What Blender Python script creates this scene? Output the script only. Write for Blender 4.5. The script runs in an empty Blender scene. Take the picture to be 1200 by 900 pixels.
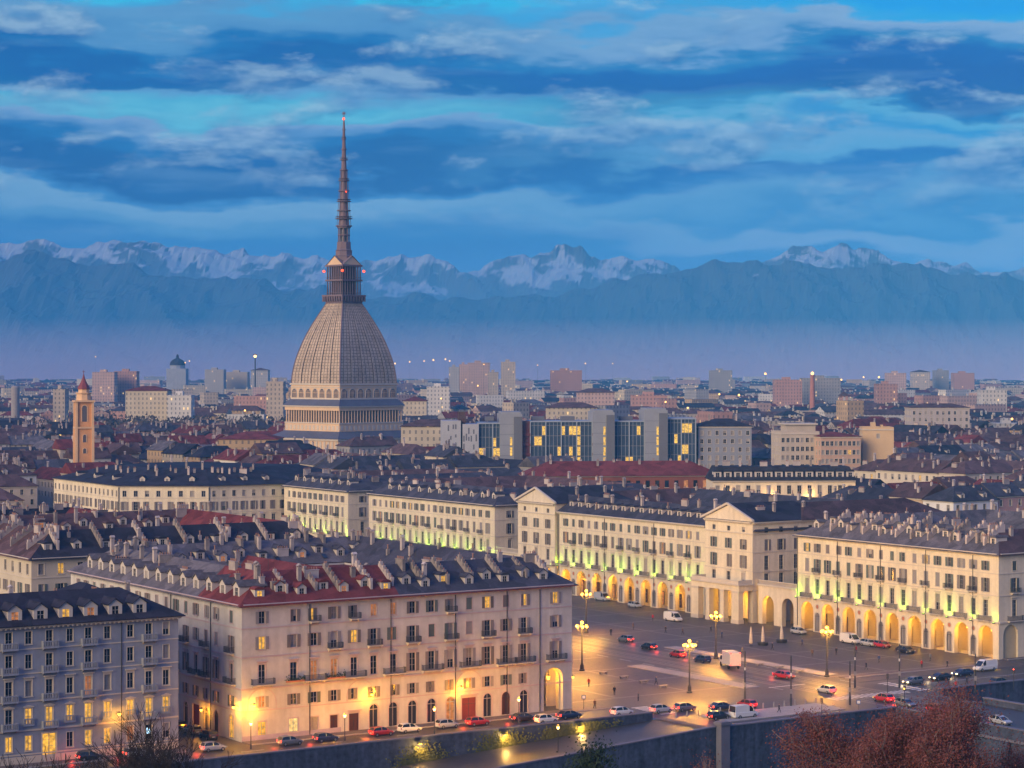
import bpy, math, random
from mathutils import Vector, Matrix, noise
sin, cos, R, pi = math.sin, math.cos, math.radians, math.pi
rnd = random.Random(11)
sc = bpy.context.scene
COL = sc.collection

# ------------------------------------------------------------------ camera, sky, sun, exposure
CAM_H, F = 60.0, 2620.0
cam_data = bpy.data.cameras.new("camera")
cam = bpy.data.objects.new("camera", cam_data)
COL.objects.link(cam)
cam.location = (0, 0, CAM_H)
cam.rotation_euler = (R(90), 0, 0)
cam_data.sensor_width = 36
cam_data.lens = 36 * F / 1200
cam_data.shift_y = -20 / 1200
cam_data.clip_start = 1
cam_data.clip_end = 60000
sc.camera = cam

SUN_AZ, SUN_EL = R(-137), R(17)      # azimuth from +Y clockwise: behind the camera, to its left
sun_data = bpy.data.lights.new("sun", 'SUN')
sun = bpy.data.objects.new("sun", sun_data)
COL.objects.link(sun)
sdir = Vector((sin(SUN_AZ) * cos(SUN_EL), cos(SUN_AZ) * cos(SUN_EL), sin(SUN_EL)))
sun.rotation_euler = sdir.to_track_quat('Z', 'Y').to_euler()
sun_data.energy = 4.3
sun_data.angle = R(40)
sun_data.color = (1.0, 0.74, 0.44)

world = bpy.data.worlds.new("World")
sc.world = world
world.use_nodes = True
def build_sky():
    nt = world.node_tree
    N, L = nt.nodes, nt.links
    N.clear()
    def nd(t, **k):
        n = N.new(t)
        for a, b in k.items(): setattr(n, a, b)
        return n
    def val(s, x):
        if isinstance(x, (int, float)): s.default_value = x
        else: L.new(x, s)
    def ma(op, a, b=0.0, c=None):
        n = nd('ShaderNodeMath', operation=op)
        val(n.inputs[0], a); val(n.inputs[1], b)
        if c is not None: val(n.inputs[2], c)
        return n.outputs[0]
    def ramp(x, stops, interp='EASE'):
        n = nd('ShaderNodeValToRGB'); r = n.color_ramp; r.interpolation = interp
        while len(r.elements) > 1: r.elements.remove(r.elements[0])
        r.elements[0].position = stops[0][0]; r.elements[0].color = (*stops[0][1], 1)
        for p, c in stops[1:]:
            e = r.elements.new(p); e.color = (*c, 1)
        L.new(x, n.inputs[0]); return n.outputs[0]
    def mix(f, a, b):
        n = nd('ShaderNodeMix', data_type='RGBA')
        val(n.inputs[0], f)
        for i, x in ((6, a), (7, b)):
            if isinstance(x, tuple): n.inputs[i].default_value = (*x, 1)
            else: L.new(x, n.inputs[i])
        return n.outputs[2]
    def lin(r, g, b):
        return tuple(((c / 255 + .055) / 1.055) ** 2.4 if c > 10 else c / 255 / 12.92 for c in (r, g, b))
    tc = nd('ShaderNodeTexCoord')
    sp = nd('ShaderNodeSeparateXYZ'); L.new(tc.outputs['Generated'], sp.inputs[0])
    x, y, z = sp.outputs
    az = ma('ARCTAN2', x, y)
    hor = ma('SQRT', ma('ADD', ma('MULTIPLY', x, x), ma('MULTIPLY', y, y)))
    A = ma('MULTIPLY', az, 2.62)
    E = ma('MULTIPLY', ma('DIVIDE', z, ma('MAXIMUM', hor, 0.02)), 2.62)   # tan(elevation) * 2.62
    def fbm(sx, sy, ox, oy, det, rough, dist=0.0, kind='FBM'):
        c = nd('ShaderNodeCombineXYZ')
        L.new(ma('MULTIPLY_ADD', A, sx, ox), c.inputs[0]); L.new(ma('MULTIPLY_ADD', E, sy, oy), c.inputs[1])
        n = nd('ShaderNodeTexNoise', noise_dimensions='2D')
        n.inputs['Scale'].default_value = 1; n.inputs['Detail'].default_value = det
        n.inputs['Roughness'].default_value = rough; n.inputs['Distortion'].default_value = dist
        L.new(c.outputs[0], n.inputs['Vector']); return n.outputs[0]
    n1 = fbm(2.6, 10.0, 3.3, 1.2, 6, .50, .05)
    n2 = fbm(8.0, 26.0, 8.7, 4.1, 5, .55, .05)
    n3 = fbm(1.5, 2.5, 1.7, 9.2, 2, .5)
    w = ma('ADD', ma('MULTIPLY', ma('SUBTRACT', n1, .5), .15), ma('MULTIPLY', ma('SUBTRACT', n2, .5), .055))
    w = ma('ADD', w, ma('MULTIPLY', ma('SUBTRACT', n3, .5), .05))
    fade = ma('MINIMUM', 1, ma('MAXIMUM', .1, ma('MULTIPLY', E, 6)))       # the layers lie flatter towards the horizon
    Ew = ma('DIVIDE', ma('ADD', E, ma('MULTIPLY', w, fade)), .8)
    def e(ypx): return (430 - ypx) / 1000
    # layers of stratocumulus by height over the horizon, west (left) and north (right)
    left = [(420, 104, 112, 168), (385, 92, 120, 178), (330, 58, 112, 176), (288, 58, 122, 184), (265, 108, 152, 198), (245, 140, 168, 206), (230, 146, 172, 208), (221, 70, 132, 192), (208, 0, 84, 152), (185, 0, 90, 158), (170, 20, 110, 176), (155, 112, 146, 198), (143, 150, 166, 208), (136, 110, 182, 214), (122, 122, 196, 222), (108, 100, 182, 216), (98, 112, 158, 206), (90, 0, 98, 166), (72, 0, 92, 166), (56, 18, 112, 180), (40, 100, 146, 198), (20, 110, 154, 202), (8, 84, 168, 220), (0, 70, 194, 236), (-40, 60, 150, 215), (-120, 70, 130, 190)]
    right = [(420, 104, 112, 168), (385, 90, 118, 178), (330, 58, 114, 178), (300, 64, 126, 186), (286, 152, 164, 204), (272, 142, 162, 204), (262, 66, 132, 192), (240, 90, 146, 200), (225, 26, 112, 184), (205, 16, 108, 184), (190, 112, 166, 212), (170, 128, 168, 212), (155, 52, 148, 210), (140, 108, 172, 214), (130, 14, 114, 182), (120, 0, 88, 162), (95, 0, 84, 166), (66, 0, 92, 174), (52, 36, 124, 188), (40, 142, 162, 208), (28, 158, 172, 212), (18, 48, 168, 232), (0, 26, 160, 236), (-40, 50, 150, 220), (-120, 70, 130, 190)]
    def rmp(t): return ramp(Ew, [(max(0, min(1, e(p) / .8)), lin(r, g, b_)) for p, r, g, b_ in t], 'EASE')
    side = ma('MINIMUM', 1, ma('MAXIMUM', 0, ma('MULTIPLY_ADD', ma('ADD', A, ma('MULTIPLY', ma('SUBTRACT', n1, .5), .5)), 2.2, .25)))
    col = mix(side, rmp(left), rmp(right))
    # torn edges: small puffs, sunlit rose grey above and slate blue below
    def soft(x, lo, k): return ma('MINIMUM', 1.0, ma('MAXIMUM', 0, ma('MULTIPLY', ma('SUBTRACT', x, lo), k)))
    high = soft(E, .14, 10)
    p1 = fbm(5.0, 14.0, 5.9, 2.9, 8, .58, .08); p1b = fbm(5.0, 14.0, 5.9, 3.08, 8, .58, .08)
    puff = ma('MULTIPLY', soft(p1, .51, 9.0), high)
    top = soft(ma('SUBTRACT', p1, p1b), -.08, 5.0)
    pc = mix(top, lin(0, 92, 166), lin(200, 198, 218))
    col = mix(ma('MULTIPLY', puff, .62), col, pc)
    p2 = fbm(2.6, 22.0, 1.1, 7.7, 5, .55, .1)
    col = mix(ma('MULTIPLY', soft(p2, .54, 6.0), ma('MULTIPLY', soft(E, .08, 12), .30)), col, lin(150, 172, 212))
    tn = nd('ShaderNodeVectorMath', operation='MULTIPLY'); L.new(col, tn.inputs[0]); tn.inputs[1].default_value = (.74, 1.07, 1.06); col = tn.outputs[0]
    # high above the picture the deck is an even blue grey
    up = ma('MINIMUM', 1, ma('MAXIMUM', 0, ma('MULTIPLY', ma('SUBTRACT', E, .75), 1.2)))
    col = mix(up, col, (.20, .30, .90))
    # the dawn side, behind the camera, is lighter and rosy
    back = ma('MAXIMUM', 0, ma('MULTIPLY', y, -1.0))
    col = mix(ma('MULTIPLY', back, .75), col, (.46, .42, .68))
    # below the horizon: dusk ground
    below = ma('MINIMUM', 1, ma('MAXIMUM', 0, ma('MULTIPLY', z, -30)))
    col = mix(below, col, (.10, .11, .18))
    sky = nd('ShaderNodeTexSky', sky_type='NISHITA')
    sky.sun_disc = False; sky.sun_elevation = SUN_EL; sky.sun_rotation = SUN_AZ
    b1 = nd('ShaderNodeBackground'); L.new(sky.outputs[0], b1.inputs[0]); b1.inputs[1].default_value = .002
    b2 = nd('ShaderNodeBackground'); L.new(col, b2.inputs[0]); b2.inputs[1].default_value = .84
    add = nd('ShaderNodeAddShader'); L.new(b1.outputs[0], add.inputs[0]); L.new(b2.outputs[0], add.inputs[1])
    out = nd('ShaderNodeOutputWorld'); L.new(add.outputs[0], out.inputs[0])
build_sky()

sc.view_settings.view_transform = 'Standard'
sc.view_settings.look = 'None'
sc.view_settings.exposure = 0.15
sc.view_settings.gamma = 1.0
sc.view_settings.use_curve_mapping = False
sc.render.engine = 'CYCLES'
sc.cycles.use_denoising = True
sc.cycles.max_bounces = 5
sc.cycles.diffuse_bounces = 3
sc.cycles.glossy_bounces = 2
sc.cycles.transmission_bounces = 2
sc.cycles.volume_bounces = 1
sc.cycles.sample_clamp_indirect = 4.0
sc.cycles.caustics_reflective = False
sc.cycles.caustics_refractive = False

# ------------------------------------------------------------------ places
TH = R(33)
CT, ST = cos(TH), sin(TH)
OX, OY = 10.5, 392.0
def W(u, v): return (OX + u * CT - v * ST, OY + u * ST + v * CT)          # square's own axes -> world
def UV(x, y):
    x -= OX; y -= OY
    return (x * CT + y * ST, -x * ST + y * CT)
def G(px, py, z=0.0):                                                     # point of the ground
    Y = (CAM_H - z) * F / (py - 430); return ((px - 600) / F * Y, Y)
def at(px, Y): return ((px - 600) / F * Y, Y)
def zat(py, Y): return CAM_H - (py - 430) / F * Y
def PX(x, y, z): return (600 + F * x / y, 430 + (CAM_H - z) * F / y)
def sstep(a, b, x):
    t = max(0.0, min(1.0, (x - a) / (b - a))); return t * t * (3 - 2 * t)
def gz(y): return 12 * sstep(600, 1150, y)
ORD = "first second third fourth fifth sixth seventh eighth ninth tenth eleventh twelfth thirteenth fourteenth fifteenth sixteenth seventeenth eighteenth nineteenth twentieth".split()

# ------------------------------------------------------------------ mesh helper
class MB:
    def __init__(s): s.v, s.f, s.m = [], [], []
    def face(s, pts, mi=0):
        i = len(s.v); s.v.extend([tuple(p) for p in pts]); s.f.append(tuple(range(i, i + len(pts)))); s.m.append(mi)
    def box(s, x0, y0, z0, x1, y1, z1, mi=0, skip=""):
        i = len(s.v)
        s.v += [(x0, y0, z0), (x1, y0, z0), (x1, y1, z0), (x0, y1, z0), (x0, y0, z1), (x1, y0, z1), (x1, y1, z1), (x0, y1, z1)]
        for k, q in (("b", (0, 3, 2, 1)), ("t", (4, 5, 6, 7)), ("f", (0, 1, 5, 4)), ("r", (1, 2, 6, 5)), ("k", (2, 3, 7, 6)), ("l", (3, 0, 4, 7))):
            if k not in skip: s.f.append(tuple(i + j for j in q)); s.m.append(mi)
    def prism(s, poly, z0, z1, mi=0, top=None):
        n = len(poly); i = len(s.v)
        s.v += [(p[0], p[1], z0) for p in poly] + [(p[0], p[1], z1) for p in poly]
        for k in range(n):
            j = (k + 1) % n; s.f.append((i + k, i + j, i + n + j, i + n + k)); s.m.append(mi)
        s.f.append(tuple(i + n + k for k in range(n))); s.m.append(mi if top is None else top)
        s.f.append(tuple(i + k for k in reversed(range(n)))); s.m.append(mi)
    def extr(s, poly, axis, a, b, mi=0):
        """poly in the other two axes, extruded along axis from a to b"""
        def P(p, t): return (t, p[0], p[1]) if axis == 0 else (p[0], t, p[1])
        n = len(poly); i = len(s.v)
        s.v += [P(p, a) for p in poly] + [P(p, b) for p in poly]
        for k in range(n):
            j = (k + 1) % n; s.f.append((i + k, i + j, i + n + j, i + n + k)); s.m.append(mi)
        s.f.append(tuple(i + n + k for k in range(n))); s.m.append(mi)
        s.f.append(tuple(i + k for k in reversed(range(n)))); s.m.append(mi)
    def tube(s, p, q, r0, r1, n=6, mi=0, caps=True):
        p, q = Vector(p), Vector(q); d = (q - p)
        if d.length < 1e-6: return
        d.normalize()
        a = d.orthogonal().normalized(); b = d.cross(a); i = len(s.v)
        for c, r in ((p, r0), (q, r1)):
            for k in range(n):
                t = 2 * pi * k / n; s.v.append(tuple(c + a * (r * cos(t)) + b * (r * sin(t))))
        for k in range(n):
            j = (k + 1) % n; s.f.append((i + k, i + j, i + n + j, i + n + k)); s.m.append(mi)
        if caps:
            s.f.append(tuple(i + n + k for k in range(n))); s.m.append(mi)
            s.f.append(tuple(i + k for k in reversed(range(n)))); s.m.append(mi)
    def lathe(s, prof, n=12, mi=0, c=(0, 0), a0=0.0):
        i = len(s.v); m = len(prof)
        for r, z in prof:
            for k in range(n):
                t = a0 + 2 * pi * k / n; s.v.append((c[0] + r * cos(t), c[1] + r * sin(t), z))
        for j in range(m - 1):
            for k in range(n):
                k2 = (k + 1) % n
                s.f.append((i + j * n + k, i + j * n + k2, i + (j + 1) * n + k2, i + (j + 1) * n + k)); s.m.append(mi)
        s.f.append(tuple(i + (m - 1) * n + k for k in range(n))); s.m.append(mi)
        s.f.append(tuple(i + k for k in reversed(range(n)))); s.m.append(mi)
    def ball(s, c, r, mi=0, n=8, m=6, sz=1.0):
        pr = []
        for j in range(m + 1):
            t = pi * j / m; pr.append((max(.001, r * sin(t)), c[2] - r * sz * cos(t)))
        s.lathe(pr, n, mi, (c[0], c[1]))
    def mesh(s, name, mats, smooth=False):
        me = bpy.data.meshes.new(name); me.from_pydata(s.v, [], s.f)
        for m in mats: me.materials.append(m)
        me.polygons.foreach_set("material_index", s.m)
        if smooth: me.polygons.foreach_set("use_smooth", [True] * len(s.f))
        me.update(); return me
    def build(s, name, mats, parent=None, loc=(0, 0, 0), rz=0.0, smooth=False):
        if not isinstance(mats, (list, tuple)): mats = [mats]
        return put(name, s.mesh(name, mats, smooth), parent, loc, rz)

def put(name, me, parent=None, loc=(0, 0, 0), rz=0.0):
    o = bpy.data.objects.new(name, me); COL.objects.link(o)
    o.location = loc
    if rz: o.rotation_euler = (0, 0, rz)
    if parent is not None: o.parent = parent
    return o
def tag(o, label=None, cat=None, group=None, kind=None):
    if label: o["label"] = label
    if cat: o["category"] = cat
    if group: o["group"] = group
    if kind: o["kind"] = kind
    return o
def thing(name, label, cat, loc=(0, 0, 0), rz=0.0, group=None):
    return tag(put(name, None, None, loc, rz), label, cat, group)
def struct(name, mb, mats, **k):
    return tag(mb.build(name, mats, **k), kind="structure")
def kids(o): return [c for c in o.children]
def copy_tree(o, parent=None, depth=0):
    c = o.copy(); COL.objects.link(c)
    if parent is not None: c.parent = parent
    for ch in o.children: copy_tree(ch, c, depth + 1)
    return c
def point_light(name, loc, power, color, radius=.15, parent=None):
    l = bpy.data.lights.new(name, 'POINT'); l.energy = power; l.color = color; l.shadow_soft_size = radius
    o = bpy.data.objects.new(name, l); COL.objects.link(o); o.location = loc
    if parent is not None: o.parent = parent
    return o

# ------------------------------------------------------------------ materials
def srgb(r, g, b): return tuple((c / 255 / 12.92) if c <= 10 else ((c / 255 + .055) / 1.055) ** 2.4 for c in (r, g, b))
def M(name, col, rough=.85, var=.18, scale=.25, fine=0.0, fscale=3.0, bump=0.0, bscale=6.0, metal=0.0, objrand=0.0, spec=.3, emit=0.0, ecol=None, stretch=None, cells=0.0, streak=0.0):
    m = bpy.data.materials.new(name); m.use_nodes = True
    nt = m.node_tree; N, L = nt.nodes, nt.links
    b = N["Principled BSDF"]
    b.inputs['Roughness'].default_value = rough; b.inputs['Metallic'].default_value = metal
    b.inputs['Specular IOR Level'].default_value = spec
    tc = N.new('ShaderNodeTexCoord'); vec = tc.outputs['Object']
    if stretch:
        mp = N.new('ShaderNodeMapping'); mp.inputs['Scale'].default_value = stretch; L.new(vec, mp.inputs[0]); vec = mp.outputs[0]
    def ns(s, d):
        n = N.new('ShaderNodeTexNoise'); n.inputs['Scale'].default_value = s; n.inputs['Detail'].default_value = d
        L.new(vec, n.inputs['Vector']); return n.outputs[0]
    if var or objrand or fine:
        fac = None
        def mathn(op, a, c):
            n = N.new('ShaderNodeMath'); n.operation = op
            for i, x in enumerate((a, c)):
                if isinstance(x, float): n.inputs[i].default_value = x
                else: L.new(x, n.inputs[i])
            return n.outputs[0]
        tot = None
        for amp, s, d in ((var, scale, 4), (fine, fscale, 2)):
            if amp:
                t = mathn('MULTIPLY', mathn('SUBTRACT', ns(s, d), .5), float(amp * 3.2))
                tot = t if tot is None else mathn('ADD', tot, t)
        if objrand:
            oi = N.new('ShaderNodeObjectInfo')
            t = mathn('MULTIPLY', mathn('SUBTRACT', oi.outputs['Random'], .5), float(objrand * 2))
            tot = t if tot is None else mathn('ADD', tot, t)
        if streak:
            mp = N.new('ShaderNodeMapping'); mp.inputs['Scale'].default_value = (.9, .9, .07); L.new(tc.outputs['Object'], mp.inputs[0])
            n = N.new('ShaderNodeTexNoise'); n.inputs['Scale'].default_value = 1.0; n.inputs['Detail'].default_value = 5; L.new(mp.outputs[0], n.inputs['Vector'])
            t = mathn('MULTIPLY', mathn('SUBTRACT', n.outputs[0], .5), float(streak * 3)); tot = mathn('ADD', tot, t)
        f = mathn('MAXIMUM', mathn('ADD', tot, 1.0), .15)
        mx = N.new('ShaderNodeVectorMath'); mx.operation = 'SCALE'; mx.inputs[0].default_value = col[:3]
        L.new(f, mx.inputs['Scale']); L.new(mx.outputs[0], b.inputs['Base Color'])
    else:
        b.inputs['Base Color'].default_value = (*col[:3], 1)
    if cells:
        vo = N.new('ShaderNodeTexVoronoi'); vo.inputs['Scale'].default_value = cells; L.new(vec, vo.inputs['Vector'])
        bw = N.new('ShaderNodeRGBToBW'); L.new(vo.outputs['Color'], bw.inputs[0])
        mr = N.new('ShaderNodeMapRange'); mr.inputs[3].default_value = .70; mr.inputs[4].default_value = 1.35; L.new(bw.outputs[0], mr.inputs[0])
        m2 = N.new('ShaderNodeVectorMath'); m2.operation = 'SCALE'; L.new(b.inputs['Base Color'].links[0].from_socket, m2.inputs[0]); L.new(mr.outputs[0], m2.inputs['Scale']); L.new(m2.outputs[0], b.inputs['Base Color'])
    if bump:
        bp = N.new('ShaderNodeBump'); bp.inputs['Strength'].default_value = bump; bp.inputs['Distance'].default_value = .05
        L.new(ns(bscale, 3), bp.inputs['Height']); L.new(bp.outputs[0], b.inputs['Normal'])
    if emit:
        b.inputs['Emission Color'].default_value = (*(ecol or col), 1); b.inputs['Emission Strength'].default_value = emit
    return m
def window_wall(name, col, lit=.05, sx=2.7, sz=3.1, var=.15, objrand=.12, dark=(.05, .06, .09), z_off=0.3, wx=.34):
    """plaster wall of a distant house with its windows as a pattern too small to model"""
    m = M(name, col, .9, var, .15, objrand=objrand)
    nt = m.node_tree; N, L = nt.nodes, nt.links
    b = N["Principled BSDF"]; base = b.inputs['Base Color'].links[0].from_socket
    def mt(op, a, c=0.0, d=None):
        n = N.new('ShaderNodeMath'); n.operation = op
        for i, x in enumerate((a, c) if d is None else (a, c, d)):
            if isinstance(x, (float, int)): n.inputs[i].default_value = x
            else: L.new(x, n.inputs[i])
        return n.outputs[0]
    tc = N.new('ShaderNodeTexCoord'); sp = N.new('ShaderNodeSeparateXYZ'); L.new(tc.outputs['Object'], sp.inputs[0])
    sn = N.new('ShaderNodeSeparateXYZ'); L.new(tc.outputs['Normal'], sn.inputs[0])
    s = mt('SUBTRACT', mt('MULTIPLY', sp.outputs[1], sn.outputs[0]), mt('MULTIPLY', sp.outputs[0], sn.outputs[1]))
    s = mt('ADD', s, 1000.0)
    cs = mt('DIVIDE', s, sx); cz = mt('DIVIDE', mt('SUBTRACT', sp.outputs[2], z_off), sz)
    fs, fz = mt('FRACT', cs), mt('FRACT', cz)
    inx = mt('LESS_THAN', mt('ABSOLUTE', mt('SUBTRACT', fs, .5)), wx / 2)
    inz = mt('LESS_THAN', mt('ABSOLUTE', mt('SUBTRACT', fz, .52)), .26)
    up = mt('LESS_THAN', mt('ABSOLUTE', sn.outputs[2]), .3)
    mask = mt('MULTIPLY', mt('MULTIPLY', inx, inz), up)
    wn = N.new('ShaderNodeTexWhiteNoise'); wn.noise_dimensions = '3D'
    cb = N.new('ShaderNodeCombineXYZ'); L.new(mt('FLOOR', cs), cb.inputs[0]); L.new(mt('FLOOR', cz), cb.inputs[1])
    oi = N.new('ShaderNodeObjectInfo'); L.new(mt('MULTIPLY', oi.outputs['Random'], 97.0), cb.inputs[2])
    L.new(cb.outputs[0], wn.inputs[0])
    mx = N.new('ShaderNodeMix'); mx.data_type = 'RGBA'; L.new(mt('MULTIPLY', mask, .62), mx.inputs[0]); L.new(base, mx.inputs[6]); mx.inputs[7].default_value = (*dark, 1)
    L.new(mx.outputs[2], b.inputs['Base Color'])
    on = mt('MULTIPLY', mt('LESS_THAN', wn.outputs[0], lit), mask)
    b.inputs['Emission Color'].default_value = (1, .62, .2, 1)
    L.new(mt('MULTIPLY', on, 1.0), b.inputs['Emission Strength'])
    return m
def glow(name, col, strength):
    m = bpy.data.materials.new(name); m.use_nodes = True
    b = m.node_tree.nodes["Principled BSDF"]; b.inputs['Base Color'].default_value = (*[min(.8, c) for c in col], 1)
    b.inputs['Emission Color'].default_value = (*col, 1); b.inputs['Emission Strength'].default_value = strength
    return m
def lit_room(name, col, strength):
    """a lit window: lamp-lit room seen through the glass, uneven"""
    m = bpy.data.materials.new(name); m.use_nodes = True
    nt = m.node_tree; N, L = nt.nodes, nt.links
    b = N["Principled BSDF"]; b.inputs['Base Color'].default_value = (.1, .08, .05, 1); b.inputs['Roughness'].default_value = .15
    g = N.new('ShaderNodeTexCoord'); oi = N.new('ShaderNodeObjectInfo')
    ad = N.new('ShaderNodeVectorMath'); ad.operation = 'ADD'; L.new(g.outputs['Object'], ad.inputs[0])
    sc_ = N.new('ShaderNodeVectorMath'); sc_.operation = 'SCALE'; sc_.inputs[0].default_value = (31, 17, 23); L.new(oi.outputs['Random'], sc_.inputs['Scale'])
    L.new(sc_.outputs[0], ad.inputs[1])
    n = N.new('ShaderNodeTexNoise'); n.inputs['Scale'].default_value = 1.6; L.new(ad.outputs[0], n.inputs['Vector'])
    mr = N.new('ShaderNodeMapRange'); mr.inputs[1].default_value = .3; mr.inputs[2].default_value = .7; mr.inputs[3].default_value = strength * .35; mr.inputs[4].default_value = strength * 1.3
    L.new(n.outputs[0], mr.inputs[0]); L.new(mr.outputs[0], b.inputs['Emission Strength'])
    b.inputs['Emission Color'].default_value = (*col, 1)
    return m

m_cream = M("cream_plaster", (.64, .555, .41), .9, .13, .12, fine=.07, fscale=1.2, streak=.16)
m_creampale = M("pale_cream_plaster", (.60, .52, .40), .9, .13, .12, fine=.07, fscale=1.2, streak=.16)
m_greige = M("grey_pink_plaster", (.475, .45, .425), .9, .17, .10, fine=.08, fscale=1.0, streak=.18)
m_bluegrey = M("blue_grey_plaster", (.25, .27, .325), .9, .12, .15, fine=.07, fscale=1.2, streak=.16)
m_stone = M("pale_stone_trim", (.52, .46, .38), .8, .10, .5)
m_pinkstone = M("pink_stone_trim", (.46, .36, .36), .8, .08, .5)
m_lilacbase = M("lilac_stone_base", (.36, .30, .38), .8, .16, .6)
m_ochre = M("ochre_band", (.50, .40, .24), .9, .1, .4)
m_slate = M("slate_roof", (.050, .049, .066), .88, .30, .22, fine=.22, fscale=2.2, bump=.5, bscale=3.0, objrand=.15, cells=.45, spec=.12)
m_darkslate = M("dark_slate_roof", (.030, .029, .043), .88, .30, .22, fine=.2, fscale=2.2, bump=.5, bscale=3.0, cells=.45, spec=.12)
m_redroof = M("red_tile_roof", (.125, .032, .032), .88, .30, .25, fine=.22, fscale=2.5, bump=.5, bscale=4.0, objrand=.2, cells=.45, spec=.12)
m_brownroof = M("brown_tile_roof", (.085, .052, .054), .88, .30, .25, fine=.22, fscale=2.5, bump=.5, bscale=4.0, objrand=.2, cells=.45, spec=.12)
m_greyroof = M("weathered_stone_roof", (.105, .095, .105), .88, .32, .3, fine=.25, fscale=2.2, bump=.5, bscale=3.0, objrand=.15, cells=.45, spec=.12)
m_chimney = M("chimney_plaster", (.36, .31, .29), .9, .25, .8, objrand=.4)
m_pot = M("terracotta_pot", (.30, .17, .13), .9, .1)
m_dormer = M("dormer_plaster", (.50, .45, .40), .9, .12, .8)
m_iron = M("dark_iron", (.028, .030, .038), .5, .0, spec=.4)
m_rail = M("balcony_ironwork", (.05, .052, .062), .6, .0)
m_shut = M("grey_shutter_paint", (.175, .15, .145), .7, .1, 1.5, objrand=.25)
m_shutg = M("green_grey_shutter_paint", (.115, .135, .125), .7, .1, 1.5, objrand=.25)
m_frame = M("white_window_frame", (.34, .32, .30), .6, .0)
m_glass = M("window_glass", (.012, .016, .028), .12, .0, objrand=.4, spec=.6)
m_blind = M("drawn_curtain", (.30, .27, .25), .7, .2, 2.0, objrand=.3)
m_lit = lit_room("lamp_lit_room", (1.0, .50, .055), .95)
m_litdim = lit_room("dim_lit_room", (1.0, .34, .10), .42)
m_litwhite = lit_room("bright_lit_room", (1.0, .66, .22), 1.0)
m_door = M("dark_wood_door", (.075, .030, .024), .6, .15, 2.0)
m_redgate = M("red_brown_gate", (.17, .032, .025), .6, .12, 2.0)
m_shopdark = M("shop_window_dark", (.03, .032, .05), .15, 0, spec=.6)
m_terra = M("terracotta", (.42, .17, .09), .8, .1)
m_brick = M("brick_wall", (.21, .075, .055), .9, .2, .4, fine=.1)
m_dusty = M("dusty_grey_panel", (.25, .23, .235), .8, .1, .5)
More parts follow.
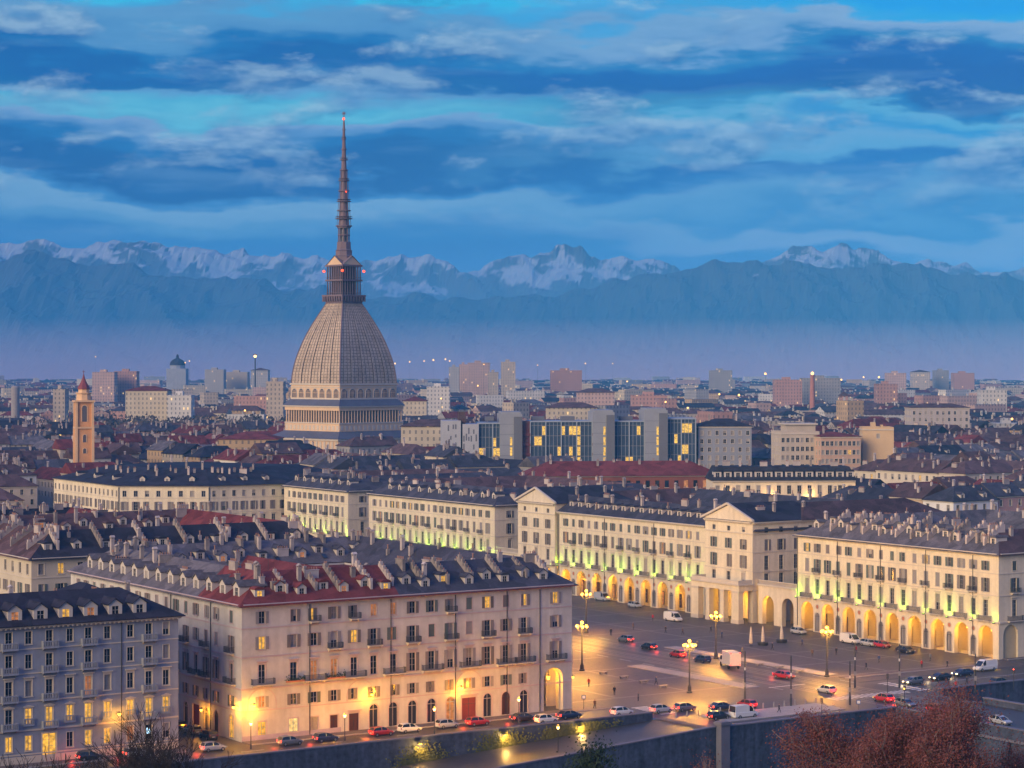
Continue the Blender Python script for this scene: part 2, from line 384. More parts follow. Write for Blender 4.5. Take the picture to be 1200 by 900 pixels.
# ------------------------------------------------------------------ building parts
MESH = {}
def cached(key, fn):
    if key not in MESH: MESH[key] = fn()
    return MESH[key]
GLASS = {'dark': m_glass, 'half': m_glass, 'lit': m_lit, 'dim': m_litdim, 'white': m_litwhite, 'blind': m_blind, 'shop': m_shopdark, 'door': m_door, 'gate': m_redgate, 'panel': m_dusty}
DEP = .24
def arc_pts(w, h, n=8):
    """outline of an arched opening from the left foot over the top to the right foot"""
    r = w / 2; zs = h - r
    return [(-r, 0.0)] + [(-r * cos(pi * k / n), zs + r * sin(pi * k / n)) for k in range(n + 1)] + [(r, 0.0)]
def win_mesh(w, h, glass='dark', style='plain', trim=None):
    """a window, local frame: x along the wall, y into it, z up from the sill. Slots: trim, frame, glass"""
    trim = trim or m_stone
    def mk():
        mb = MB(); r = w / 2; D = DEP
        solid = glass in ('door', 'gate', 'panel')
        if style == 'arch':
            pts = arc_pts(w, h)
            mb.face([(x, D, z) for x, z in reversed(pts)], 2)
            for (a, b) in zip(pts, pts[1:]): mb.face([(a[0], 0, a[1]), (b[0], 0, b[1]), (b[0], D, b[1]), (a[0], D, a[1])], 0)
            mb.box(-r, D - .08, h - r - .05, r, D - .01, h - r + .05, 1)
            if not solid or True: mb.box(-.04, D - .08, .02, .04, D - .01, h - .04, 1)
            for s in (-1, 1): mb.box(s * r - .05, D - .08, .02, s * r + .05, D - .01, h - r, 1)
            o = arc_pts(w + .36, h + .18); i_ = arc_pts(w, h)
            for k in range(len(o) - 1):
                mb.face([(i_[k][0], -.06, i_[k][1]), (i_[k + 1][0], -.06, i_[k + 1][1]), (o[k + 1][0], -.06, o[k + 1][1]), (o[k][0], -.06, o[k][1])], 0)
                mb.face([(o[k][0], -.06, o[k][1]), (o[k + 1][0], -.06, o[k + 1][1]), (o[k + 1][0], 0, o[k + 1][1]), (o[k][0], 0, o[k][1])], 0)
            return mb.mesh("window", [trim, m_frame if not solid else m_iron, GLASS[glass]])
        mb.face([(-r, D, 0), (r, D, 0), (r, D, h), (-r, D, h)], 2)
        mb.face([(-r, 0, 0), (-r, D, 0), (-r, D, h), (-r, 0, h)], 0); mb.face([(r, 0, 0), (r, 0, h), (r, D, h), (r, D, 0)], 0)
        mb.face([(-r, 0, h), (-r, D, h), (r, D, h), (r, 0, h)], 0); mb.face([(-r, 0, 0), (r, 0, 0), (r, D, 0), (-r, D, 0)], 0)
        if not solid:
            t = .07
            mb.box(-r, D - .07, 0, -r + t, D - .01, h, 1); mb.box(r - t, D - .07, 0, r, D - .01, h, 1)
            mb.box(-r + t, D - .07, h - t, r - t, D - .01, h, 1); mb.box(-r + t, D - .07, 0, r - t, D - .01, t, 1)
            mb.box(-.05, D - .07, t, .05, D - .01, h - t, 1)
            nz = max(1, int(h / .85))
            for k in range(1, nz): mb.box(-r + t, D - .06, h * k / nz - .02, r - t, D - .02, h * k / nz + .02, 1)
        else:
            mb.box(-.03, D - .04, 0, .03, D - .003, h, 1); mb.box(-r, D - .04, h * .7, -.03, D - .003, h * .7 + .06, 1); mb.box(.03, D - .04, h * .7, r, D - .003, h * .7 + .06, 1)
        if glass == 'half': mb.box(-r + .075, D - .055, h * .45, r - .075, D - .008, h - .075, 3)
        if style != 'bare':
            b = .17 if style != 'thin' else .10
            mb.box(-r - b, -.05, 0, -r, .0, h + b, 0); mb.box(r, -.05, 0, r + b, .0, h + b, 0); mb.box(-r, -.05, h, r, .0, h + b, 0)
            if glass not in ('door', 'gate'): mb.box(-r - b - .06, -.13, -.12, r + b + .06, .0, 0, 0)
        if style == 'hood':
            mb.box(-r - .17, -.06, h + .17, r + .17, 0, h + .42, 0)
            mb.box(-r - .34, -.28, h + .42, r + .34, 0, h + .56, 0)
        if style == 'ped':
            mb.box(-r - .3, -.2, h + .17, r + .3, 0, h + .30, 0)
            mb.extr([(-r - .3, h + .30), (r + .3, h + .30), (0, h + .58)], 1, -.2, 0, 0)
        return mb.mesh("window", [trim, m_frame if not solid else m_iron, GLASS[glass], m_blind])
    return cached(('win', w, h, glass, style, trim.name), mk)
def shutter_mesh(w, h, mat):
    def mk():
        mb = MB(); mb.box(0, -.10, .02, w, -.055, h - .02)
        n = int(h / .16)
        for k in range(n): mb.box(.06, -.118, .08 + k * (h - .16) / n, w - .06, -.10, .08 + (k + .55) * (h - .16) / n)
        return mb.mesh("shutter", [mat])
    return cached(('shut', w, h, mat.name), mk)
def balcony_mesh(w, kind):
    def mk():
        mb = MB(); d = .85
        mb.box(-w / 2, -d, -.16, w / 2, 0, 0, 0)
        n = max(2, int(w / 1.6) + 1)
        for k in range(n):
            x = -w / 2 + .25 + (w - .5) * k / (n - 1)
            mb.extr([(0, -.55), (0, -.16), (-d + .15, -.16)], 0, x - .09, x + .09, 0)
        if kind == 'iron':
            for z in (.08, .95): mb.box(-w / 2, -d, z, w / 2, -d + .05, z + .05, 1)
            for s in (-1, 1):
                for z in (.08, .95): mb.box(s * (w / 2 - .025) - .025, -d + .05, z, s * (w / 2 - .025) + .025, 0, z + .05, 1)
            k = int(w / .13)
            for i in range(k + 1):
                x = -w / 2 + .02 + (w - .04) * i / k; mb.box(x - .022, -d + .012, .13, x + .022, -d + .038, .95, 1)
            for s in (-1, 1):
                for i in range(1, 6): mb.box(s * (w / 2 - .025) - .015, -d * i / 6 - .02, .13, s * (w / 2 - .025) + .015, -d * i / 6 + .02, .95, 1)
        else:
            mb.box(-w / 2, -d, .85, w / 2, -d + .16, 1.0, 0); mb.box(-w / 2, -d + .01, 0, w / 2, -d + .15, .1, 0)
            for s in (-1, 1): mb.box(s * (w / 2 - .09) - .09, -d + .16, .0, s * (w / 2 - .09) + .09, 0, .98, 0)
            k = int(w / .26)
            for i in range(k + 1):
                x = -w / 2 + .1 + (w - .2) * i / k; mb.box(x - .06, -d + .03, .1, x + .06, -d + .13, .85, 0)
        return mb.mesh("balcony", [m_stone if kind != 'blue' else m_bluegrey, m_rail])
    return cached(('balc', w, kind), mk)
def dormer_mesh(kind, glass, roof):
    """front at y=0, running back into the slope"""
    def mk():
        mb = MB(); w, h, L = .85, 1.55, 3.2
        # cheeks and front with opening
        mb.box(-w, 0, 0, -.42, .3, h, 0); mb.box(.42, 0, 0, w, .3, h, 0); mb.box(-.42, 0, 0, .42, .3, .28, 0); mb.box(-.42, 0, h - .2, .42, .3, h, 0)
        mb.face([(-.42, .12, .28), (.42, .12, .28), (.42, .12, h - .2), (-.42, .12, h - .2)], 2)
        mb.box(-.03, .06, .28, .03, .115, h - .2, 3); mb.box(-.42, .06, .85, .42, .115, .90, 3)
        mb.box(-w, .3, 0, -w + .12, L, h, 0); mb.box(w - .12, .3, 0, w, L, h, 0)
        o = .14
        if kind == 'gable':
            mb.extr([(-w, h), (w, h), (0, h + .62)], 1, 0, .25, 0)
            for s in (-1, 1):
                q = [(s * (w + o), h - .08), (0, h + .66), (0, h + .76), (s * (w + o), h + .03)]
                mb.extr(q if s < 0 else q[::-1], 1, -.15, L + .6, 1)
        else:
            n = 6
            arc = [(-(w + o) * cos(pi * k / n), h + .5 * sin(pi * k / n)) for k in range(n + 1)]
            mb.extr(arc, 1, -.12, L + .4, 1)
        return mb.mesh("dormer", [m_dormer, roof, GLASS[glass], m_frame])
    return cached(('dorm', kind, glass, roof.name), mk)
def chimney_mesh(kind):
    def mk():
        mb = MB()
        if kind == 0:
            mb.box(-.4, -.3, -1.2, .4, .3, 1.5, 0); mb.box(-.48, -.38, 1.5, .48, .38, 1.62, 0)
            for x in (-.2, .2): mb.lathe([(.11, 1.62), (.10, 2.05)], 6, 1, (x, 0))
        elif kind == 1:
            mb.box(-1.2, -.28, -1.2, 1.2, .28, 1.25, 0); mb.box(-1.28, -.36, 1.25, 1.28, .36, 1.36, 0)
            for k in range(5): mb.lathe([(.10, 1.36), (.09, 1.8)], 6, 1, (-.95 + k * .475, 0))
        elif kind == 2:
            mb.box(-.32, -.32, -1.2, .32, .32, 2.1, 0)
            for s in (-1, 1):
                for t in (-1, 1): mb.box(s * .26 - .06, t * .26 - .06, 2.1, s * .26 + .06, t * .26 + .06, 2.4, 0)
            mb.extr([(-.42, 2.4), (.42, 2.4), (0, 2.75)], 1, -.42, .42, 0)
        elif kind == 3:   # stepped party wall running down the slope (y = up the slope direction handled by caller)
            for k in range(5):
                mb.box(-.22, -3.0 + k * 1.2, -1.6, .22, -3.0 + k * 1.2 + 1.2, .25 + k * .72, 0)
                mb.box(-.3, -3.0 + k * 1.2 + .1, .25 + k * .72, .3, -3.0 + k * 1.2 + .7, .75 + k * .72, 0)
                mb.lathe([(.10, .75 + k * .72), (.09, 1.1 + k * .72)], 6, 1, (0, -3.0 + k * 1.2 + .4))
        else:
            mb.box(-.3, -.25, -1, .3, .25, 1.0, 0); mb.lathe([(.13, 1.0), (.12, 1.7), (.2, 1.72), (.2, 1.85)], 7, 1)
        return mb.mesh("chimney", [m_chimney, m_pot])
    return cached(('chim', kind), mk)
def antenna_mesh():
    def mk():
        mb = MB(); mb.tube((0, 0, -.5), (0, 0, 3.2), .03, .025, 4)
        for k, z in enumerate((2.5, 2.8, 3.1)): mb.tube((-.7 + .1 * k, 0, z), (.7 - .1 * k, 0, z), .015, .015, 3)
        return mb.mesh("antenna", [m_iron])
    return cached('ant', mk)
def dish_mesh():
    def mk():
        mb = MB(); mb.tube((0, 0, -.4), (0, 0, .9), .03, .03, 5, 1)
        n = 12
        for k in range(n):
            a, b = 2 * pi * k / n, 2 * pi * (k + 1) / n
            for (r0, r1, y0, y1) in ((.0, .3, .12, .08), (.3, .5, .08, -.02)):
                mb.face([(r0 * cos(a), y0 - .1, .9 + r0 * sin(a)), (r1 * cos(a), y1 - .1, .9 + r1 * sin(a)), (r1 * cos(b), y1 - .1, .9 + r1 * sin(b)), (r0 * cos(b), y0 - .1, .9 + r0 * sin(b))], 0)
        return mb.mesh("satellite_dish", [m_frame, m_iron])
    return cached('dish', mk)

def skylight_mesh():
    def mk():
        mb = MB(); mb.box(-.45, -.65, 0, .45, .65, .10, 0); mb.box(-.37, -.57, .102, .37, .57, .108, 1)
        return mb.mesh("skylight", [m_iron, m_glass])
    return cached('skyl', mk)
class Facade:
    """a wall seen from outside: start corner p (local), direction angle, length; outward is to the right of the direction"""
    def __init__(s, root, mb, p, ang, L, z0, z1, mi=0, budget=None):
        s.root, s.mb, s.p, s.ang, s.L, s.z0, s.z1, s.mi = root, mb, p, ang, L, z0, z1, mi
        s.d = (cos(ang), sin(ang)); s.inn = (-sin(ang), cos(ang)); s.holes = []; s.budget = budget
    def T(s, a, y, z): return (s.p[0] + s.d[0] * a + s.inn[0] * y, s.p[1] + s.d[1] * a + s.inn[1] * y, z)
    def put(s, name, me, a, z, y=0.0, parent=None):
        if parent is not None: return put(name, me, parent, (0, 0, 0))
        return put(name, me, s.root, s.T(a, y, z), s.ang)
    def hole(s, a, z, w, h, arch=False, deep=0.0): s.holes.append((a - w / 2, a + w / 2, z, z + h, arch, deep))
    def window(s, a, z, w, h, glass='dark', style='plain', trim=None, shut=None, closed=False, name="window"):
        s.hole(a, z, w, h, style == 'arch')
        if glass == 'dark' and style != 'arch' and rnd.random() < .22: glass = rnd.choice(('half', 'half', 'blind'))
        odd = rnd.random()
        o = s.put(name, win_mesh(w, h, glass, style, trim), a, z)
        if shut is not None:
            me = shutter_mesh(round(w / 2, 3), h, shut)
            for sd in (-1, 1):
                if closed: x = -w / 2 if sd < 0 else 0
                else: x = -w if sd < 0 else w / 2
                if not closed and odd < .16 and sd == (1 if odd < .08 else -1): x = 0 if sd > 0 else -w / 2
                c = put("shutter", me, o, (x, 0.001 if not (closed or x in (0, -w / 2)) else .16, 0))
        return o
    def balcony(s, a, z, w, kind='iron'): return s.put("balcony", balcony_mesh(w, kind), a, z)
    def band(s, z, h, d, mi=1, a0=0.0, a1=None):
        a1 = s.L if a1 is None else a1
        P = [s.T(a0, 0.0, z), s.T(a1, 0.0, z), s.T(a1, -d, z), s.T(a0, -d, z)]
        s.mb.prism([(q[0], q[1]) for q in P], z, z + h, mi)
    def finish(s):
        xs = {0.0, s.L}; zs = {s.z0, s.z1}
        hs = [h for h in s.holes if h[1] > 0 and h[0] < s.L]
        for h in hs:
            xs |= {round(h[0], 4), round(h[1], 4)}; zs |= {round(h[2], 4), round(h[3], 4)}
        xs = sorted(x for x in xs if -1e-6 <= x <= s.L + 1e-6); zs = sorted(z for z in zs if s.z0 - 1e-6 <= z <= s.z1 + 1e-6)
        for j in range(len(zs) - 1):
            zm = (zs[j] + zs[j + 1]) / 2; run = None
            for i in range(len(xs)):
                solid = False
                if i < len(xs) - 1 and xs[i + 1] - xs[i] > 1e-5 and zs[j + 1] - zs[j] > 1e-5:
                    xm = (xs[i] + xs[i + 1]) / 2
                    solid = not any(h[0] < xm < h[1] and h[2] < zm < h[3] for h in hs)
                if solid and run is None: run = xs[i]
                if not solid and run is not None:
                    s.mb.face([s.T(run, 0, zs[j]), s.T(xs[i], 0, zs[j]), s.T(xs[i], 0, zs[j + 1]), s.T(run, 0, zs[j + 1])], s.mi); run = None
        for (a0, a1, z0, z1, arch, deep) in hs:
            w = a1 - a0; c = (a0 + a1) / 2; r = w / 2
            if arch:
                n = 8; pts = [(c - r * cos(pi * k / n), z1 - r + r * sin(pi * k / n)) for k in range(n + 1)]
                for k in range(n):
                    cx = a0 if k < n / 2 else a1
                    s.mb.face([s.T(cx, 0, z1), s.T(pts[k][0], 0, pts[k][1]), s.T(pts[k + 1][0], 0, pts[k + 1][1])], s.mi)
            if deep:
                pts = ([(a0, z0), (a0, z1 - r)] + [(c - r * cos(pi * k / 8), z1 - r + r * sin(pi * k / 8)) for k in range(1, 8)] + [(a1, z1 - r), (a1, z0)]) if arch else [(a0, z0), (a0, z1), (a1, z1), (a1, z0)]
                for p, q in zip(pts, pts[1:]): s.mb.face([s.T(p[0], 0, p[1]), s.T(q[0], 0, q[1]), s.T(q[0], deep, q[1]), s.T(p[0], deep, p[1])], s.mi)

def cornice(mb, F_, z, depth=.75, h=.5, mi=1, modil=True, step=.75):
    """moulded eaves course with small brackets under it"""
    F_.band(z - h * .45, h * .45, depth * .3, mi); F_.band(z, h * .3, depth * .85, mi); F_.band(z + h * .3, h * .3, depth, mi)
    if modil:
        n = int(F_.L / step)
        for k in range(n):
            a = (k + .5) * F_.L / n; b = .13
            P = [F_.T(a - b, -depth * .3, 0), F_.T(a + b, -depth * .3, 0), F_.T(a + b, -depth * .8, 0), F_.T(a - b, -depth * .8, 0)]
            mb.prism([(q[0], q[1]) for q in P], z - h * .42, z - .005, mi)
def drain(F_, a, z0, z1):
    mb = MB(); mb.tube((0, -.12, z0), (0, -.12, z1), .075, .075, 6)
    return F_.put("drainpipe", mb.mesh("drainpipe", [m_iron]), a, 0)

def ring_roof(a, b, D, z, rise, over, mats, split=None, x0=0.0, y0=0.0):
    """roof round a courtyard: a x b outside, wings D deep. mats index per outer side f,l,r,k -> slot; split: (side f) x where tile changes"""
    mb = MB(); h = D / 2
    O = [(-over, -over), (a + over, -over), (a + over, b + over), (-over, b + over)]
    Rg = [(h, h), (a - h, h), (a - h, b - h), (h, b - h)]
    I = [(D, D), (a - D, D), (a - D, b - D), (D, b - D)]
    zo, zr, zi = z - over * rise / h * .6, z + rise, z
    for k, side in enumerate("frkl"):
        j = (k + 1) % 4
        def q(P, i, zz): return (P[i][0] + x0, P[i][1] + y0, zz)
        m = mats[side]
        if side in (split or {}):
            t, m2 = split[side]
            def lerp(p, q_): return tuple(p[i] + (q_[i] - p[i]) * t for i in range(3))
            A, B, C, E = q(O, k, zo), q(O, j, zo), q(Rg, j, zr), q(Rg, k, zr)
            m1_, m2_ = lerp(A, B), lerp(E, C)
            mb.face([A, m1_, m2_, E], m); mb.face([m1_, B, C, m2_], m2)
        else:
            mb.face([q(O, k, zo), q(O, j, zo), q(Rg, j, zr), q(Rg, k, zr)], m)
        mb.face([q(Rg, k, zr), q(Rg, j, zr), q(I, j, zi), q(I, k, zi)], mats.get(side + 'i', m))
        # fascia
        mb.face([q(O, k, zo - .16), q(O, j, zo - .16), q(O, j, zo), q(O, k, zo)], m)
    i = 0
    mb.face([(p[0] + x0, p[1] + y0, zo - .16) for p in reversed(O)], mats['f'])
    return mb
def hip_roof(mb, x0, y0, x1, y1, z, rise, over=.5, mi=0, gable=(False, False), inset=None):
    """ridge along the longer side"""
    X0, Y0, X1, Y1 = x0 - over, y0 - over, x1 + over, y1 + over
    if (x1 - x0) >= (y1 - y0):
        ym = (y0 + y1) / 2; ins = inset if inset is not None else (Y1 - Y0) / 2
        ra, rb = (X0 if gable[0] else X0 + ins), (X1 if gable[1] else X1 - ins)
        A, B, C, D_ = (X0, Y0, z), (X1, Y0, z), (X1, Y1, z), (X0, Y1, z); r0, r1 = (ra, ym, z + rise), (rb, ym, z + rise)
        fs = [[A, B, r1, r0], [C, D_, r0, r1], [B, C, r1], [D_, A, r0]]
    else:
        xm = (x0 + x1) / 2; ins = inset if inset is not None else (X1 - X0) / 2
        ra, rb = (Y0 if gable[0] else Y0 + ins), (Y1 if gable[1] else Y1 - ins)
        A, B, C, D_ = (X0, Y0, z), (X1, Y0, z), (X1, Y1, z), (X0, Y1, z); r0, r1 = (xm, ra, z + rise), (xm, rb, z + rise)
        fs = [[B, C, r1, r0], [D_, A, r0, r1], [A, B, r0], [C, D_, r1]]
    for f in fs: mb.face(f, mi)
    mb.box(X0, Y0, z - .18, X1, Y1, z - .002, mi, skip="t")

def pick(ws):
    t = rnd.random() * sum(w for _, w in ws)
    for v, w in ws:
        t -= w
        if t <= 0: return v
    return ws[-1][0]
# ------------------------------------------------------------------ ground, streets, river edge, mountains, haze
m_ground = M("city_ground", (.10, .095, .10), .9, .25, .05)
m_asph = M("asphalt", (.042, .039, .041), .5, .36, .09, fine=.30, fscale=1.0, bump=.15, bscale=5, spec=.5)
m_sett = M("stone_setts", (.066, .053, .051), .55, .34, .07, fine=.34, fscale=1.1, bump=.3, bscale=3.5, spec=.5)
m_slabs = M("pale_stone_slabs", (.145, .12, .11), .55, .15, .4, fine=.2, fscale=1.2, spec=.5)
m_pave = M("pavement_slabs", (.115, .095, .095), .6, .16, .4, fine=.15, fscale=1.5)
m_kerb = M("granite_kerb", (.30, .28, .27), .7, .12, .6)
m_white = M("road_paint", (.60, .60, .58), .7, .25, 1.5)
m_steel = M("polished_rail", (.45, .43, .42), .28, .0, metal=1.0)
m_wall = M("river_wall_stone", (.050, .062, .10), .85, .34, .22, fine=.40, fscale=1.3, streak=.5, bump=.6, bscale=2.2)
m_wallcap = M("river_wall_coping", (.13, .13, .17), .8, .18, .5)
m_water = M("river_water", (.012, .03, .05), .08, .0, bump=.25, bscale=.5, spec=.6)
m_hillside = M("river_bank_grass", (.045, .055, .03), .95, .3, .1)
m_ivy = M("ivy_leaves", (.10, .105, .035), .8, .4, .8)
def groundwork():
    mb = MB()
    us = [-3000, -1200, -600, -300, 6, 66, 130, 300, 600, 1200, 3000, 6600]
    vs = [-16, 20, 80, 140, 200, 260, 320, 380, 440, 500, 560, 620, 680, 760, 860, 1000, 1400, 2200, 4000, 7300]
    idx = {}
    for i, u in enumerate(us):
        for j, v in enumerate(vs):
            x, y = W(u, v); idx[i, j] = len(mb.v); mb.v.append((x, y, gz(y) if v > 20 else 0.0))
    for i in range(len(us) - 1):
        for j in range(len(vs) - 1): mb.f.append((idx[i, j], idx[i + 1, j], idx[i + 1, j + 1], idx[i, j + 1])); mb.m.append(0)
    def rect(m, u0, v0, u1, v1, z, mi=0): m.face([(*W(u0, v0), z), (*W(u1, v0), z), (*W(u1, v1), z), (*W(u0, v1), z)], mi)
    rect(mb, 6, -34, 66, -16, 0); rect(mb, 66, -22, 300, -16, 0)
    struct("ground", mb, [m_ground])
    # square paving
    m = MB(); rect(m, .5, -2, 45.5, 326, .004); rect(m, 64.5, -2, 111, 326, .004)
    rect(m, 8, -33.5, 45.5, -2, .004)
    struct("square_paving", m, [m_sett])
    m = MB()
    for v in range(6, 326, 16):
        rect(m, 2, v, 45.3, v + .8, .008); rect(m, 64.7, v, 107, v + .8, .008)
    for u in (14, 30, 80, 95): rect(m, u, 7, u + .8, 325.8, .012)
    struct("paving_bands", m, [m_slabs])
    # carriageways
    m = MB(); rect(m, 45.5, -34, 64.5, 326, .004); rect(m, -400, -12.6, 8, -3.4, .006); rect(m, 8, -14, 45.5, -4, .008); rect(m, 64.5, -18, 300, -3, .008)
    rect(m, -75, 0, -64, 80, .006); rect(m, 112, -3.2, 180, 6.2, .006); rect(m, -75, -3.4, -64, 0, .006)
    struct("road", m, [m_asph])
    m = MB()
    for u in (50.2, 51.65, 57.6, 59.05): rect(m, u - .05, -34, u + .05, 326, .016)
    struct("tram_rails", m, [m_steel])
    m = MB()
    for u in (48.9, 52.9, 56.3, 60.4): rect(m, u - .6, -34, u + .6, 326, .012)
    struct("tram_bed", m, [m_slabs])
    m = MB()
    for k in range(28):
        if k not in (): rect(m, -390 + k * 14, -8.05, -386 + k * 14, -7.9, .012)
    for u in (46.2, 63.6): 
        for k in range(40): rect(m, u, -2 + k * 8, u + .16, 2 + k * 8, .012)
    for k in range(9): rect(m, 9.5 + k * .0 + 0, -13.4 + k * 1.05, 13.0, -12.85 + k * 1.05, .014)
    for k in range(16): rect(m, 45.9 + k * 1.16, -17.5, 46.45 + k * 1.16, -14.5, .020)
    for k in range(8): rect(m, 66.5, -16.6 + k * 1.5, 69.5, -15.9 + k * 1.5, .014)
    rect(m, 45.7, 1.2, 54.5, 1.7, .020); rect(m, 70, -10.6, 290, -10.45, .014)
    struct("road_markings", m, [m_white])
    # raised pavements with kerbs
    m = MB()
    def slab(u0, v0, u1, v1, h=.13):
        P = [W(u0, v0), W(u1, v0), W(u1, v1), W(u0, v1)]; m.prism(P, 0, h, 0)
        e = .28; m.prism([W(u0 - .0, v0 - e), W(u1, v0 - e), W(u1, v0 - .002), W(u0, v0 - .002)], 0, h + .004, 1)
    slab(-64, -3.0, 6.0, -.02); slab(-137, -3.0, -75, -.02); slab(-400, -15.4, 5.8, -12.9); slab(112, 5.6, 171, 6.96); slab(70, -21.6, 300, -19)
    slab(8.5, -33.4, 44, -28.5); slab(66, 3.2, 107, 5.0, .12)
    struct("pavement", m, [m_pave, m_kerb])
    # traffic islands in front of the bridge head
    m = MB()
    for (u0, v0, u1, v1) in ((14, -26.5, 40, -18.5), (41.0, 3, 44.8, 40), (65.2, 8, 68.4, 60)):
        m.prism([W(u0, v0), W(u1, v0), W(u1, v1), W(u0, v1)], 0, .14, 0)
    struct("traffic_island", m, [m_kerb])
    # river and near bank
    m = MB(); m.face([(*W(-900, -170), -9), (*W(900, -170), -9), (*W(900, -22), -9), (*W(-900, -16.5), -9)]); struct("river", m, [m_water])
    m = MB(); n = 26
    for i in range(n):
        for j in range(12):
            def hp(i, j):
                x = -260 + 520 * i / n; y = -60 + 300 * j / 12
                uu, vv = UV(x, y)
                return (x, y, min(50, max(-10, 50 - .205 * max(y, 0) + 1.2 * noise.noise(Vector((x * .03, y * .03, 0))) - (0 if y < 235 else 60))))
            m.face([hp(i, j), hp(i + 1, j), hp(i + 1, j + 1), hp(i, j + 1)])
    struct("hillside", m, [m_hillside])
    # lower quay: a ramp from the bridge head down to the landing
    def rz(u): return max(-7.0, min(-.02, -(8 - u) * .062))
    m = MB(); us_ = [8, 0, -10, -20, -30, -40, -60, -80, -105, -300]
    for a, b in zip(us_, us_[1:]): m.face([(*W(b, -33), rz(b)), (*W(a, -33), rz(a)), (*W(a, -16.4), rz(a)), (*W(b, -16.4), rz(b))])
    struct("quay_ramp", m, [m_asph])
    # walls ------------------------------------------------
    def wall_run(label, pts, t, zlo, top, cap=True, name="river_wall"):
        o = pts[0]; ox, oy = W(*o[:2]); mb = MB()
        L = []
        for p in pts:
            x, y = W(p[0], p[1]); L.append((x - ox, y - oy, p[2]))
        for A, B in zip(L, L[1:]):
            d = Vector((B[0] - A[0], B[1] - A[1])); d.normalize(); nx, ny = -d.y * t / 2, d.x * t / 2
            q = [(A[0] - nx, A[1] - ny), (B[0] - nx, B[1] - ny), (B[0] + nx, B[1] + ny), (A[0] + nx, A[1] + ny)]
            za, zb = A[2], B[2]
            def pr(qq, dz0a, dz0b, z1a, z1b, mi):
                b0 = [(*qq[0], dz0a), (*qq[1], dz0b), (*qq[2], dz0b), (*qq[3], dz0a)]; b1 = [(*qq[0], z1a), (*qq[1], z1b), (*qq[2], z1b), (*qq[3], z1a)]
                mb.face(b1, mi)
                for i in range(4):
                    j = (i + 1) % 4; mb.face([b0[i], b0[j], b1[j], b1[i]], mi)
            pr(q, zlo, zlo, za, zb, 0)
            nx *= 1.35; ny *= 1.35
            q2 = [(A[0] - nx, A[1] - ny), (B[0] - nx, B[1] - ny), (B[0] + nx, B[1] + ny), (A[0] + nx, A[1] + ny)]
            pr(q2, za + .003, zb + .003, za + .2, zb + .2, 1)
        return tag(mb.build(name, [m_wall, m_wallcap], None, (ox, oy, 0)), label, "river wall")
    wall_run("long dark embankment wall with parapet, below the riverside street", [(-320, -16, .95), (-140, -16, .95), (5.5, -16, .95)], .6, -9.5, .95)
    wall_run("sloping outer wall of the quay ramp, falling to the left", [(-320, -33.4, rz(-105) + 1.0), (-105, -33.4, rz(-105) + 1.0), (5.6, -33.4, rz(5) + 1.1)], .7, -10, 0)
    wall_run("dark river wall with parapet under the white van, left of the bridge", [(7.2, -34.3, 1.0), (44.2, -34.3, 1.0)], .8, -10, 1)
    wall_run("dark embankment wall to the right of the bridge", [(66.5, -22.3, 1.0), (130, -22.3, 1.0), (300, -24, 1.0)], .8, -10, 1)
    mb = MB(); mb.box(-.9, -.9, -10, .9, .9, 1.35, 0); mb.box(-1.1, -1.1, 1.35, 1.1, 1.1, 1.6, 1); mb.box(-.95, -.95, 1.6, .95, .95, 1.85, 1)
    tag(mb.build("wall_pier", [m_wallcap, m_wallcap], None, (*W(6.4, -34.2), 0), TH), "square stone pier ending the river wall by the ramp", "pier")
    # bridge
    root = thing("stone_bridge", "stone river bridge with solid parapets, carrying the road to the right", "bridge", (*W(55, -34.8), 0), TH - pi / 2)
    mb = MB(); L = 150.0; hw = 10.3
    mb.box(0, -hw, -.9, L, hw, -.004, 0)
    mb.build("deck", [m_asph], root)
    mb = MB()
    for s in (-1, 1):
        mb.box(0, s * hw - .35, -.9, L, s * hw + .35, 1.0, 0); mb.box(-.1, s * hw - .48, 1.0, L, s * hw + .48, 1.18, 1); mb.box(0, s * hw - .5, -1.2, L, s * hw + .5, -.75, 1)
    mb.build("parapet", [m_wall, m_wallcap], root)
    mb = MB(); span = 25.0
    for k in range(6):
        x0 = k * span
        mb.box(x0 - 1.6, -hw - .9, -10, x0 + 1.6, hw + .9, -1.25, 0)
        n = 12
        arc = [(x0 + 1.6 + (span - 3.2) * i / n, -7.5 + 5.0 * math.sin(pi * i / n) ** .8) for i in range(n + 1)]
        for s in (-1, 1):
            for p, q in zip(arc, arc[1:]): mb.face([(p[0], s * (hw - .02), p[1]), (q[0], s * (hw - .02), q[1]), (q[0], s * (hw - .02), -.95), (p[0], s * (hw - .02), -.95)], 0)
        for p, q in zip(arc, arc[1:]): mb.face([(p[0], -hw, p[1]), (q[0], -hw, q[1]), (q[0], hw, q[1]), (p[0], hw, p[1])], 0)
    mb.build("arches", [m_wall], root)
    # ivy on the lamp-lit wall
    lv = MB(); r2 = random.Random(5)
    for uc, wd, h in ((-40.5, 6.0, 2.2), (-25, 6.5, 2.4), (-8.5, 7.5, 3.0), (-14, 5, 2)):
        for k in range(900):
            u = uc + r2.gauss(0, wd * .35); zt = rz(u) + abs(r2.gauss(0, h * .5)); 
            if zt > .7: continue
            x, y = W(u, -16.38 - r2.random() * .25); s = r2.uniform(.08, .2); a = r2.uniform(0, 6.3)
            lv.face([(x + s * cos(a), y, zt + s * sin(a)), (x - s * sin(a), y - .1, zt + s * cos(a)), (x - s * cos(a), y - .05, zt - s * sin(a)), (x + s * sin(a), y + .03, zt - s * cos(a))])
    tag(lv.build("ivy", [m_ivy]), "ragged ivy clinging to the lamp-lit embankment wall above the ramp", "ivy", kind="stuff")
groundwork()

